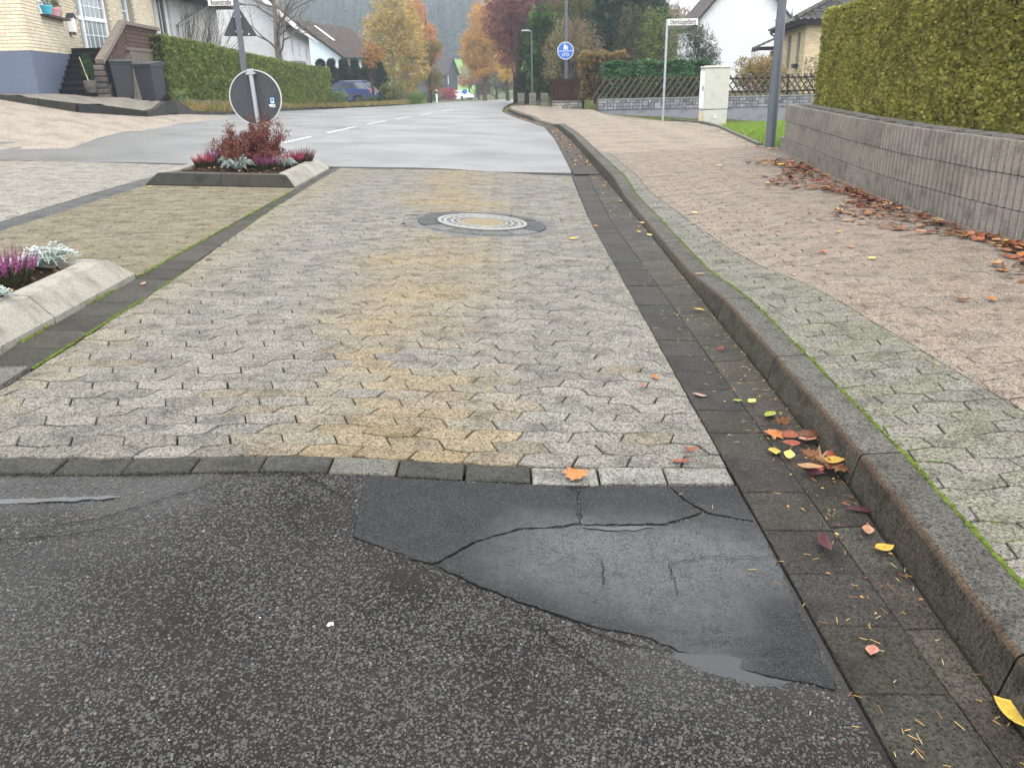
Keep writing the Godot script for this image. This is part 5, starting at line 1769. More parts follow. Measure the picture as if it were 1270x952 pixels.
	for i in 23:
		for j in 5:
			var p := q1 + uu * (0.1 + i * 0.165) + Vector3(0, -0.62 + j * 0.125, 0)
			var o := part("pierced_block", blkm, b, false)
			o.transform = Transform3D(Basis(Vector3.UP, 0.13), p - b.position)
	for i in 17:
		var f := i / 17.0
		var top := q0.lerp(q1, f)
		var nrow := int((top.y - 1.75 - f * 0.5) / 0.125)
		for j in mini(nrow, 6):
			var o := part("pierced_block", blkm, b, false)
			o.transform = Transform3D(Basis(Vector3.UP, 0.16), top + Vector3(0, -0.16 - j * 0.125, 0) - b.position)
	m = MB.new()
	m.col = Color(0.14, 0.125, 0.11)
	m.ext(PackedVector2Array([Vector2(0, 0.7), Vector2(0, 1.15), Vector2(3.05, 2.3), Vector2(3.05, 0.4)]), Transform3D(Basis((Vector3(q1.x, 0, q1.z) - Vector3(q0.x, 0, q0.z)).normalized(), Vector3.UP, Vector3(-1, 0, 0.16).normalized()), Vector3(q0.x + 0.05, 0, q0.z)), 0.12)
	part("stringer_wall", m.done(M.concrete), b)
	var pier := thing("stone_pier", "rough stacked stone pier at the foot of the balustrade", "pier", Vector3(-11.0, 1.0, -23.95))
	for k in 6:
		m = MB.new()
		var g := R(0.08, 0.14)
		m.col = Color(g * 1.05, g * 0.95, g * 0.88)
		m.box(Vector3(R(-0.02, 0.02), 0.09 + k * 0.15, R(-0.02, 0.02)), Vector3(0.24 + R(0, 0.07), 0.14, 0.26), Basis(Vector3.UP, R(-0.15, 0.15)), 0.03)
		part("stone", m.done(M.concrete), pier, false)
	# --- letter box and flower pots
	var lp := C + u1 * 4.55 + Vector3(0, 1.98, 0) + n1 * 0.10
	var lb := thing("letter_box", "small white letter box with a grey gabled roof on the brick wall", "letter box", lp)
	lb.basis = Basis(u1, Vector3.UP, u1.cross(Vector3.UP))
	m = MB.new()
	m.box(Vector3(0, 0.2, 0), Vector3(0.36, 0.38, 0.16), Basis.IDENTITY, 0.01)
	m.ext(PackedVector2Array([Vector2(-0.18, 0.385), Vector2(0.18, 0.385), Vector2(0, 0.50)]), Transform3D(Basis.IDENTITY, Vector3(0, 0, -0.075)), 0.15)
	part("box", m.done(M.white_plastic), lb, false)
	m = MB.new()
	for s in [-1, 1]: m.box(Vector3(s * 0.11, 0.465, 0), Vector3(0.27, 0.018, 0.24), Basis(Vector3.BACK, -s * 0.56))
	part("roof", m.done(M.sign_back), lb, false)
	m = MB.new()
	m.tube([Vector3(-0.12, -0.03, 0.03), Vector3(0.12, -0.03, 0.03)], [0.035, 0.035], 8)
	part("newspaper_tube", m.done(M.sign_back), lb, false)
	for k in 2:
		var pp := C + u1 * (2.3 + k * 0.85) + Vector3(0, 2.32, 0) + n1 * 0.03
		var pot := thing("flower_pot", ["turquoise flower pot with a small plant on the dark sill", "pink flower pot with a small plant on the dark sill"][k], "flower pot", pp)
		m = MB.new()
		m.lathe(Vector3.ZERO, [Vector2(0.0, 0), Vector2(0.10, 0), Vector2(0.14, 0.2), Vector2(0.155, 0.2), Vector2(0.155, 0.25), Vector2(0.13, 0.25), Vector2(0.12, 0.2)], 16)
		part("pot", m.done(mk(["turquoise", "pink"][k], [Color(0.05, 0.42, 0.55), Color(0.62, 0.30, 0.34)][k], 0.4)), pot, false)
		foliage_ball(pot, "plant", Vector3(0, 0.33, 0), Vector3(0.17, 0.14, 0.17), 90, "small", 0.05, [Color(0.06, 0.10, 0.03), Color(0.09, 0.12, 0.04)])
	# --- plant in its pot by the steps
	var tp := Vector3(-11.25, forecourt_y(-11.25, -23.9) + 0.12, -23.8)
	var pt := thing("potted_plant", "bushy green plant in a rough stone pot on the lowest step", "potted plant", tp)
	m = MB.new()
	m.col = Color(0.13, 0.12, 0.11)
	m.lathe(Vector3.ZERO, [Vector2(0.0, 0), Vector2(0.12, 0), Vector2(0.17, 0.14), Vector2(0.18, 0.30), Vector2(0.15, 0.31), Vector2(0.13, 0.27), Vector2(0, 0.27)], 14)
	part("pot", m.done(M.concrete), pt, false)
	foliage_ball(pt, "leaves", Vector3(0, 0.62, 0), Vector3(0.16, 0.38, 0.16), 260, "small", 0.06, [Color(0.03, 0.07, 0.025), Color(0.05, 0.10, 0.03)])
	m = MB.new()
	m.tube([Vector3(0.02, 0.27, 0.1), Vector3(-0.1, 0.9, 0.13)], [0.014, 0.01], 5)
	part("cane", m.done(mk("cane", Color(0.5, 0.45, 0.33), 0.7)), pt, false)
	var wp := E_ + u2 * 2.35 + Vector3(0, 1.53, 0) + n2 * 0.35
	var wpt := thing("door_plant", "small plant in a white pot on the landing by the door", "potted plant", wp)
	m = MB.new()
	m.lathe(Vector3.ZERO, [Vector2(0.0, 0), Vector2(0.16, 0), Vector2(0.22, 0.3), Vector2(0.24, 0.3), Vector2(0.24, 0.35), Vector2(0.2, 0.35), Vector2(0.19, 0.3), Vector2(0, 0.3)], 16)
	part("pot", m.done(M.white_plastic), wpt, false)
	foliage_ball(wpt, "leaves", Vector3(0, 0.42, 0), Vector3(0.2, 0.12, 0.2), 70, "small", 0.06, [Color(0.04, 0.07, 0.03)])
	# --- wheeled bins
	wheelie_bin("black wheeled refuse bin turned sideways at the foot of the balustrade", Vector3(-10.80, forecourt_y(-10.80, -24.7), -24.7), 0.62, 0.0)
	wheelie_bin("black wheeled refuse bin half hidden by the end of the hedge", Vector3(-9.98, forecourt_y(-9.98, -24.8), -24.8), -0.25, 0.04)

func wheelie_bin(label: String, at: Vector3, turn: float, add: float) -> void:
	var t := thing("wheeled_bin", label, "bin", at, "refuse bins in front of the balustrade")
	t.rotation.y = turn
	var m := MB.new()
	# tapered body: front at +z
	var lo := [Vector3(-0.22, 0.06, 0.24), Vector3(0.22, 0.06, 0.24), Vector3(0.22, 0.06, -0.2), Vector3(-0.22, 0.06, -0.2)]
	var hi := [Vector3(-0.28, 0.97, 0.33), Vector3(0.28, 0.97, 0.33), Vector3(0.28, 0.97, -0.24), Vector3(-0.28, 0.97, -0.24)]
	for i in 4:
		var j := (i + 1) % 4
		m.quad(lo[i], lo[j], hi[j], hi[i])
		m.bar(lo[i], hi[i], 0.02, 0.02)
	m.quad(lo[3], lo[2], lo[1], lo[0])
	m.box(Vector3(0, 0.95, 0.045), Vector3(0.60, 0.05, 0.62), Basis.IDENTITY, 0.012)
	part("body", m.done(M.bin), t, false)
	m = MB.new()
	m.ext(PackedVector2Array([Vector2(-0.33, 0.98), Vector2(0.36, 0.98), Vector2(0.38, 1.0), Vector2(0.3, 1.03), Vector2(-0.2, 1.085), Vector2(-0.33, 1.06)]), Transform3D(Basis(Vector3.BACK, Vector3.UP, Vector3.LEFT), Vector3(0.30, 0, 0)), 0.60)
	part("lid", m.done(M.bin), t, false)
	m = MB.new()
	m.tube([Vector3(-0.25, 1.0, -0.34), Vector3(0.25, 1.0, -0.34)], [0.018, 0.018], 8)
	for s in [-0.22, 0.22]: m.bar(Vector3(s, 0.96, -0.24), Vector3(s, 1.0, -0.34), 0.04, 0.03)
	part("handle", m.done(M.bin), t, false)
	for s in [-1, 1]:
		m = MB.new()
		m.lathe(Vector3(s * 0.265, 0.10, -0.22), [Vector2(0.03, -0.03), Vector2(0.09, -0.03), Vector2(0.10, -0.02), Vector2(0.10, 0.02), Vector2(0.09, 0.03), Vector2(0.03, 0.03)], 18, Basis(Vector3.BACK, PI / 2))
		part("wheel", m.done(M.rubber), t, false)

func white_houses() -> void:
	# the rendered wing next to the brick house
	var t := thing("rendered_house", "grey white rendered house wing between brick house and hedge", "house", Vector3(-15.0, 0.6, -39.0))
	var a := Vector3(-13.55, 0.6, -35.0)
	var b := Vector3(-13.85, 0.6, -43.5)
	var u := (b - a).normalized()
	var n := u.cross(Vector3.UP)
	var m := MB.new()
	var hl := [Rect2(0.4, 2.2, 1.4, 1.9)]
	wall_with_openings(m, a, b, 4.2, 0.3, hl)
	wall_with_openings(m, Vector3(-19, 0.6, -35.0), a, 4.2, 0.3, [])
	m.box(Vector3(-16.8, 2.6, -39.5), Vector3(4.5, 4.0, 8.0))
	part("wall", m.done(M.render_grey), t)
	window_in(t, a, u, hl[0], 0.15, 2, 1, M.white_plastic, M.glass, 0.2)
	m = MB.new()
	m.col = Color(0.12, 0.115, 0.11)
	m.box((a + b) / 2 + Vector3(0.2, 4.1, 0.0), Vector3((b - a).length() + 1.0, 0.14, 1.6), Basis(u, Vector3.UP, u.cross(Vector3.UP)))
	part("eaves", m.done(M.plain), t)
	var rm := MB.new()
	tiled_slope(rm, a + Vector3(1.0, 4.2, 0.6), b + Vector3(1.0, 4.2, -0.6), a + Vector3(-3, 6.8, 0.6), b + Vector3(-3, 6.8, -0.6), 0.4, 0.4)
	part("roof", rm.done(M.roof), t)
	m = MB.new()
	m.tube([a + u * 2.3 + Vector3(0, 2.4, 0) + n * 0.1, a + u * 2.3 + Vector3(0, 3.0, 0) + n * 0.1, a + u * 5.5 + Vector3(0, 3.95, 0) + n * 0.5], [0.05, 0.05, 0.05], 8)
	part("downpipe", m.done(M.galv), t)
	# the white gabled house
	var w := thing("white_house", "white house with dark roof and white bargeboards above the left hedge", "house", Vector3(-16.0, 0.0, -52.0))
	var back := Vector3(-0.157, 0, -0.987)
	var right := Vector3(1, 0, -0.02).normalized()
	var c := Vector3(-20.75, -0.2, -48.0)
	var hs := [Rect2(2.5, 2.85, 1.5, 1.0), Rect2(7.7, 2.85, 1.5, 1.0), Rect2(14.3, 2.7, 1.8, 1.1)]
	gable_house(w, c, right, back, 9.0, 20.0, 4.75, 8.7, M.render, [], hs, false, Color(0.05, 0.045, 0.045), 0.6, M.white_plastic)
	for r in hs: window_in(w, c + right * 9.0, back, r, 0.12, 2, 1, M.white_plastic, M.glass, 0.09)
	for r in [Rect2(3.55, 5.0, 1.0, 1.25), Rect2(2.3, 5.0, 0.9, 1.25), Rect2(2.6, 3.1, 0.7, 0.9)]: window_in(w, c, right, r, -0.03, 1, 1, M.white_plastic, M.glass, 0.07)
	m = MB.new()
	m.col = Color(0.25, 0.25, 0.25)
	var sp := c + right * 9.0 + back * 1.2 + Vector3(0, 2.45, 0) + back.cross(Vector3.UP) * 0.3
	m.box(sp, Vector3(4.0, 0.12, 0.8), Basis(back, Vector3.UP, back.cross(Vector3.UP)))
	part("canopy", m.done(M.concrete), w)
	# the roofs beyond it
	var g3 := thing("grey_roofed_house", "pale blue house with grey brown roof beyond the white house", "house", Vector3(-18.0, 0.0, -82.0))
	gable_house(g3, Vector3(-22.8, -0.6, -82.0), Vector3(1, 0, 0), Vector3(0.20, 0, -0.98).normalized(), 7.6, 13.0, 4.0, 6.9, mk("pale_blue", Color(0.55, 0.63, 0.70), 0.85), [], [], false, Color(0.08, 0.065, 0.06), 0.4)
	m = MB.new()
	var back3 := Vector3(0.20, 0, -0.98).normalized()
	var slope_p := Vector3(-19.0, 6.3, -82.0) + back3 * 3.0
	m.bar(slope_p + Vector3(0.5, -0.32, 0), slope_p + Vector3(2.2, -1.62, 0), 0.8, 0.06, Vector3(0.6, 0.8, 0))
	part("skylight", m.done(M.white_plastic), g3)
	var sl := thing("slate_house", "small dark slate clad house far down the road", "house", Vector3(-14.5, -3.0, -163.0))
	gable_house(sl, Vector3(-10.6, -3.0, -158.0), Vector3(0.25, 0, -1).normalized(), Vector3(-1, 0, -0.25).normalized(), 6.5, 9.0, 4.6, 7.2, mk("slate_wall", Color(0.045, 0.05, 0.062), 0.7), [], [], true, Color(0.055, 0.05, 0.052), 0.4)
	m = MB.new()
	m.box(Vector3(-10.42, 0.4, -159.3), Vector3(0.3, 1.5, 1.2))
	part("window", m.done(M.sign_white), sl)
	m = MB.new()
	m.box(Vector3(-12.0, -2.2, -157.6), Vector3(3.0, 1.4, 0.5))
	part("ground_floor", m.done(M.render), sl)

# ---------------------------------------------------------------- planted islands
func islands() -> void:
	var a := thing("planted_island", "far planted island with pale concrete rim below the round sign", "planter", Vector3(-3.73, H(-3.73, -12.0), -12.0))
	island(a, -4.70, -2.775, -10.94, -13.2)
	var b := thing("planted_island", "near planted island cut off by the left edge, pale concrete rim", "planter", Vector3(-3.73, H(-3.73, -4.9), -4.9))
	island(b, -4.70, -2.775, -3.68, -6.0)
	heather("red heather at the left front corner of the far island", Vector3(-4.32, 0.30, -12.1), Color(0.42, 0.035, 0.08), 0.17)
	heather("tall purple heather behind the red one on the far island", Vector3(-4.28, 0.31, -12.65), Color(0.28, 0.07, 0.22), 0.22)
	heather("purple heather in front of the shrub on the far island", Vector3(-3.40, 0.29, -11.95), Color(0.30, 0.07, 0.20), 0.20)
	heather("bright red heather near the right rim of the far island", Vector3(-3.17, 0.28, -12.55), Color(0.45, 0.03, 0.09), 0.18)
	heather("thin dark red heather behind the shrub's left side", Vector3(-4.02, 0.31, -12.75), Color(0.38, 0.03, 0.08), 0.24)
	heather("dull faded heather at the back right corner of the far island", Vector3(-3.08, 0.28, -12.85), Color(0.16, 0.06, 0.06), 0.2)
	heather("large purple heather on the near island by the left edge", Vector3(-3.27, 0.27, -5.25), Color(0.32, 0.07, 0.24), 0.21)
	silver("silvery ragwort in front of the shrub on the far island", Vector3(-3.74, 0.29, -11.78), 0.21)
	silver("silvery ragwort right of the purple heather on the far island", Vector3(-3.20, 0.28, -12.25), 0.16)
	silver("silvery ragwort behind the tall purple heather on the far island", Vector3(-4.05, 0.31, -12.45), 0.17)
	silver("silvery ragwort at the far corner of the near island", Vector3(-3.25, 0.28, -5.75), 0.18)
	silver("pale silvery ragwort cut off by the left picture edge", Vector3(-3.10, 0.27, -4.75), 0.13)
	red_shrub()

func island(t: Node3D, x0: float, x1: float, z0: float, z1: float) -> void:
	# z0 near, z1 far; a rim of bevelled kerb stones, mitred at the corners, round a bed of soil
	var cs := [Vector2(x0, z0), Vector2(x1, z0), Vector2(x1, z1), Vector2(x0, z1)]
	var prof := [[0.0, -0.03], [0.0, 0.02], [0.125, 0.148], [0.135, 0.152], [0.255, 0.156], [0.265, 0.148], [0.27, 0.04]]
	for s in 4:
		var a: Vector2 = cs[s]
		var b: Vector2 = cs[(s + 1) % 4]
		var u := (b - a).normalized()
		var inw := Vector2(u.y, -u.x)
		var L := a.distance_to(b)
		if inw.dot(Vector2((x0 + x1) / 2, (z0 + z1) / 2) - a) < 0: inw = -inw
		var n := int(round(L / 1.05))
		for k in n:
			var m := MB.new()
			var g := R(0.25, 0.31)
			if s == 0: g = R(0.03, 0.042)
			if s == 3: g = R(0.2, 0.26)
			m.col = Color(g, g * 0.96, g * 0.84)
			var rg := []
			for e in [0, 1]:
				var f: float = L * (k + e) / n + (0.003 if e == 0 else -0.003)
				var ring := []
				for q in prof:
					var ff := clampf(f, q[0], L - q[0])
					if k + e == 0: ff = q[0]
					if k + e == n: ff = L - q[0]
					var p: Vector2 = a + u * ff + inw * q[0]
					ring.append(Vector3(p.x, H(p.x, p.y) + q[1], p.y))
				rg.append(ring)
			for j in prof.size() - 1:
				if s == 0 and j >= 2: m.col = Color(0.07, 0.065, 0.055)
				var fl: Vector3 = (rg[1][j] - rg[0][j]).cross(rg[0][j + 1] - rg[0][j])
				var want := Vector3(-inw.x, 1.0, -inw.y) if j < 4 else Vector3(inw.x, 0.5, inw.y)
				if fl.dot(want) > 0: m.quad(rg[0][j], rg[1][j], rg[1][j + 1], rg[0][j + 1])
				else: m.quad(rg[0][j + 1], rg[1][j + 1], rg[1][j], rg[0][j])
			for e in [0, 1]:
				m.col = Color(0.06, 0.055, 0.045)
				for j in range(1, prof.size() - 1): m.tri(rg[e][0], rg[e][j], rg[e][j + 1])
			part("rim_stone", m.done(M.concrete), t)
	var sm := MB.new()
	var nz := FastNoiseLite.new()
	nz.frequency = 3.0
	sheet(sm, steps(x0 + 0.2, x1 - 0.2, 24), steps(z0 - 0.2, z1 + 0.2, 28), func(x, z): return H(x, z) + 0.115 + 0.035 * nz.get_noise_2d(x, z))
	part("soil", sm.done(M.soil), t)
	var ch := MB.new()
	ch.box(Vector3.ZERO, Vector3(1.0, 0.25, 0.45))
	var xf := []
	var cl := []
	for i in 420:
		var p := Vector2(R(x0 + 0.27, x1 - 0.27), R(z1 + 0.27, z0 - 0.27))
		var sc := R(0.012, 0.045)
		xf.append(Transform3D(Basis.from_euler(Vector3(R(-0.5, 0.5), R(0, TAU), R(-0.5, 0.5))).scaled(Vector3.ONE * sc), Vector3(p.x, H(p.x, p.y) + 0.13 + R(0, 0.015), p.y)))
		var g := R(0.4, 1.4)
		var q := Color(0.06 * g, 0.035 * g, 0.022 * g)
		if rng.randf() < 0.06: q = Color(0.35, 0.24, 0.1)
		cl.append(q)
	scatter("bark_mulch", ch.done(M.plain), xf, cl, t)

func heather(label: String, at: Vector3, c: Color, r: float) -> void:
	at.y = H(at.x, at.z) + 0.12
	var t := thing("heather", label, "heather", at, "heathers planted on the islands")
	var m := MB.new()
	var fl := MB.new()
	for i in 170:
		var a := R(0, TAU)
		var q := sqrt(rng.randf())
		var dir := Vector3(cos(a) * q * 0.55, 1.0, sin(a) * q * 0.55).normalized()
		var p0 := Vector3(cos(a), 0, sin(a)) * q * r * 0.62
		var L := r * R(0.75, 1.25) * (1.1 - 0.25 * q)
		var p1 := p0 + dir * L
		var g := R(0.6, 1.2)
		m.col = Color(0.045 * g, 0.05 * g, 0.022 * g)
		m.tube([p0, p0.lerp(p1, 0.6)], [0.004, 0.003], 3, false)
		for k in 9:
			var f := R(0.05, 0.62)
			var s := Vector3(R(-1, 1), R(0.2, 1), R(-1, 1)).normalized() * 0.022
			var p := p0.lerp(p1, f)
			m.tri(p, p + s, p + s * 0.5 + Vector3(R(-1, 1), R(-1, 1), R(-1, 1)) * 0.007)
		if rng.randf() < 0.82:
			for k in 13:
				var f := lerpf(0.5, 1.0, k / 12.0)
				var p := p0.lerp(p1, f)
				var w := r * 0.062 * (1.15 - f * 0.85)
				g = R(0.55, 1.35)
				fl.col = Color(c.r * g * 0.7, c.g * g * 0.7, c.b * g * 0.7).lerp(Color(0.5, 0.3, 0.4), 0.12 * rng.randf())
				var aa := R(0, TAU)
				var o := Vector3(cos(aa), R(-0.1, 0.5), sin(aa)) * w
				var sd := Vector3(-sin(aa), 0.3, cos(aa)) * w * 0.7
				fl.tri(p - sd, p + sd, p + o + Vector3(0, 0.008, 0))
				fl.tri(p - o, p + sd, p + Vector3(0, w, 0))
	part("foliage", m.done(M.needle), t, false)
	part("blossom", fl.done(M.needle), t, false)

func silver(label: String, at: Vector3, r: float) -> void:
	at.y = H(at.x, at.z) + 0.12
	var t := thing("silver_ragwort", label, "silver ragwort", at, "silver leaved plants on the islands")
	for i in 40:
		var a := i * 2.4
		var q := 0.3 + 0.7 * sqrt((i + 0.5) / 40.0)
		var m := MB.new()
		var g := R(0.75, 1.15)
		m.col = Color(0.40 * g, 0.47 * g, 0.45 * g)
		var o := Vector3(cos(a), 0, sin(a))
		var sd := Vector3(-sin(a), 0, cos(a))
		var p0 := o * r * 0.22 * q + Vector3(0, 0.02, 0)
		var rise := r * (1.05 - 0.95 * q) + R(-0.1, 0.1) * r
		var prev := p0
		var pts := []
		for k in 6:
			var f := (k + 1) / 6.0
			pts.append(p0 + o * r * q * f + Vector3(0, rise * sin(f * 2.0) + 0.25 * r * sin(f * 3.0) * q, 0))
		m.tube([p0, pts[2], pts[5]], [0.004, 0.003, 0.002], 3, false)
		for k in 6:
			var wd := r * 0.20 * sin(PI * (0.25 + 0.65 * (k + 1) / 6.0)) * R(0.8, 1.2)
			if k < 1: wd *= 0.3
			var p: Vector3 = pts[k]
			for s in [-1.0, 1.0]:
				var tip: Vector3 = p + sd * s * wd + o * wd * 0.8 + Vector3(0, wd * 0.25, 0)
				m.tri(p - o * wd * 0.35, tip - o * wd * 0.25, tip)
				m.tri(p - o * wd * 0.35, tip, p + o * wd * 0.3)
			m.trin(prev - sd * 0.006, prev + sd * 0.006, p, Vector3.UP, Vector3.UP, Vector3.UP)
			prev = p
		part("leaf", m.done(M.leaf), t, false)

func red_shrub() -> void:
	var at := Vector3(-3.62, H(-3.62, -12.25) + 0.11, -12.25)
	var t := thing("barberry_shrub", "thinning red brown barberry shrub in front of the round sign", "shrub", at)
	var m := MB.new()
	m.col = Color(0.045, 0.032, 0.025)
	var tips := []
	for k in 38:
		var a := R(0, TAU)
		var sp := R(0.15, 1.35)
		var dir := Vector3(cos(a) * sp, R(0.45, 0.95), sin(a) * sp * 0.8)
		grow(m, Vector3(R(-0.05, 0.05), 0, R(-0.05, 0.05)), dir.normalized(), R(0.15, 0.27), 0.009, 3, tips, 0.45, 4)
	part("branches", m.done(M.bark), t, false)
	var xf := []
	var cl := []
	for p in tips:
		if p.y < 0.12 or absf(p.x) > 0.6: continue
		for k in 9:
			if rng.randf() < 0.25: continue
			var q: Vector3 = p + Vector3(R(-1, 1), R(-1, 1), R(-1, 1)) * 0.04
			xf.append(Transform3D(Basis.from_euler(Vector3(R(0, TAU), R(0, TAU), R(0, TAU))).scaled(Vector3.ONE * R(0.7, 1.3)), q))
			var g := R(0.5, 1.4)
			var c := Color(0.13 * g, 0.04 * g, 0.035 * g)
			if rng.randf() < 0.2: c = Color(0.2 * g, 0.09 * g, 0.05 * g)
			cl.append(c)
	scatter("leaves", LEAF.tiny, xf, cl, t, "", "", "", true)

func grow(m: MB, p: Vector3, d: Vector3, L: float, r: float, depth: int, tips: Array, spread := 0.5, sides := 5, fork := 2, lift := 0.1) -> void:
	var mid := p + d * L * 0.5 + Vector3(R(-1, 1), R(-1, 1), R(-1, 1)) * L * 0.07
	var e := p + d * L + Vector3(R(-1, 1), R(-0.5, 1), R(-1, 1)) * L * 0.08
	m.tube([p, mid, e], [r, r * 0.85, r * 0.68], sides if depth > 1 else 3, false)
	tips.append(mid.lerp(e, 0.5))
	tips.append(e)
	if depth <= 0: return
	for k in fork + int(rng.randf() < 0.4):
		var nd := (d + Vector3(R(-1, 1), R(-1, 1), R(-1, 1)) * spread * 1.5 + Vector3(0, lift, 0)).normalized()
		var from := e if k == 0 else mid.lerp(e, R(0.0, 1.0))
		grow(m, from, nd, L * R(0.62, 0.9), r * 0.62, depth - 1, tips, spread, sides, fork, lift)

# ---------------------------------------------------------------- signs, lamps, cars
func street_things() -> void:
	# --- round sign seen from behind
	var base := Vector3(-3.585, H(-3.585, -12.55) + 0.05, -12.55)
	var t := thing("round_sign", "round traffic sign seen from its dark grey back, pale rim", "traffic sign", base)
	var cy := 1.235 - base.y
	var lean := Basis(Vector3.BACK, 0.03)
	var m := MB.new()
	m.tube([Vector3(0, -0.1, 0.0), lean * Vector3(0, cy + 0.36, 0)], [0.033, 0.033], 14)
	part("post", m.done(M.galv), t, false)
	var ax := Basis(Vector3.RIGHT, PI / 2) * Basis(Vector3.BACK, 0.0)
	m = MB.new()
	m.lathe(lean * Vector3(0.0, cy, -0.055), [Vector2(0.0, 0.004), Vector2(0.365, 0.004), Vector2(0.365, -0.004), Vector2(0.0, -0.004)], 48, lean * ax)
	var pl := part("plate", m.done(M.sign_back), t, false)
	m = MB.new()
	m.lathe(lean * Vector3(0.0, cy, -0.055), [Vector2(0.362, 0.008), Vector2(0.378, 0.008), Vector2(0.378, -0.012), Vector2(0.362, -0.012), Vector2(0.362, 0.008)], 48, lean * ax)
	part("rim", m.done(mk("rim_metal", Color(0.42, 0.43, 0.44), 0.45, {"metal": 0.4})), pl, false)
	m = MB.new()
	m.box(lean * Vector3(0, cy + 0.325, -0.01), Vector3(0.13, 0.03, 0.09), lean, 0.004)
	m.box(lean * Vector3(0, cy + 0.36, 0.0), Vector3(0.085, 0.05, 0.07), lean, 0.008)
	part("clamp", m.done(M.galv), t, false)
	m = MB.new()
	m.box(lean * Vector3(0.235, cy - 0.055, -0.048), Vector3(0.05, 0.075, 0.003), lean)
	part("blue_sticker", m.done(mk("sticker_blue", Color(0.35, 0.55, 0.75), 0.4)), pl, false)
	m = MB.new()
	m.col = Color(0.02, 0.12, 0.42)
	m.box(lean * Vector3(0.235, cy - 0.045, -0.0455), Vector3(0.026, 0.034, 0.002), lean)
	part("sticker_print", m.done(M.plain), pl, false)
	m = MB.new()
	m.col = Color(0.65, 0.68, 0.68)
	m.ext(PackedVector2Array([Vector2(0.175, cy - 0.105), Vector2(0.215, cy - 0.105), Vector2(0.195, cy - 0.145)]), Transform3D(lean, Vector3(0, 0, -0.050)), 0.003)
	m.box(lean * Vector3(0.24, cy - 0.125, -0.048), Vector3(0.055, 0.04, 0.003), lean)
	part("white_sticker", m.done(M.plain), pl, false)
	m = MB.new()
	m.col = Color(0.03, 0.03, 0.03)
	m.box(lean * Vector3(0.235, cy - 0.13, -0.0458), Vector3(0.012, 0.02, 0.002), lean)
	m.box(lean * Vector3(0.254, cy - 0.122, -0.0458), Vector3(0.008, 0.026, 0.002), lean)
	part("sticker_print", m.done(M.plain), pl, false)
	# --- pole with the triangle and the street name
	var b2 := Vector3(-3.83, H(-3.83, -12.95) + 0.05, -12.95)
	var p := thing("sign_pole", "tall grey pole with a triangular sign seen from behind", "traffic sign", b2)
	m = MB.new()
	m.tube([Vector3(0, -0.1, 0), Vector3(0.0, 2.5, 0)], [0.042, 0.042], 14)
	part("pole", m.done(M.pole_paint), p, false)
	var tb := Basis(Vector3.UP, 0.5)
	m = MB.new()
	var tri := PackedVector2Array()
	for k in 3:
		var a := PI / 2 + TAU * k / 3
		var cc := Vector2(cos(a), sin(a)) * 0.245
		for s in 5:
			var aa := a - PI / 3 + (TAU / 3) * s / 4.0
			tri.append(cc + Vector2(cos(aa), sin(aa)) * 0.018)
	m.ext(tri, Transform3D(tb, tb * Vector3(0.02, 2.21 - b2.y, -0.05)), 0.006)
	var tp := part("triangle_plate", m.done(M.sign_back), p, false)
	m = MB.new()
	m.col = Color(0.6, 0.62, 0.63)
	m.box(tb * Vector3(0.14, 2.10 - b2.y, -0.042), Vector3(0.02, 0.02, 0.002), tb)
	part("sticker", m.done(M.plain), tp, false)
	m = MB.new()
	m.box(tb * Vector3(0.0, 2.33 - b2.y, -0.03), Vector3(0.11, 0.025, 0.05), tb)
	m.box(tb * Vector3(0.0, 2.13 - b2.y, -0.03), Vector3(0.11, 0.025, 0.05), tb)
	part("bracket", m.done(M.galv), tp, false)
	m = MB.new()
	m.box(Vector3(-0.20, 2.515 - b2.y, 0.045), Vector3(0.36, 0.09, 0.02), Basis.IDENTITY, 0.004)
	var sp := part("street_name_plate", m.done(M.sign_white), p, false)
	lettering("Rosenstraße", 0.062, Vector3(-0.195, 2.512 - b2.y, 0.0565), Basis.IDENTITY, M.ink, sp, 0.29)
	# --- lamp post with the blue foot and cycle path sign
	var lp := lamp_post("lamp_post", "slim grey lamp post carrying the round blue path sign", Vector3(2.63, walk(2.63, -38.0), -38.0), 0.075, 0.065, 6.5, false)
	var s := thing("path_sign", "round blue sign with white walkers above a white bicycle", "traffic sign", Vector3(2.60, 2.31, -37.88))
	m = MB.new()
	m.lathe(Vector3.ZERO, [Vector2(0.0, 0.008), Vector2(0.34, 0.008), Vector2(0.34, -0.008), Vector2(0.0, -0.008)], 40, Basis(Vector3.RIGHT, PI / 2))
	var disc := part("disc", m.done(M.sign_blue), s, false)
	m = MB.new()
	m.lathe(Vector3(0, 0, 0.0), [Vector2(0.325, 0.011), Vector2(0.35, 0.011), Vector2(0.35, -0.011), Vector2(0.325, -0.011)], 40, Basis(Vector3.RIGHT, PI / 2))
	m.box(Vector3(0, -0.01, 0.0085), Vector3(0.64, 0.022, 0.004))
	part("white_border", m.done(M.sign_white), disc, false)
	m = MB.new()
	for q in [[-0.03, 1.0], [0.06, 0.72]]:
		var x: float = q[0]
		var k: float = q[1]
		m.lathe(Vector3(x, 0.04 + 0.215 * k, 0.011), [Vector2(0, 0.002), Vector2(0.026 * k, 0.002), Vector2(0.026 * k, -0.002)], 12, Basis(Vector3.RIGHT, PI / 2))
		var f := func(px, py): return Vector2(x + px * k, 0.04 + py * k)
		m.ext(PackedVector2Array([f.call(-0.035, 0.185), f.call(0.035, 0.185), f.call(0.05, 0.10), f.call(0.055, 0.0), f.call(0.02, 0.0), f.call(0.0, 0.075), f.call(-0.02, 0.0), f.call(-0.055, 0.0), f.call(-0.05, 0.10)]), Transform3D(Basis.IDENTITY, Vector3(0, 0, 0.009)), 0.003)
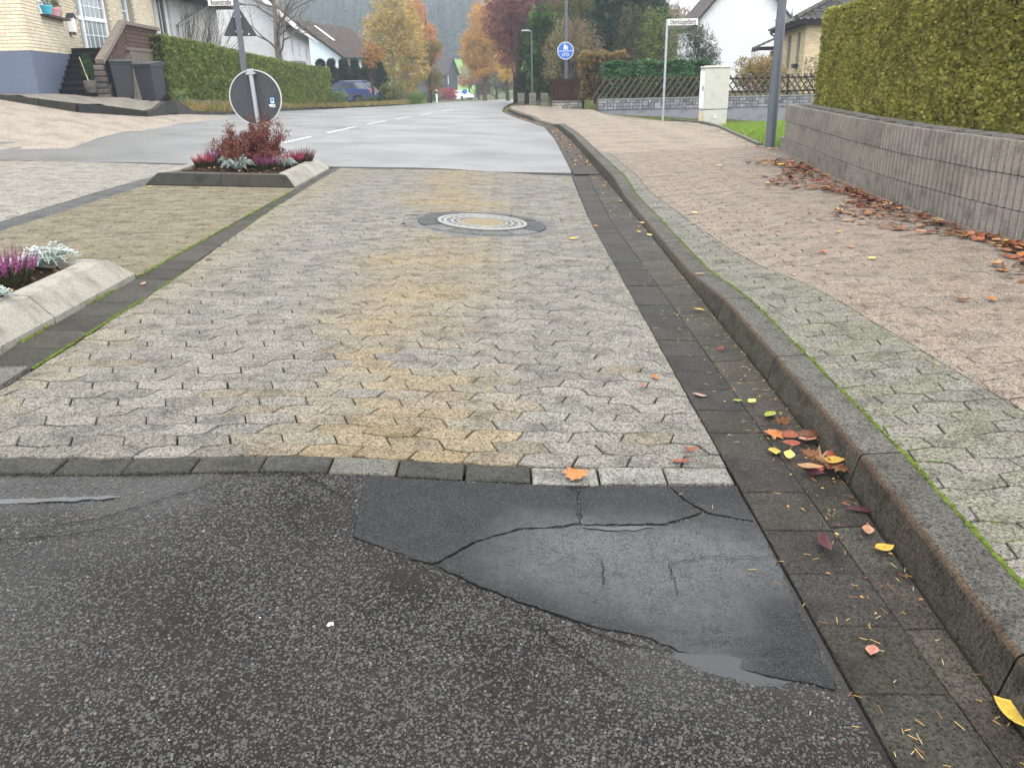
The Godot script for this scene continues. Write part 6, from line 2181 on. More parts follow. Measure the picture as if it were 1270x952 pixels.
	part("walkers", m.done(M.sign_white), disc, false)
	m = MB.new()
	for x in [-0.085, 0.085]:
		m.lathe(Vector3(x, -0.155, 0.010), [Vector2(0.046, 0.002), Vector2(0.064, 0.002), Vector2(0.064, -0.002), Vector2(0.046, -0.002)], 20, Basis(Vector3.RIGHT, PI / 2))
	for q in [[-0.085, -0.155, -0.045, -0.08], [-0.045, -0.08, 0.05, -0.08], [0.05, -0.08, 0.085, -0.155], [-0.045, -0.08, 0.0, -0.155], [0.0, -0.155, 0.05, -0.08], [-0.085, -0.155, 0.0, -0.155], [-0.045, -0.08, -0.055, -0.055], [0.05, -0.08, 0.042, -0.05]]:
		m.bar(Vector3(q[0], q[1], 0.010), Vector3(q[2], q[3], 0.010), 0.004, 0.013, Vector3.BACK)
	part("bicycle", m.done(M.sign_white), disc, false)
	m = MB.new()
	for y in [-0.15, 0.15]: m.box(Vector3(0.02, y, -0.04), Vector3(0.16, 0.03, 0.07))
	part("clamp", m.done(M.galv), s, false)
	# --- far lamp
	var fl := thing("far_street_lamp", "small distant street lamp with arm to the left before the thuja", "street lamp", Vector3(1.46, walk(1.46, -48.0) - 0.1, -48.0))
	m = MB.new()
	m.tube([Vector3(0, 0, 0), Vector3(0, 3.75, 0)], [0.05, 0.04], 10)
	part("pole", m.done(M.pole_paint), fl, false)
	m = MB.new()
	m.tube([Vector3(0, 3.72, 0), Vector3(-0.2, 3.75, 0)], [0.025, 0.025], 8)
	m.box(Vector3(-0.33, 3.76, 0), Vector3(0.42, 0.075, 0.16), Basis.IDENTITY, 0.025)
	part("lamp_head", m.done(M.galv), fl, false)
	# --- marker posts by the far road
	for q in [[-5.55, -70.0, "thin white marker post left of the far road bend"], [1.55, -82.0, "left white marker post beside the far right road"], [3.3, -84.0, "right white marker post beside the far right road"]]:
		var mp := thing("marker_post", q[2], "marker post", Vector3(q[0], H(q[0], q[1]), q[1]), "marker posts by the far road")
		m = MB.new()
		m.box(Vector3(0, 0.45, 0), Vector3(0.13, 1.0, 0.11), Basis.IDENTITY, 0.03)
		part("post", m.done(M.white_plastic), mp, false)
		m = MB.new()
		m.box(Vector3(0, 0.78, 0), Vector3(0.134, 0.2, 0.114), Basis(Vector3.BACK, 0.25))
		part("band", m.done(M.ink), mp, false)
	car("blue_estate_car", "dark blue estate car parked on the drive beyond the hedge", Vector3(-11.5, H(-11.5, -61.5) + 0.1, -62.0), PI - 0.20, M.car_blue)
	car("white_car", "small white car parked far down the road by the red bush", Vector3(-7.0, H(-7.0, -140.0), -139.0), -PI * 0.5 + 0.6, M.car_white)
	var rs := thing("blue_road_sign", "tiny round blue sign in front of the distant white car", "traffic sign", Vector3(-6.2, H(-6.2, -132.0), -132.0))
	m = MB.new()
	m.tube([Vector3(0, 0, 0), Vector3(0, 1.5, 0)], [0.04, 0.04], 6)
	part("post", m.done(M.galv), rs, false)
	m = MB.new()
	m.lathe(Vector3(0, 1.15, 0.06), [Vector2(0, 0.01), Vector2(0.36, 0.01), Vector2(0.36, -0.01), Vector2(0, -0.01)], 20, Basis(Vector3.RIGHT, PI / 2))
	var rd := part("disc", m.done(M.sign_blue), rs, false)
	m = MB.new()
	m.bar(Vector3(-0.12, 1.27, 0.075), Vector3(0.1, 1.02, 0.075), 0.01, 0.08, Vector3.BACK)
	part("arrow", m.done(M.sign_white), rd, false)

func car(called: String, label: String, at: Vector3, turn: float, paint: Material) -> void:
	# front at +x
	var t := thing(called, label, "car", at)
	t.rotation.y = turn
	var arch := func(cx: float) -> Array:
		var o := []
		for k in 9:
			var a := PI * k / 8.0
			o.append(Vector2(cx + cos(a) * 0.37, 0.30 + sin(a) * 0.37))
		return o
	var lower := PackedVector2Array()
	for p in [Vector2(-2.2, 0.30), Vector2(-2.28, 0.45), Vector2(-2.29, 0.72), Vector2(-2.2, 0.92), Vector2(-2.12, 0.98), Vector2(0.95, 0.93), Vector2(1.9, 0.80), Vector2(2.22, 0.66), Vector2(2.28, 0.45), Vector2(2.2, 0.27), Vector2(1.74, 0.27)]: lower.append(p)
	for p in arch.call(1.36): lower.append(p)
	for p in [Vector2(0.98, 0.22), Vector2(-0.98, 0.22)]: lower.append(p)
	for p in arch.call(-1.36): lower.append(p)
	lower.append(Vector2(-1.74, 0.28))
	var m := MB.new()
	m.ext(lower, Transform3D(Basis.IDENTITY, Vector3(0, 0, -0.83)), 1.66)
	# rounded flanks
	for s in [-1.0, 1.0]:
		var xs := [-2.16, -1.9, -0.95, 0.95, 1.8, 2.14]
		for i in xs.size() - 1:
			var ya := [0.5, 0.72, 0.93]
			var za := [0.835, 0.89, 0.845]
			for j in 2:
				if xs[i] < -0.9 and ya[j] < 0.7 and xs[i] > -1.95: continue
				if xs[i] > 0.9 and ya[j] < 0.7 and xs[i] < 1.8: continue
				var tap := func(x: float) -> float: return 1.0 - 0.05 * pow(absf(x) / 2.2, 4)
				var a := Vector3(xs[i], ya[j], s * za[j] * tap.call(xs[i]))
				var b := Vector3(xs[i + 1], ya[j], s * za[j] * tap.call(xs[i + 1]))
				var c := Vector3(xs[i + 1], ya[j + 1], s * za[j + 1] * tap.call(xs[i + 1]))
				var d := Vector3(xs[i], ya[j + 1], s * za[j + 1] * tap.call(xs[i]))
				if s > 0: m.quad(a, b, c, d)
				else: m.quad(d, c, b, a)
	# cabin
	var up := [Vector2(-2.14, 0.96), Vector2(-1.85, 1.38), Vector2(-1.65, 1.45), Vector2(-0.4, 1.49), Vector2(0.25, 1.45), Vector2(1.05, 0.94)]
	var zf := func(y: float) -> float: return lerpf(0.83, 0.60, clampf((y - 0.94) / 0.55, 0, 1))
	for i in up.size() - 1:
		var a: Vector2 = up[i]
		var b: Vector2 = up[i + 1]
		m.quad(Vector3(a.x, a.y, -zf.call(a.y)), Vector3(a.x, a.y, zf.call(a.y)), Vector3(b.x, b.y, zf.call(b.y)), Vector3(b.x, b.y, -zf.call(b.y)))
	var id := Geometry2D.triangulate_polygon(PackedVector2Array(up))
	for s in [-1.0, 1.0]:
		for i in range(0, id.size(), 3):
			var q := []
			for k in 3: q.append(Vector3(up[id[i + k]].x, up[id[i + k]].y, s * zf.call(up[id[i + k]].y)))
			if ((q[1] - q[0]).cross(q[2] - q[0])).z * s > 0: m.tri(q[0], q[1], q[2])
			else: m.tri(q[0], q[2], q[1])
	part("body", m.done(paint), t, false)
	# glass
	for s in [-1.0, 1.0]:
		for w in [[Vector2(-1.92, 1.02), Vector2(-1.70, 1.34), Vector2(-1.18, 1.40), Vector2(-1.18, 1.02)], [Vector2(-1.08, 1.02), Vector2(-1.08, 1.41), Vector2(-0.18, 1.42), Vector2(-0.18, 1.0)], [Vector2(-0.10, 1.0), Vector2(-0.10, 1.42), Vector2(0.22, 1.38), Vector2(0.82, 0.99)]]:
			m = MB.new()
			var q := []
			for p in w: q.append(Vector3(p.x, p.y, s * (zf.call(p.y) + 0.006)))
			if s > 0: m.quad(q[3], q[2], q[1], q[0])
			else: m.quad(q[0], q[1], q[2], q[3])
			part("side_window", m.done(M.glass), t, false)
		m = MB.new()
		m.tube([Vector3(-1.6, 1.47, s * 0.58), Vector3(-1.5, 1.51, s * 0.58), Vector3(0.0, 1.52, s * 0.58), Vector3(0.1, 1.48, s * 0.58)], [0.015, 0.015, 0.015, 0.015], 6)
		part("roof_rail", m.done(M.galv), t, false)
		m = MB.new()
		m.box(Vector3(-2.19, 0.82, s * 0.70), Vector3(0.14, 0.26, 0.24), Basis(Vector3.BACK, 0.1), 0.03)
		part("tail_light", m.done(M.tail_light), t, false)
		m = MB.new()
		m.box(Vector3(2.12, 0.66, s * 0.62), Vector3(0.2, 0.13, 0.34), Basis.IDENTITY, 0.03)
		part("headlight", m.done(M.white_plastic), t, false)
		m = MB.new()
		m.box(Vector3(0.72, 1.02, s * 0.96), Vector3(0.14, 0.13, 0.2), Basis.IDENTITY, 0.03)
		part("wing_mirror", m.done(paint), t, false)
		for x in [0.45, -0.62]:
			m = MB.new()
			m.box(Vector3(x - 0.35, 0.86, s * 0.872), Vector3(0.18, 0.025, 0.03), Basis.IDENTITY, 0.008)
			part("door_handle", m.done(paint), t, false)
		m = MB.new()
		for x in [-0.14, 0.88]: m.box(Vector3(x, 0.66, s * 0.872), Vector3(0.008, 0.56, 0.01))
		part("door_gap", m.done(M.dark_trim), t, false)
		for x in [1.36, -1.36]:
			var ax := Basis(Vector3.RIGHT, PI / 2 * s)
			m = MB.new()
			m.lathe(Vector3(x, 0.31, s * 0.78), [Vector2(0.20, 0.08), Vector2(0.29, 0.10), Vector2(0.315, 0.07), Vector2(0.315, -0.1), Vector2(0.2, -0.1)], 24, ax)
			var wh := part("wheel", m.done(M.rubber), t, false)
			m = MB.new()
			m.lathe(Vector3(x, 0.31, s * 0.78), [Vector2(0.215, 0.085), Vector2(0.19, 0.06), Vector2(0.16, 0.03), Vector2(0, 0.03)], 24, ax)
			for k in 5:
				var a := TAU * k / 5
				m.bar(Vector3(x, 0.31, s * 0.855), Vector3(x + cos(a) * 0.2, 0.31 + sin(a) * 0.2, s * 0.855), 0.02, 0.05, Vector3(0, 0, 1))
			part("rim", m.done(M.alloy), wh, false)
	m = MB.new()
	m.quad(Vector3(-2.10, 1.04, 0.68), Vector3(-2.10, 1.04, -0.68), Vector3(-1.87, 1.37, -0.58), Vector3(-1.87, 1.37, 0.58))
	part("rear_window", m.done(M.glass), t, false)
	m = MB.new()
	m.quad(Vector3(0.98, 1.0, -0.7), Vector3(0.98, 1.0, 0.7), Vector3(0.32, 1.42, 0.58), Vector3(0.32, 1.42, -0.58))
	part("windscreen", m.done(M.glass), t, false)
	m = MB.new()
	m.box(Vector3(-2.30, 0.62, 0), Vector3(0.02, 0.11, 0.5))
	part("number_plate", m.done(M.sign_white), t, false)
	m = MB.new()
	m.box(Vector3(-2.24, 0.36, 0), Vector3(0.12, 0.16, 1.5), Basis.IDENTITY, 0.03)
	m.box(Vector3(2.22, 0.34, 0), Vector3(0.12, 0.18, 1.5), Basis.IDENTITY, 0.03)
	part("bumper", m.done(M.dark_trim), t, false)

# ---------------------------------------------------------------- plants
func make_leaf_meshes() -> void:
	# a clump of small leaves, about 1 across
	for q in [["clump", 9, 0.26], ["small", 7, 0.42], ["twiggy", 6, 0.16]]:
		var m := MB.new()
		for i in q[1]:
			var o := Vector3(R(-1, 1), R(-1, 1), R(-1, 1)) * 0.36
			var b := Basis.from_euler(Vector3(R(-1.2, 1.2), R(0, TAU), R(-1.2, 1.2)))
			var L: float = q[2] * R(0.8, 1.2)
			var g := R(0.72, 1.2)
			m.col = Color(g, g, g)
			var p0 := o - b * Vector3(0, 0, L * 0.5)
			var p1 := o + b * Vector3(0, 0, L * 0.5)
			var s := b * Vector3(L * 0.30, L * 0.10, 0)
			var s2 := b * Vector3(-L * 0.30, L * 0.10, 0)
			m.tri(p0, o + s, p1)
			m.tri(p0, p1, o + s2)
		LEAF[q[0]] = m.done(M.leaf)
	# a flat scaly spray
	var m := MB.new()
	for i in 7:
		var a := -1.0 + 2.0 * i / 6.0
		var L := 1.0 - 0.35 * absf(a) + R(-0.1, 0.1)
		var o := Vector3(0, absf(a) * 0.1, 0)
		var tip := o + Vector3(sin(a * 0.8) * L, cos(a * 0.8) * L, R(-0.22, 0.22))
		var s := Vector3(cos(a * 0.8), -sin(a * 0.8), 0.2) * 0.065
		var mid := o.lerp(tip, 0.55)
		var g := R(0.75, 1.2)
		m.col = Color(g, g, g)
		m.tri(o, mid + s, mid - s)
		m.tri(mid - s, mid + s, tip)
	LEAF["spray"] = m.done(M.needle)
	m = MB.new()
	for s in [-1.0, 1.0]: m.tri(Vector3(0, 0, -0.013), Vector3(s * 0.0075, 0.003, 0.0), Vector3(0, 0, 0.014))
	LEAF["tiny"] = m.done(M.leaf)
	# glossy long leaves of the laurel
	m = MB.new()
	for i in 6:
		var b := Basis.from_euler(Vector3(R(-0.9, 0.9), i * 1.05, R(-0.4, 0.4)))
		var g := R(0.75, 1.25)
		m.col = Color(g, g, g)
		for s in [-1.0, 1.0]: m.tri(b * Vector3(0, 0.0, 0.1), b * Vector3(s * 0.2, 0.06, 0.5), b * Vector3(0, 0.02, 1.0))
	LEAF["laurel"] = m.done(M.leaf)

func hedge(called: String, label: String, path: Array, thick: float, basef: Callable, height: float, count: int, size: float, palette: Array, rough_: float, leaf := "spray") -> Node3D:
	var mid: Vector2 = path[path.size() / 2]
	var t := thing(called, label, "hedge", Vector3(mid.x, basef.call(mid), mid.y))
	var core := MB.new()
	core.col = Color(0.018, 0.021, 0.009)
	var lens := []
	var total := 0.0
	for i in path.size() - 1:
		lens.append(path[i].distance_to(path[i + 1]))
		total += lens[-1]
	var norm := func(i: int) -> Vector2:
		var u: Vector2 = (path[i + 1] - path[i]).normalized()
		var n := Vector2(-u.y, u.x)
		return n
	# the hedge lies on the side of the path that thick points to: +1 along (-u.y, u.x) turned so that its x has the sign of thick (or z for paths along x)
	var sgn := []
	for i in path.size() - 1:
		var n: Vector2 = norm.call(i)
		var key := n.x if absf(n.x) > 0.5 else -n.y
		sgn.append(n * (1.0 if key * thick > 0 else -1.0))
	var w := absf(thick)
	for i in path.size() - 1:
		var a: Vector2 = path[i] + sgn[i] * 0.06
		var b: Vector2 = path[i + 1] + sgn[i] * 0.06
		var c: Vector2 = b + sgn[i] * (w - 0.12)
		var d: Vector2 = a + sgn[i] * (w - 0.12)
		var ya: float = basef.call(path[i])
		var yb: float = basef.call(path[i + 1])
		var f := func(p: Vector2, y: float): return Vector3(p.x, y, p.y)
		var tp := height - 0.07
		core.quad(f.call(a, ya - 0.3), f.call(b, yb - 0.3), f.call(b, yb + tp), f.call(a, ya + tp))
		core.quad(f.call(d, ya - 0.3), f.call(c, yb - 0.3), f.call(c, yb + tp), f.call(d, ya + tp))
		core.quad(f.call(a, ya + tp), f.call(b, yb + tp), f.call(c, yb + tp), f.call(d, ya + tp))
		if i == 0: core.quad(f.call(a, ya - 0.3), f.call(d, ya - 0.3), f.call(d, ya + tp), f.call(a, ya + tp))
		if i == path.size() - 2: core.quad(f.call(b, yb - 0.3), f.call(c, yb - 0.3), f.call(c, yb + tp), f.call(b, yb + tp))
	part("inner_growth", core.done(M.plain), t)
	var nz := FastNoiseLite.new()
	nz.seed = 31; nz.frequency = 1.1; nz.fractal_octaves = 3
	var xf := []
	var cl := []
	var fw := height * total
	var tw := w * total
	var ew := w * height
	var sum := fw * 1.4 + tw + ew * 2.0
	while xf.size() < count:
		var r := R(0, sum)
		var i := 0
		var s := R(0, total)
		while i < lens.size() - 1 and s > lens[i]:
			s -= lens[i]
			i += 1
		var u: Vector2 = (path[i + 1] - path[i]).normalized()
		var p: Vector2 = path[i] + u * s
		var n3: Vector3
		var y: float
		if r < fw:
			n3 = Vector3(-sgn[i].x, 0, -sgn[i].y); y = R(-0.02, height)
		elif r < fw * 1.4:
			n3 = Vector3(sgn[i].x, 0, sgn[i].y); p += sgn[i] * w; y = R(0, height)
		elif r < fw * 1.4 + tw:
			n3 = Vector3.UP; p += sgn[i] * R(0, w); y = height
		else:
			var last := r > fw * 1.4 + tw + ew
			i = lens.size() - 1 if last else 0
			u = (path[i + 1] - path[i]).normalized()
			p = (path[-1] if last else path[0]) + sgn[i] * R(0, w)
			n3 = Vector3(u.x, 0, u.y) * (1.0 if last else -1.0); y = R(0, height)
		var by: float = basef.call(p if absf(thick) < 0 else path[i].lerp(path[i + 1], s / lens[i]))
		var pos := Vector3(p.x, by + y, p.y)
		var bump := nz.get_noise_3d(pos.x * 1.6, pos.y * 1.6, pos.z * 1.6)
		pos += n3 * (R(-0.05, 0.0) + rough_ * 0.45 * bump)
		# soften the upper edge
		if y > height - 0.15 and n3.y < 0.5: pos -= n3 * 0.10 * pow((y - height + 0.15) / 0.15, 2)
		var yd := (n3 * 0.62 + Vector3.UP * R(0.1, 0.8) + Vector3(R(-1, 1), R(-1, 1), R(-1, 1)) * 0.55).normalized()
		var xd := yd.cross(Vector3(R(-1, 1), R(-1, 1), R(-1, 1))).normalized()
		var sc := size * R(0.7, 1.3)
		xf.append(Transform3D(Basis(xd, yd, xd.cross(yd)).scaled(Vector3.ONE * sc), pos))
		var q: Color = palette[rng.randi() % palette.size()]
		var g := (1.0 + 0.35 * bump) * R(0.82, 1.18)
		cl.append(Color(q.r * g, q.g * g, q.b * g))
	scatter("foliage", LEAF[leaf], xf, cl, t)
	return t

func foliage_ball(parent: Node3D, called: String, c: Vector3, rad: Vector3, count: int, kind: String, size: float, palette: Array) -> void:
	var xf := []
	var cl := []
	for i in count:
		var d := Vector3(R(-1, 1), R(-1, 1), R(-1, 1))
		while d.length() > 1.0: d = Vector3(R(-1, 1), R(-1, 1), R(-1, 1))
		xf.append(Transform3D(Basis.from_euler(Vector3(R(-1, 1), R(0, TAU), R(-1, 1))).scaled(Vector3.ONE * size * R(0.8, 1.6)), c + d * rad))
		var q: Color = pick(palette)
		var g := R(0.6, 1.3)
		cl.append(Color(q.r * g, q.g * g, q.b * g))
	scatter(called, LEAF[kind], xf, cl, parent, "", "", "", true)

func tree(called: String, label: String, category: String, at: Vector3, trunk_r: float, blobs: Array, count: int, kind: String, size: float, palette: Array, gaps := 0.0, bark := Color(0.06, 0.05, 0.04), group := "", conifer := false, twig := 0) -> Node3D:
	var t := thing(called, label, category, at, group)
	var m := MB.new()
	m.col = bark
	var top := 0.0
	for b in blobs: top = maxf(top, b[0].y)
	var cx := Vector3(blobs[0][0].x * 0.6, top, blobs[0][0].z * 0.6)
	var pts := []
	var rs := []
	for k in 6:
		var f := k / 5.0
		pts.append(Vector3(cx.x * f * f + R(-1, 1) * trunk_r * 0.5 * float(k > 0), -0.2 + (top + 0.2) * f, cx.z * f * f))
		rs.append(trunk_r * (1.25 if k == 0 else lerpf(1.0, 0.2, f)))
	m.tube(pts, rs, 8)
	var tips := []
	if not conifer:
		for b in blobs:
			var fr: Vector3 = pts[clampi(int(b[0].y / maxf(top, 0.1) * 3.0), 1, 4)]
			var e: Vector3 = b[0]
			var mid := fr.lerp(e, 0.5) + Vector3(0, -0.1, 0)
			m.tube([fr, mid, e], [trunk_r * 0.45, trunk_r * 0.3, trunk_r * 0.14], 5, false)
			for k in 5 + twig:
				var d := Vector3(R(-1, 1), R(-0.3, 1), R(-1, 1)).normalized()
				var L: float = (b[1] as Vector3).length() * 0.34
				grow(m, fr.lerp(e, R(0.5, 1.0)), d, L, trunk_r * 0.13, 1 + int(twig > 0), tips, 0.5, 3)
	part("trunk", m.done(M.bark), t, false)
	var nz := FastNoiseLite.new()
	nz.seed = 50 + taken.size(); nz.frequency = 0.9; nz.fractal_octaves = 3
	var xf := []
	var cl := []
	var wts := []
	var sum := 0.0
	for b in blobs:
		var v: float = pow(b[1].x * b[1].y * b[1].z, 0.67)
		wts.append(v)
		sum += v
	var guard := 0
	while xf.size() < count and guard < count * 6:
		guard += 1
		var r := R(0, sum)
		var bi := 0
		while bi < blobs.size() - 1 and r > wts[bi]:
			r -= wts[bi]
			bi += 1
		var d := Vector3(R(-1, 1), R(-1, 1), R(-1, 1)).normalized() * pow(rng.randf(), 0.42)
		if conifer:  # a cone: narrow at the top
			var h := rng.randf()
			var a := R(0, TAU)
			var rr := (1.0 - pow(h, 1.15)) * (0.72 + 0.28 * sin(h * 34.0)) * pow(rng.randf(), 0.4) + 0.05
			d = Vector3(cos(a) * rr, h * 2.0 - 1.0, sin(a) * rr)
		var p: Vector3 = blobs[bi][0] + d * blobs[bi][1]
		var s := nz.get_noise_3d(p.x + at.x, p.y, p.z + at.z)
		if s < gaps - 0.35: continue
		p += Vector3(R(-1, 1), R(-1, 1), R(-1, 1)) * size * 0.3
		var eu := Vector3(R(-0.9, 0.9), R(0, TAU), R(-0.9, 0.9))
		var bs := Basis.from_euler(eu)
		if kind == "spray":
			var yd := Vector3(d.x, 0.5 if not conifer else 0.1, d.z).normalized() + Vector3(R(-1, 1), R(-1, 1), R(-1, 1)) * 0.5
			yd = yd.normalized()
			var xd := yd.cross(Vector3(R(-1, 1), R(-1, 1), R(-1, 1))).normalized()
			bs = Basis(xd, yd, xd.cross(yd))
		xf.append(Transform3D(bs.scaled(Vector3.ONE * size * R(0.7, 1.4)), p))
		var q: Color = palette[clampi(int((s + 0.5 + R(-0.3, 0.3)) * palette.size()), 0, palette.size() - 1)]
		var g := R(0.75, 1.25)
		cl.append(Color(q.r * g, q.g * g, q.b * g))
	scatter("crown", LEAF[kind], xf, cl, t, "", "", "", true)
	return t

func V(x: float, y: float, z := 0.0) -> Vector3: return Vector3(x, y, z)

func vegetation() -> void:
	var gold := [Color(0.38, 0.25, 0.09), Color(0.50, 0.33, 0.09), Color(0.55, 0.40, 0.13), Color(0.46, 0.38, 0.15)]
	var orange := [Color(0.30, 0.12, 0.05), Color(0.45, 0.18, 0.05), Color(0.52, 0.25, 0.08)]
	# --- left of the road
	tree("birch", "tall golden yellow birch on the left beyond the blue car", "tree", V(-8.9, H(-8.9, -70), -70), 0.16, [[V(0.4, 7.2), V(1.9, 2.6, 1.8)], [V(-0.9, 5.2), V(1.5, 1.7, 1.5)], [V(1.3, 4.9), V(1.6, 1.9, 1.6)], [V(0.1, 3.4), V(1.8, 1.7, 1.6)], [V(1.9, 3.0), V(1.1, 1.6, 1.2)], [V(-1.0, 2.6), V(0.9, 1.2, 1.0)], [V(1.0, 1.6), V(1.2, 1.1, 1.1)]], 7500, "clump", 0.34, gold + [Color(0.27, 0.24, 0.09)], 0.14, Color(0.3, 0.29, 0.27))
	tree("beech", "russet orange tree partly behind the golden birch", "tree", V(-7.6, H(-7.6, -86), -86), 0.2, [[V(0.0, 6.0), V(1.3, 1.4, 1.3)], [V(0.5, 4.6), V(1.2, 1.2, 1.2)], [V(-1.0, 8.0), V(1.3, 1.4, 1.3)]], 1900, "clump", 0.36, orange, 0.1)
	tree("pollarded_tree", "small pollarded street tree with knotted head beside the blue car", "tree", V(-9.05, H(-9.05, -59.5), -59.5), 0.13, [[V(0.0, 2.75), V(0.6, 0.4, 0.5)], [V(-0.45, 3.15), V(0.55, 0.4, 0.5)], [V(0.5, 3.2), V(0.55, 0.45, 0.5)], [V(0.1, 3.5), V(0.6, 0.4, 0.5)]], 420, "clump", 0.26, [Color(0.16, 0.09, 0.05), Color(0.4, 0.2, 0.06), Color(0.48, 0.24, 0.08)], 0.15, Color(0.06, 0.045, 0.035), "", false, 3)
	tree("slender_tree", "slender olive green tree right of the golden birch", "tree", V(-6.3, H(-6.3, -73), -73), 0.1, [[V(0.0, 3.9), V(0.7, 1.2, 0.7)], [V(-0.4, 2.6), V(0.9, 1.2, 0.8)], [V(0.4, 1.8), V(0.9, 1.1, 0.8)], [V(0.8, 4.3), V(0.5, 0.5, 0.5)]], 1900, "clump", 0.26, [Color(0.12, 0.11, 0.04), Color(0.2, 0.17, 0.06), Color(0.26, 0.22, 0.08)], 0.15)
	var first: Node3D = null
	var names := ["leftmost", "second from left", "middle", "fourth from left", "fifth from left", "rightmost"]
	for k in 6:
		var x := -14.0 + k * 0.88
		var lab: String = names[k] + " dark blue green conifer of the screen behind the blue car"
		if first == null:
			first = tree("garden_conifer", lab, "conifer", V(x, H(x, -67), -67), 0.1, [[V(0, 1.3), V(1.45, 1.75, 1.1)]], 2400, "spray", 0.28, [Color(0.018, 0.045, 0.03), Color(0.03, 0.065, 0.04), Color(0.05, 0.085, 0.05)], -0.2, Color(0.05, 0.04, 0.03), "conifers behind the blue car", true)
		else:
			var cpy: Node3D = first.duplicate()
			cpy.name = numbered("garden_conifer")
			add_child(cpy)
			cpy.position = V(x, H(x, -67), -67 + 0.4 * (k % 2))
			cpy.rotation.y = k * 1.3
			cpy.set_meta("label", lab)
	shrub("yellow_shrub", "low yellow green shrub at the foot of the golden birch", V(-8.4, H(-8.4, -66), -66), V(1.3, 0.9, 1.0), 900, 0.22, [Color(0.16, 0.15, 0.05), Color(0.24, 0.2, 0.07), Color(0.14, 0.17, 0.06)])
	shrub("green_shrub", "bright green grassy mound beside the road before the birch", V(-6.9, H(-6.9, -66.5) - 0.3, -66.5), V(1.0, 0.65, 0.8), 700, 0.2, [Color(0.12, 0.2, 0.04), Color(0.18, 0.26, 0.06)])
	shrub("verge_weed", "leafy light green weed at the right end of the left hedge", V(-10.2, H(-10.2, -53.3) + 0.05, -53.2), V(0.7, 0.55, 0.5), 420, 0.2, [Color(0.14, 0.22, 0.06), Color(0.2, 0.26, 0.1)])
	shrub("small_shrub", "low leafy shrub at the foot of the pollarded tree", V(-9.3, H(-9.3, -59.2), -59.0), V(0.8, 0.35, 0.4), 260, 0.16, [Color(0.05, 0.1, 0.04), Color(0.08, 0.13, 0.05)])
	shrub("leafy_weed", "small pale green leafy plant at the front corner of the left hedge", V(-10.95, verge_y(-10.95, -29.3), -29.25), V(0.3, 0.25, 0.2), 70, 0.16, [Color(0.14, 0.22, 0.09), Color(0.2, 0.28, 0.12)])
	bare_tree("bare_tree", "leafless tree standing behind the right end of the left hedge", V(-12.1, H(-11.5, -48) - 0.1, -47.5), 0.2, 3.2, 7)
	bare_shrub()
	# --- right of the road, from far to near
	tree("larch", "tall orange gold tree on the right where the road bends", "tree", V(-2.1, H(-2.1, -88), -88), 0.2, [[V(0.2, 7.0), V(1.8, 2.6, 1.7)], [V(-1.1, 4.9), V(1.4, 2.0, 1.4)], [V(1.0, 4.6), V(1.3, 1.9, 1.3)], [V(-0.3, 3.2), V(1.4, 1.2, 1.3)]], 5200, "clump", 0.36, [Color(0.36, 0.2, 0.09), Color(0.48, 0.27, 0.07), Color(0.55, 0.33, 0.08)], 0.08, Color(0.1, 0.07, 0.05))
	tree("maple", "yellow orange tree between the gold tree and the maroon beech", "tree", V(0.2, H(0.2, -80), -80), 0.16, [[V(0, 7.4), V(0.9, 1.5, 0.9)], [V(-0.2, 5.6), V(0.9, 1.3, 0.9)], [V(0.0, 3.0), V(1.0, 1.6, 0.9)]], 2200, "clump", 0.32, [Color(0.46, 0.27, 0.06), Color(0.58, 0.37, 0.08)], 0.05)
	tree("copper_beech", "broad maroon red tree over the right side of the road", "tree", V(0.75, P(58) - 0.05, -58), 0.2, [[V(1.0, 6.4), V(2.6, 1.9, 2.0)], [V(-0.8, 5.2), V(1.5, 1.7, 1.4)], [V(0.7, 4.2), V(1.5, 1.6, 1.3)], [V(-0.4, 3.3), V(1.1, 1.3, 1.0)], [V(2.2, 4.9), V(1.3, 1.6, 1.2)]], 11000, "clump", 0.26, [Color(0.11, 0.04, 0.055), Color(0.18, 0.065, 0.08), Color(0.24, 0.10, 0.11), Color(0.17, 0.09, 0.05)], 0.1, Color(0.12, 0.085, 0.06))
	hedge("beech_hedge_stub", "short block of brown leaved hedge under the maroon tree", [V2(0.62, -55.0), V2(1.7, -55.0)], 0.7, func(_p): return -0.42, 1.75, 2600, 0.16, [Color(0.09, 0.05, 0.03), Color(0.06, 0.05, 0.025), Color(0.14, 0.08, 0.04)], 0.2)
	tree("columnar_thuja", "slim green columnar thuja right of the far street lamp", "conifer", V(2.15, -0.25, -50.0), 0.1, [[V(0, 2.6), V(0.95, 2.7, 0.9)], [V(0.1, 1.5), V(0.8, 1.5, 0.8)], [V(0.0, 3.4), V(0.55, 1.5, 0.55)]], 5200, "spray", 0.26, [Color(0.035, 0.075, 0.02), Color(0.06, 0.12, 0.025), Color(0.10, 0.16, 0.035)], -0.1)
	shrub("dark_yew", "dark bush between the brown hedge block and the columnar thuja", V(1.25, -0.3, -51.5), V(0.75, 2.4, 0.6), 1500, 0.22, [Color(0.022, 0.04, 0.025), Color(0.04, 0.06, 0.035)])
	tree("twiggy_tree", "half bare grey brown tree behind the blue path sign", "tree", V(3.05, 0.0, -42.0), 0.075, [[V(-0.3, 2.6), V(1.1, 0.8, 0.9)], [V(0.8, 2.5), V(1.0, 0.8, 0.9)], [V(0.2, 3.3), V(1.1, 0.6, 0.8)], [V(-0.8, 1.7), V(0.6, 0.7, 0.6)], [V(1.0, 1.7), V(0.8, 0.6, 0.6)]], 1700, "twiggy", 0.34, [Color(0.14, 0.10, 0.075), Color(0.19, 0.14, 0.09), Color(0.27, 0.23, 0.11)], 0.1, Color(0.10, 0.08, 0.065), "", false, 8)
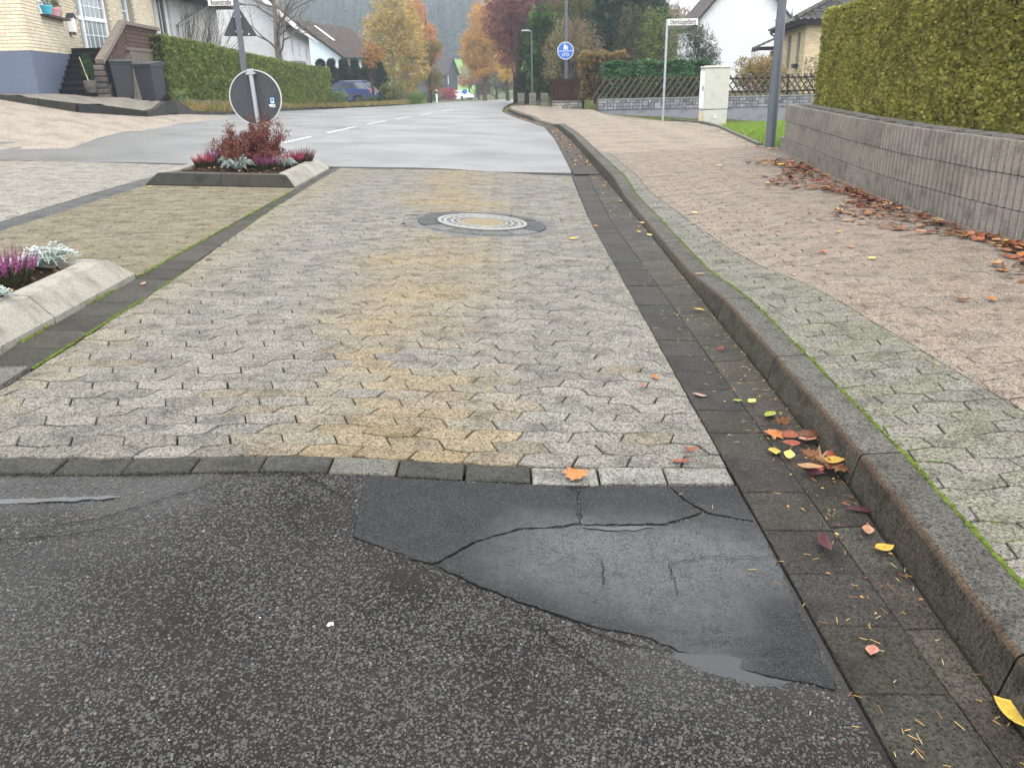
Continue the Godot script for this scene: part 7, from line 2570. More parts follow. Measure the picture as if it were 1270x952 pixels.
	tree("spruce", "tall dark green conifer behind the path sign", "conifer", V(5.6, 0.3, -59.0), 0.25, [[V(0, 5.4), V(3.4, 5.2, 3.0)]], 9000, "spray", 0.5, [Color(0.018, 0.042, 0.022), Color(0.03, 0.065, 0.03), Color(0.06, 0.09, 0.04)], -0.15, Color(0.05, 0.04, 0.03), "", true)
	tree("pine", "broad dark green pine left of the street name sign", "conifer", V(7.9, 0.3, -56.0), 0.25, [[V(-0.6, 5.9), V(1.8, 1.5, 1.6)], [V(0.6, 4.4), V(1.6, 1.4, 1.4)], [V(-1.2, 3.6), V(1.6, 1.4, 1.5)], [V(0.9, 2.8), V(1.1, 1.1, 1.1)]], 6500, "spray", 0.42, [Color(0.02, 0.05, 0.025), Color(0.035, 0.075, 0.035), Color(0.055, 0.095, 0.045)], 0.05)
	tree("olive_tree", "olive brown tree crown between thuja and dark conifer", "tree", V(3.9, 0.0, -52.0), 0.12, [[V(-0.3, 4.2), V(1.0, 1.3, 0.9)], [V(0.3, 5.6), V(1.1, 1.2, 0.9)], [V(0.5, 3.0), V(0.9, 1.0, 0.8)]], 2600, "clump", 0.26, [Color(0.09, 0.08, 0.035), Color(0.14, 0.12, 0.05), Color(0.08, 0.1, 0.035)], 0.1)
	hedge("brown_topiary_hedge", "clipped rounded brown leaved hedge behind the board fence", [V2(3.15, -35.6), V2(4.85, -35.6)], 0.9, func(_p): return 0.35, 1.72, 5200, 0.13, [Color(0.16, 0.10, 0.045), Color(0.24, 0.15, 0.07), Color(0.15, 0.15, 0.05), Color(0.28, 0.2, 0.09)], 0.5)
	hedge("laurel_hedge", "glossy dark green laurel hedge behind the lattice fence", [V2(3.95, -33.9), V2(7.85, -33.9)], 0.9, func(_p): return 0.35, 1.33, 5200, 0.17, [Color(0.03, 0.085, 0.03), Color(0.045, 0.11, 0.04), Color(0.08, 0.15, 0.06), Color(0.02, 0.055, 0.025)], 0.4, "laurel")
	shrub("mixed_shrub", "yellow green shrub above the laurel hedge behind the street name sign", V(7.0, 0.5, -40.0), V(1.2, 1.9, 0.9), 1700, 0.22, [Color(0.1, 0.14, 0.035), Color(0.16, 0.19, 0.05), Color(0.05, 0.08, 0.03)])
	shrub("brown_shrub", "reddish brown shrub behind the yellow green one", V(6.2, 0.5, -41.5), V(1.1, 2.2, 0.9), 1300, 0.22, [Color(0.12, 0.08, 0.05), Color(0.08, 0.08, 0.04), Color(0.05, 0.08, 0.035)])
	tree("holly", "dark pointed evergreen shrub against the white gable", "shrub", V(8.75, 0.4, -40.0), 0.06, [[V(0, 1.5), V(0.95, 1.5, 0.8)], [V(-0.2, 2.3), V(0.5, 0.9, 0.5)], [V(0.5, 1.2), V(0.6, 1.0, 0.6)]], 1500, "clump", 0.2, [Color(0.03, 0.05, 0.03), Color(0.05, 0.075, 0.04), Color(0.1, 0.1, 0.07)], 0.12)
	shrub("autumn_shrub", "yellow and russet shrub between cabinet and lamp post", V(10.25, 0.5, -35.2), V(1.15, 0.78, 0.7), 1700, 0.2, [Color(0.2, 0.17, 0.05), Color(0.3, 0.22, 0.08), Color(0.28, 0.14, 0.08), Color(0.14, 0.17, 0.05)])
	shrub("bare_bush", "thin dark undergrowth behind the lattice fence at its right end", V(12.4, 0.4, -34.2), V(1.2, 0.8, 0.4), 420, 0.16, [Color(0.07, 0.06, 0.04), Color(0.1, 0.09, 0.05)])
	# grass tufts on the left verge
	var tuft := MB.new()
	for k in 12:
		var a := R(0, TAU)
		var o := V(R(-0.06, 0.06), 0, R(-0.06, 0.06))
		var tip := o + V(cos(a) * R(0.05, 0.16), R(0.10, 0.26), sin(a) * R(0.05, 0.16))
		var s := V(-sin(a), 0, cos(a)) * 0.008
		tuft.tri(o - s, o + s, tip)
	var xf := []
	var cl := []
	for i in 2600:
		var z := R(-65.0, -28.5)
		var hx := table(-z, [29.6, 36.0, 45.0, 53.0, 60.0, 65.0], [-11.1, -10.9, -10.6, -10.4, -8.9, -8.6])
		var ex := table(-z, [28.0, 36.0, 47.0, 48.5, 53.0, 60.0, 66.0], [-10.05, -10.05, -10.0, -9.3, -8.1, -6.8, -7.4])
		var x := R(hx, ex)
		xf.append(Transform3D(Basis(Vector3.UP, R(0, TAU)).scaled(Vector3.ONE * R(0.5, 1.2)), V(x, verge_y(x, z), z)))
		var g := R(0.6, 1.2)
		cl.append(pick([Color(0.24 * g, 0.2 * g, 0.08 * g), Color(0.15 * g, 0.18 * g, 0.05 * g), Color(0.30 * g, 0.2 * g, 0.09 * g)]))
	scatter("verge_grass", tuft.done(M.leaf), xf, cl, null, "dry yellow and green grass tufts on the left verge", "grass")
	xf = []; cl = []
	for i in 160:
		var x := R(-10.7, -10.1)
		xf.append(Transform3D(Basis(Vector3.UP, R(0, TAU)).scaled(Vector3(1.3, 0.7, 1.3)), V(x, forecourt_y(x, -27.4) - 0.02 + R(0, 0.1), -27.6 + R(-0.4, 0.4))))
		cl.append(Color(0.32, 0.22, 0.12))
	scatter("dead_grass", LEAF_TUFT(), xf, cl, null, "heap of dead straw coloured grass below the front of the left hedge", "dead grass")

func LEAF_TUFT() -> ArrayMesh:
	var m := MB.new()
	for k in 14:
		var a := R(0, TAU)
		var tip := V(cos(a) * R(0.1, 0.25), R(0.03, 0.2), sin(a) * R(0.1, 0.25))
		var s := V(-sin(a), 0, cos(a)) * 0.007
		m.tri(-s, s, tip)
	return m.done(M.leaf)

func V2(x: float, y: float) -> Vector2: return Vector2(x, y)

func shrub(called: String, label: String, at: Vector3, rad: Vector3, count: int, size: float, palette: Array) -> void:
	var t := thing(called, label, "shrub", at)
	var m := MB.new()
	m.col = Color(0.05, 0.04, 0.03)
	var tips := []
	for k in 7:
		var d := Vector3(R(-1, 1) * rad.x, R(0.6, 1.1) * rad.y * 1.6, R(-1, 1) * rad.z).normalized()
		grow(m, Vector3(R(-0.2, 0.2) * rad.x, 0, R(-0.2, 0.2) * rad.z), d, rad.y * 0.75, 0.02, 2, tips, 0.4, 3)
	part("stems", m.done(M.bark), t, false)
	var xf := []
	var cl := []
	var nz := FastNoiseLite.new()
	nz.seed = taken.size() * 7; nz.frequency = 1.3
	while xf.size() < count:
		var d := Vector3(R(-1, 1), R(-1, 1), R(-1, 1)).normalized() * pow(rng.randf(), 0.45)
		var p := Vector3(d.x * rad.x, rad.y * 0.95 + d.y * rad.y, d.z * rad.z)
		var s := nz.get_noise_3d(p.x + at.x, p.y, p.z + at.z)
		p *= 1.0 + 0.22 * s
		if p.y < 0.02: continue
		xf.append(Transform3D(Basis.from_euler(Vector3(R(-0.9, 0.9), R(0, TAU), R(-0.9, 0.9))).scaled(Vector3.ONE * size * R(0.7, 1.4)), p))
		var q: Color = palette[clampi(int((s + 0.5 + R(-0.35, 0.35)) * palette.size()), 0, palette.size() - 1)]
		var g := R(0.7, 1.25)
		cl.append(Color(q.r * g, q.g * g, q.b * g))
	scatter("leaves", LEAF.clump, xf, cl, t, "", "", "", true)

func bare_tree(called: String, label: String, at: Vector3, r: float, h: float, n: int) -> void:
	var t := thing(called, label, "tree", at)
	var m := MB.new()
	m.col = Color(0.16, 0.145, 0.125)
	m.tube([V(0, -0.2), V(0.05, h * 0.5), V(-0.03, h), V(0.05, h + 1.6), V(0.0, h + 3.4)], [r * 1.2, r, r * 0.85, r * 0.55, r * 0.15], 9)
	part("trunk", m.done(M.bark), t, false)
	m = MB.new()
	m.col = Color(0.15, 0.135, 0.12)
	var tips := []
	for k in n + 5:
		var a := k * 2.4
		var d := V(cos(a), R(0.25, 0.9), sin(a)).normalized()
		grow(m, V(0, h + R(-0.6, 2.6)), d, R(1.0, 1.5), r * 0.3, 4, tips, 0.42, 5)
	part("branches", m.done(M.bark), t, false)

func bare_shrub() -> void:
	var t := thing("bare_shrub", "leafless many stemmed shrub rising behind the left hedge before the white house", "shrub", V(-13.9, 0.7, -39.0))
	var m := MB.new()
	m.col = Color(0.13, 0.115, 0.10)
	var tips := []
	for k in 26:
		var a := R(0, TAU)
		var d := V(cos(a) * R(0.2, 0.9), 1.0, sin(a) * R(0.2, 0.8)).normalized()
		grow(m, V(R(-0.4, 0.4), 0.0, R(-0.4, 0.4)), d, R(1.3, 1.8), 0.026, 3, tips, 0.28, 4, 2, 0.15)
	part("branches", m.done(M.bark), t, false)

# ---------------------------------------------------------------- far away
func backdrop() -> void:
	var mb := MB.new()
	poly_sheet(mb, PackedVector2Array([V2(-62, -196), V2(40, -196), V2(60, -294), V2(-70, -292)]), func(x, z): return terrain(x, z) + 0.25, 9.0)
	struct("meadow", mb.done(M.meadow), "bright green sloping meadow below the far forest", "meadow")
	# the spruce forest on the hillside
	var kinds := []
	for v in 3:
		var m := MB.new()
		m.col = Color(0.5, 0.4, 0.35)
		m.tube([V(0, -0.1), V(0, 0.5)], [0.014, 0.008], 5, false)
		for i in 120:
			var h := pow(rng.randf(), 0.8)
			var a := R(0, TAU)
			var rr := 0.17 * (1.0 - h) * R(0.7, 1.15) + 0.008
			var p := V(0, 0.10 + 0.9 * h)
			var e := p + V(cos(a) * rr, -0.035 - rr * 0.22, sin(a) * rr)
			var s := V(-sin(a), 0, cos(a)) * rr * 0.42
			var g := R(0.7, 1.25)
			m.col = Color(g, g, g)
			m.tri(p, e + s - V(0, 0.012), e - s - V(0, 0.012))
			m.tri(p + V(0, 0.02), e + s * 0.5, e + V(cos(a), -0.1, sin(a)) * rr * 0.3)
		kinds.append(m.done(M.needle))
	for v in 3:
		var xf := []
		var cl := []
		for i in 1900:
			var x := R(-330.0, 210.0)
			var d := 292.0 + 225.0 * pow(rng.randf(), 1.3)
			var hgt := R(15.0, 23.0)
			if d < 300.0: hgt *= 0.8
			xf.append(Transform3D(Basis(Vector3.UP, R(0, TAU)).scaled(Vector3(hgt * R(0.85, 1.25), hgt, hgt * R(0.85, 1.25))), V(x, terrain(x, -d) - 0.4, -d)))
			var g := R(0.65, 1.35)
			var q := Color(0.022 * g, 0.048 * g, 0.032 * g)
			if rng.randf() < 0.05: q = Color(0.16 * g, 0.11 * g, 0.04 * g)
			cl.append(q)
		scatter("forest", kinds[v], xf, cl, null, ["hazy blue green spruce forest covering the far hillside", "lighter spruces mixed into the hazy hillside forest", "broad spruces mixed into the hazy hillside forest"][v], "forest")
	var brown := [Color(0.17, 0.12, 0.09), Color(0.24, 0.17, 0.12), Color(0.28, 0.2, 0.13)]
	tree("hazy_tree", "hazy brown tree crown beyond the gardens left of the white gable", "tree", V(25.0, -1.0, -140.0), 0.4, [[V(0, 9.0), V(4.4, 3.6, 4.0)], [V(-3.6, 6.8), V(3.0, 3.0, 3.0)], [V(4.0, 7.4), V(3.2, 3.2, 3.0)], [V(0.5, 5.0), V(4.0, 2.4, 3.0)]], 4200, "clump", 0.75, brown, 0.02)
	tree("hazy_tree", "paler hazy tree just left of the white gable roof", "tree", V(33.0, -1.0, -150.0), 0.4, [[V(0, 8.0), V(4.4, 3.2, 4.0)], [V(3.6, 6.0), V(3.0, 3.0, 3.0)], [V(-3.6, 5.5), V(3.0, 3.0, 3.0)]], 3600, "clump", 0.75, [Color(0.3, 0.2, 0.13), Color(0.26, 0.2, 0.15)], 0.02)
	for q in [[20.0, -150.0, 18.0, "hazy spruce top between the dark pine and the brown trees"], [23.0, -155.0, 15.0, "smaller hazy spruce right of the other spruce top"]]:
		tree("distant_spruce", q[3], "conifer", V(q[0], -1.0, q[1]), 0.3, [[V(0, q[2] * 0.5), V(q[2] * 0.2, q[2] * 0.5, q[2] * 0.2)]], 2200, "spray", 0.9, [Color(0.02, 0.045, 0.03), Color(0.035, 0.06, 0.04)], -0.2, Color(0.05, 0.04, 0.03), "", true)
	shrub("crimson_bush", "rounded crimson red bush far down the road", V(-8.5, H(-8.5, -128) - 0.1, -128.0), V(1.55, 0.95, 1.2), 1500, 0.26, [Color(0.22, 0.012, 0.035), Color(0.32, 0.02, 0.05), Color(0.38, 0.03, 0.06)])
	shrub("orange_bush", "round orange red bush below the slate house", V(-9.9, H(-9.9, -121) + 0.5, -121.0), V(1.0, 0.75, 0.9), 800, 0.24, [Color(0.4, 0.11, 0.05), Color(0.5, 0.16, 0.07)])
	shrub("dark_bush", "low dark green bushes between the orange bush and the road", V(-10.3, H(-10.3, -116) - 0.2, -116.0), V(2.4, 0.7, 1.2), 900, 0.3, [Color(0.025, 0.05, 0.025), Color(0.04, 0.07, 0.03)])
	tree("dark_tree", "dark spreading bush like tree beside the far right bend", "tree", V(-1.2, H(-1.2, -118), -118.0), 0.2, [[V(-0.4, 2.2), V(2.2, 1.6, 1.6)], [V(1.6, 2.2), V(1.6, 1.4, 1.4)], [V(-1.9, 1.4), V(1.2, 1.0, 1.0)]], 2400, "clump", 0.4, [Color(0.04, 0.035, 0.028), Color(0.07, 0.055, 0.045), Color(0.1, 0.06, 0.04)], 0.0)
	tree("rust_tree", "rust coloured small tree above the white car", "tree", V(-3.8, H(-3.8, -122), -122.0), 0.12, [[V(0.0, 2.9), V(1.3, 1.1, 1.1)], [V(1.6, 3.6), V(1.3, 1.0, 1.1)], [V(-1.6, 2.2), V(1.0, 0.7, 0.8)]], 1500, "clump", 0.36, [Color(0.26, 0.11, 0.06), Color(0.38, 0.18, 0.07)], 0.1)
	tree("pale_tree", "pale green tree on the edge of the meadow", "tree", V(-7.4, -3.0, -178.0), 0.2, [[V(0, 4.5), V(2.6, 2.0, 2.0)], [V(1.8, 3.6), V(2.0, 1.6, 1.6)], [V(-1.8, 3.4), V(1.6, 1.4, 1.4)]], 1600, "clump", 0.5, [Color(0.3, 0.28, 0.12), Color(0.36, 0.24, 0.14)], 0.1)
	tree("slope_tree", "dull rose brown tree on the slope left of the gold tree", "tree", V(-5.4, -3.2, -165.0), 0.2, [[V(0, 7.0), V(2.4, 2.2, 2.0)], [V(2.5, 6.0), V(2.2, 2.4, 2.0)]], 1700, "clump", 0.55, [Color(0.2, 0.1, 0.08), Color(0.28, 0.14, 0.1)], 0.05)
	tree("roadside_tree", "dark green bush on the right of the far road", "tree", V(3.6, H(3.6, -96), -97.0), 0.15, [[V(0, 1.6), V(1.8, 1.5, 1.3)], [V(1.8, 2.0), V(1.4, 1.4, 1.2)]], 1400, "clump", 0.36, [Color(0.06, 0.085, 0.04), Color(0.12, 0.12, 0.06)], 0.0)

# ---------------------------------------------------------------- leaves on the ground, moss
func leaf_mesh(shape: String, curl: float, c: Color) -> ArrayMesh:
	var m := MB.new()
	var half := []
	if shape == "oval":
		for k in 9:
			var f := k / 8.0
			half.append(Vector2(sin(PI * pow(f, 0.85)) * 0.30, f - 0.5))
	elif shape == "long":
		for k in 9:
			var f := k / 8.0
			half.append(Vector2(sin(PI * pow(f, 0.75)) * 0.17, f - 0.5))
	else:  # lobed
		for q in [[0.0, -0.42], [0.12, -0.36], [0.44, -0.34], [0.30, -0.16], [0.52, 0.10], [0.26, 0.10], [0.30, 0.30], [0.12, 0.26], [0.0, 0.55]]: half.append(V2(q[0], q[1]))
	var top := func(p: Vector2) -> Vector3: return Vector3(p.x, curl * (p.x * p.x * 2.2 + p.y * p.y * 0.9) + 0.03 * sin(p.y * 9.0) * absf(curl), p.y)
	for s in [-1.0, 1.0]:
		for i in half.size() - 1:
			var a: Vector2 = half[i]
			var b: Vector2 = half[i + 1]
			var c0: Vector3 = top.call(V2(0, a.y))
			var c1: Vector3 = top.call(V2(0, b.y))
			var e0: Vector3 = top.call(V2(s * a.x, a.y))
			var e1: Vector3 = top.call(V2(s * b.x, b.y))
			var h0: Vector3 = top.call(V2(s * a.x * 0.55, a.y))
			var h1: Vector3 = top.call(V2(s * b.x * 0.55, b.y))
			var g := R(0.85, 1.12)
			m.col = Color(c.r * g * 0.9, c.g * g * 0.85, c.b * g * 0.8)
			m.quad(c0, h0, h1, c1)
			g = R(0.85, 1.15)
			m.col = Color(c.r * g, c.g * g, c.b * g)
			m.quad(h0, e0, e1, h1)
	m.col = Color(c.r * 0.6, c.g * 0.45, c.b * 0.4)
	m.tube([top.call(V2(0, -0.48)), top.call(V2(0.03, -0.6)) + Vector3(0, 0.03, 0), top.call(V2(0.08, -0.75)) + Vector3(0, 0.02, 0)], [0.012, 0.012, 0.01], 3, false)
	return m.done(M.fallen)

const LC := {"yellow": Color(0.54, 0.39, 0.07), "lemon": Color(0.6, 0.55, 0.16), "orange": Color(0.43, 0.19, 0.06), "red": Color(0.25, 0.075, 0.04), "brown": Color(0.15, 0.065, 0.03), "purple": Color(0.085, 0.03, 0.038), "tan": Color(0.4, 0.25, 0.14), "green": Color(0.3, 0.38, 0.06), "pale": Color(0.42, 0.34, 0.26), "pink": Color(0.4, 0.2, 0.14)}

func ground_y(x: float, z: float) -> float:
	if x > KXF(-z) + 0.19: return walk(x, z)
	if x > KXF(-z) + 0.03: return P(-z) + KH(-z)
	if x > 0.86: return P(-z) - 0.005
	return road_h(x, z)

func fallen(x: float, z: float, size: float, colour: String, shape: String, label: String, group := "", lift := 0.0) -> void:
	var c: Color = LC[colour]
	var g := R(0.62, 0.95)
	c = Color(c.r * g, c.g * g * R(0.85, 1.05), c.b * g)
	var m := leaf_mesh(shape, R(0.2, 0.8) * (1.0 if rng.randf() < 0.65 else -0.5), c)
	var o := single("fallen_leaf", m, label, "leaf", group)
	var b := Basis.from_euler(Vector3(R(-0.14, 0.14), R(0, TAU), R(-0.14, 0.14))).scaled(Vector3.ONE * size)
	o.transform = Transform3D(b, Vector3(x, ground_y(x, z) + size * 0.07 + 0.006 + lift, z))

func litter() -> void:
	# leaves one can point at: x, z, size, colour, shape, label
	for q in [
		[0.92, -3.75, 0.075, "pale", "oval", "pale grey brown leaf at the edge of the gutter beside the cobbles"],
		[1.14, -3.63, 0.06, "lemon", "oval", "pale yellow leaf lying alone in the gutter above the leaf heap"],
		[1.085, -3.67, 0.045, "green", "oval", "small green yellow leaf just left of the pale yellow one in the gutter"],
		[1.18, -3.47, 0.075, "green", "oval", "green and yellow leaf at the top of the gutter leaf heap"],
		[1.19, -3.50, 0.065, "orange", "oval", "orange leaf touching the green one above the gutter leaf heap"],
		[1.09, -3.10, 0.085, "yellow", "oval", "big yellow leaf on the left side of the gutter leaf heap"],
		[1.13, -3.04, 0.075, "lemon", "oval", "paler yellow leaf overlapping the big yellow one by the gutter heap"],
		[1.24, -2.60, 0.10, "purple", "long", "dark purple leaf leaning against the kerb below the leaf heap"],
		[1.21, -2.45, 0.065, "tan", "oval", "tan leaf between the dark purple leaf and the bright yellow leaf"],
		[1.22, -2.34, 0.08, "yellow", "oval", "bright yellow leaf nearest below the heap beside the kerb"],
		[1.03, -2.36, 0.12, "purple", "long", "long dusky purple leaf in the middle of the gutter"],
		[0.97, -1.84, 0.06, "pink", "oval", "small pinkish leaf alone on the dark gutter slabs in the foreground"],
		[1.22, -1.58, 0.14, "yellow", "oval", "large spotted yellow leaf in the right bottom corner of the picture"],
		[1.25, -5.25, 0.075, "yellow", "oval", "yellow leaf against the kerb where the kerb starts to drop"],
		[1.19, -4.44, 0.05, "red", "lobed", "small red leaf in the gutter beside the full height kerb"],
		[0.74, -3.97, 0.065, "orange", "oval", "small orange leaf near the right edge of the cobbles"],
		[0.66, -3.86, 0.04, "pink", "oval", "tiny pink leaf just below the small orange leaf on the cobbles"],
		[0.74, -3.10, 0.075, "red", "long", "orange red leaf on the last cobbles above the pale edging stones"],
		[0.68, -2.99, 0.09, "red", "long", "crumpled red leaf strip at the seam of cobbles and edging stones"],
		[0.24, -2.87, 0.11, "orange", "lobed", "curled orange maple leaf on the pale edging stones"],
		[0.61, -7.70, 0.10, "yellow", "oval", "bright yellow leaf on the cobbles right of the manhole"],
		[0.58, -8.98, 0.07, "tan", "oval", "tan leaf on the cobbles beyond the manhole"],
		[0.90, -8.51, 0.07, "orange", "oval", "orange leaf at the seam of cobbles and gutter right of the manhole"],
		[0.75, -10.0, 0.07, "brown", "oval", "brown leaf far up the cobbles near the gutter"],
		[0.78, -6.47, 0.09, "brown", "long", "thin brown leaf at the cobble edge below the yellow leaf"],
		[0.31, -10.63, 0.07, "orange", "oval", "small orange leaf on the upper cobbles near the wet asphalt"],
		[-2.42, -6.57, 0.08, "orange", "oval", "orange leaf on the dark strip beside the left islands"],
		[-2.62, -5.77, 0.06, "tan", "oval", "small tan leaf in the dark strip by the near island"],
		[-4.55, -10.7, 0.08, "lemon", "oval", "yellow leaf by the left front corner of the far island"],
		[-4.0, -10.75, 0.14, "brown", "long", "brown leaf lying before the dark front rim of the far island"],
		[2.73, -4.78, 0.11, "brown", "long", "dark curled leaf on the red pavement at the right"],
		[2.88, -4.75, 0.09, "orange", "oval", "orange leaf right beside the dark curled leaf on the pavement"],
		[2.68, -5.99, 0.08, "lemon", "oval", "lemon yellow leaf on the middle of the pavement"],
		[2.70, -6.43, 0.07, "tan", "oval", "tan leaf just beyond the lemon yellow leaf on the pavement"],
		[2.45, -6.33, 0.09, "orange", "oval", "orange tan leaf left of the lemon yellow leaf"],
		[2.25, -5.70, 0.06, "tan", "oval", "tan leaf close to the grey border of the pavement"],
		[2.41, -7.36, 0.08, "tan", "oval", "dull tan leaf further up the left half of the pavement"],
		[2.83, -7.03, 0.08, "yellow", "long", "thin yellow leaf flat on the right half of the pavement"],
		[2.90, -7.94, 0.08, "brown", "oval", "brown leaf up the pavement below the leaf drift"],
		[1.97, -8.75, 0.09, "lemon", "oval", "pale yellow leaf on the left of the pavement above the lowered kerb"],
		[3.08, -12.26, 0.10, "yellow", "oval", "yellow leaf far up the pavement before the lamp post"],
		[1.36, -7.92, 0.07, "lemon", "oval", "pale leaf at the foot of the lowered kerb"],
		[1.40, -8.63, 0.08, "tan", "oval", "tan leaf in the gutter beside the lowered kerb"],
		[1.28, -8.09, 0.07, "yellow", "oval", "yellow leaf in the gutter left of the lowered kerb"],
		[1.36, -10.13, 0.08, "yellow", "oval", "yellow leaf in the gutter where the kerb rises again"],
		[1.34, -11.66, 0.08, "orange", "oval", "orange leaf in the gutter far up by the raised kerb"],
		[4.50, -14.35, 0.12, "yellow", "oval", "yellow leaf at the foot of the thick lamp post on its right"],
		[4.34, -14.75, 0.12, "orange", "oval", "orange leaf at the foot of the thick lamp post on its left"],
		[1.43, -6.05, 0.08, "tan", "oval", "tan leaf on top of the lowered kerb stones"]]:
		fallen(q[0], q[1], q[2], q[3], q[4], q[5])
	var scrap := MB.new()
	scrap.col = Color(0.75, 0.76, 0.74)
	scrap.ext(PackedVector2Array([V2(-0.009, -0.006), V2(-0.002, -0.008), V2(0.004, -0.002), V2(0.011, -0.005), V2(0.008, 0.005), V2(-0.004, 0.007)]), Transform3D(Basis(Vector3.RIGHT, -PI / 2 + 0.15), Vector3.ZERO), 0.002)
	single("paper_scrap", scrap.done(M.plain), "tiny white scrap lying on the coarse foreground asphalt", "scrap", "", Vector3(-0.53, H(-0.53, -1.94) - 0.006, -1.94))
	# the heap in the gutter
	for k in 16:
		var c: String = pick(["brown", "red", "purple", "orange", "brown", "tan"])
		fallen(1.20 + R(-0.07, 0.08) + 0.02 * float(k % 3), -3.12 + R(-0.25, 0.25), R(0.075, 0.11), c, pick(["oval", "lobed", "oval"]), "brown or red leaf in the small leaf heap in the gutter against the kerb", "leaf heap in the gutter", 0.002 * k)
	fallen(1.27, -2.93, 0.085, "yellow", "oval", "yellow leaf at the bottom end of the gutter leaf heap by the kerb", "", 0.03)
	fallen(1.19, -3.33, 0.08, "brown", "lobed", "dark brown lobed leaf at the top end of the gutter heap", "", 0.02)
	# the drift along the wall
	for k in 230:
		var f := rng.randf()
		var z := lerpf(-12.4, -5.2, f)
		var w := wall_x(-z)
		var patch := 0.5 + 0.5 * sin(z * 2.4 + 1.0)
		var x := w - 0.16 - pow(rng.randf(), 1.5) * (0.18 + 0.75 * patch) - 0.1 * float(z < -9.5)
		var c: String = pick(["brown", "brown", "purple", "brown", "tan", "orange", "red", "yellow", "tan", "purple"])
		fallen(x, z, R(0.07, 0.135), c, pick(["oval", "oval", "lobed", "long"]), "dry fallen leaf in the drift along the foot of the ribbed wall", "leaf drift by the wall", R(0, 0.02))
	# smaller leaves that fill the drift
	for kind in [["oval", Color(0.22, 0.10, 0.05)], ["long", Color(0.13, 0.06, 0.04)]]:
		var dx := []
		var dc := []
		for k in 420:
			var z := lerpf(-12.8, -5.0, rng.randf())
			var patch := 0.5 + 0.5 * sin(z * 2.4 + 1.0)
			var x := wall_x(-z) - 0.10 - pow(rng.randf(), 1.4) * (0.22 + 0.62 * patch)
			dx.append(Transform3D(Basis.from_euler(Vector3(R(-0.35, 0.35), R(0, TAU), R(-0.35, 0.35))).scaled(Vector3.ONE * R(0.05, 0.1)), Vector3(x, walk(x, z) + R(0.006, 0.022), z)))
			var g := R(0.5, 1.5)
			dc.append(Color(g, g * R(0.8, 1.2), g * R(0.7, 1.1)))
		scatter("leaf_drift", leaf_mesh(kind[0], 0.35, kind[1]), dx, dc, null, ["small rounded dead leaves filling the drift by the ribbed wall", "small narrow dead leaves filling the drift by the ribbed wall"][int(kind[0] == "long")], "leaf litter")
	# very small litter
	var m := MB.new()
	m.box(Vector3.ZERO, Vector3(0.0012, 0.001, 0.027))
	var xf := []
	var cl := []
	for i in 260:
		var z := -1.1 - 5.5 * pow(rng.randf(), 1.6)
		var x := KXF(-z) - 0.01 - 0.34 * pow(rng.randf(), 1.3)
		if rng.randf() < 0.2: x = R(0.62, 0.95)
		xf.append(Transform3D(Basis(Vector3.UP, R(0, TAU)) * Basis.from_scale(Vector3(1, 1, R(0.5, 1.2))), Vector3(x, ground_y(x, z) + 0.005, z)))
		cl.append(pick([Color(0.4, 0.24, 0.07), Color(0.5, 0.34, 0.12), Color(0.25, 0.12, 0.05), Color(0.45, 0.36, 0.2)]))
	scatter("needle_litter", m.done(M.plain), xf, cl, null, "fine yellow needles and twigs strewn in the right gutter", "needles")
	var bit := MB.new()
	bit.tri(Vector3(-0.008, 0, 0), Vector3(0.001, 0.002, 0.005), Vector3(0.009, 0.001, 0.001))
	bit.tri(Vector3(-0.008, 0, 0), Vector3(0.009, 0.001, 0.001), Vector3(-0.001, 0.003, -0.005))
	var bit_mesh := bit.done(M.plain)
	xf = []; cl = []
	for i in 900:
		var z := -2.0 - 26.0 * pow(rng.randf(), 1.4)
		var x := KXF(-z) - 0.015 - 0.28 * pow(rng.randf(), 2.0)
		if rng.randf() < 0.25: x = R(1.7, wall_x(-z) - 0.2) if z > -15.0 else R(1.8, 4.2)
		xf.append(Transform3D(Basis.from_euler(Vector3(R(-0.3, 0.3), R(0, TAU), R(-0.3, 0.3))).scaled(Vector3.ONE * R(0.4, 1.3) * (1.0 + smoothstep(5.0, 12.0, -z))), Vector3(x, ground_y(x, z) + 0.006, z)))
		cl.append(pick([Color(0.3, 0.17, 0.06), Color(0.16, 0.07, 0.04), Color(0.42, 0.27, 0.1), Color(0.1, 0.05, 0.035)]))
	scatter("leaf_fragments", bit_mesh, xf, cl, null, "crumbs of brown leaf along the kerb and over the pavement", "leaf crumbs")
	xf = []; cl = []
	for i in 700:
		var z := -14.0 - 22.0 * rng.randf()
		var side := rng.randf() < 0.5
		var x := KXF(-z) - 0.02 - 0.3 * rng.randf() if side else lerpf(4.5, 4.95, clampf((-z - 15.0) / 5.0, 0, 1)) + R(-0.25, 0.5)
		if not side and z < -22.0: continue
		xf.append(Transform3D(Basis.from_euler(Vector3(R(-0.3, 0.3), R(0, TAU), R(-0.3, 0.3))).scaled(Vector3.ONE * R(2.0, 4.5)), Vector3(x, (P(-z) + 0.02 if side else 0.2), z)))
		cl.append(pick([Color(0.32, 0.16, 0.06), Color(0.2, 0.08, 0.04), Color(0.45, 0.27, 0.08), Color(0.24, 0.1, 0.06)]))
	scatter("distant_leaves", bit_mesh, xf, cl, null, "brown leaves gathered in the far gutter and along the lawn edge", "leaf litter")
	# moss cushions along the joints
	var ms := MB.new()
	ms.lathe(Vector3.ZERO, [Vector2(1.0, -0.2), Vector2(0.85, 0.35), Vector2(0.45, 0.65), Vector2(0.0, 0.75)], 6)
	var mm := ms.done(M.moss)
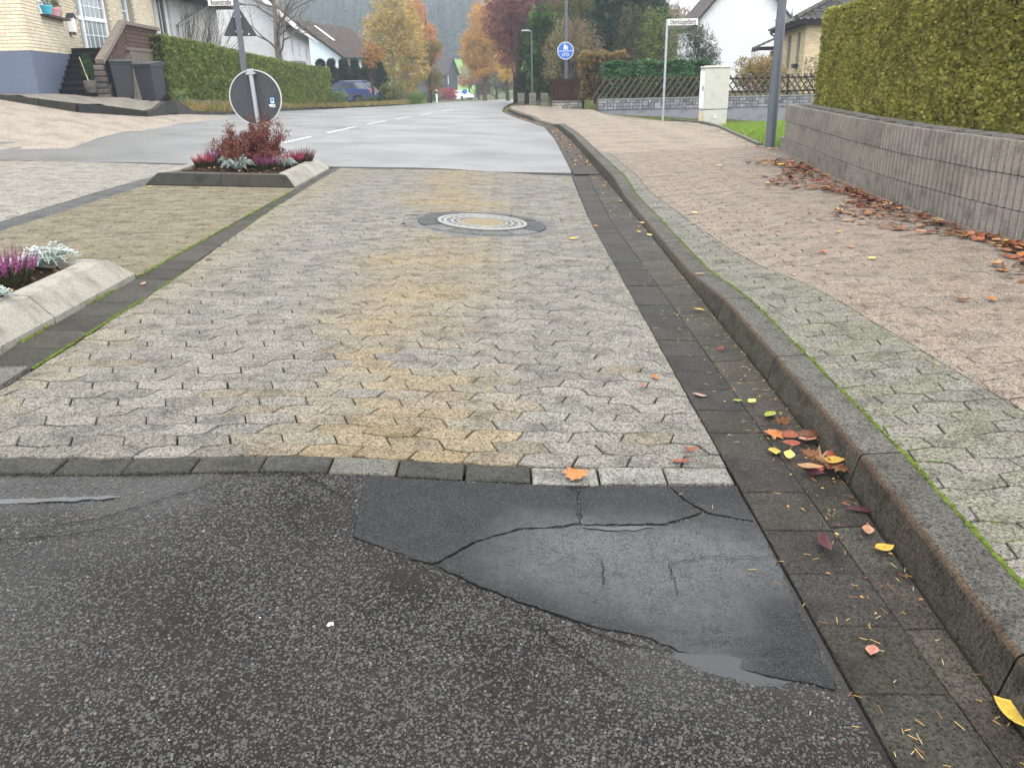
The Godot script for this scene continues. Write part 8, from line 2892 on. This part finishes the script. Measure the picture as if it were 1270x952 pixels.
	for line in [
		["green moss in the seam between kerb and pavement border", func(f): return Vector3(KXF(lerpf(1.2, 13.0, f)) + 0.205, 0, -lerpf(1.2, 13.0, f)), 3000, 0.010, 0.006],
		["green moss line between cobbles and the dark island strip", func(f): return Vector3(lerpf(-2.462, -2.63, smoothstep(5.5, 10.0, lerpf(4.0, 9.5, f))), 0, -lerpf(4.0, 9.5, f)), 1900, 0.010, 0.007],
		["green moss line between island paving and the dark strip", func(f): return Vector3(-2.762, 0, -lerpf(6.05, 10.6, f)), 2200, 0.014, 0.012],
		["tiny green tuft of moss at the left corner of the asphalt patch", func(f): return Vector3(-0.545 + 0.03 * sin(f * 40.0), 0, -2.405 + 0.025 * cos(f * 23.0)), 45, 0.006, 0.008],
		["green moss at the foot of the near island rim", func(f): return Vector3(-2.755, 0, -lerpf(4.0, 5.6, f)), 420, 0.010, 0.010]]:
		xf = []; cl = []
		var nz := FastNoiseLite.new()
		nz.seed = xf.size() + int(line[2]); nz.frequency = 0.5
		for i in line[2]:
			var f := rng.randf()
			var p: Vector3 = line[1].call(f)
			if nz.get_noise_1d(p.z * 3.0) < -0.22 + 0.25 * rng.randf() and line[2] < 2500: continue
			p.x += R(-1, 1) * line[4]
			var s: float = line[3] * R(0.35, 1.1)
			p.y = (walk(p.x, p.z) - 0.004 if p.x > 0 else H(p.x, p.z) - (0.004 if p.x < -1.0 else 0.009))
			xf.append(Transform3D(Basis(Vector3.UP, R(0, TAU)).scaled(Vector3(s, s * R(0.5, 1.0), s * 1.4)), p))
			var g := R(0.6, 1.3)
			cl.append(Color(0.065 * g, 0.095 * g, 0.016 * g))
		scatter("moss", mm, xf, cl, null, line[0], "moss")
	# moss in the joints of the pavement border
	xf = []; cl = []
	for i in 1800:
		var z := -1.4 - 7.0 * pow(rng.randf(), 1.3)
		z = -1.2 - PW * round((-1.2 - z) / PW) + R(-0.006, 0.006)
		var x := KXF(-z) + 0.21 + 0.5 * pow(rng.randf(), 1.4)
		var s := R(0.003, 0.0075)
		xf.append(Transform3D(Basis(Vector3.UP, R(0, TAU)).scaled(Vector3(s * 1.6, s * 0.8, s)), Vector3(x, walk(x, z) - 0.006, z)))
		var g := R(0.6, 1.2)
		cl.append(Color(0.06 * g, 0.088 * g, 0.017 * g))
	scatter("moss", mm, xf, cl, null, "green moss in the joints of the grey pavement border", "moss")
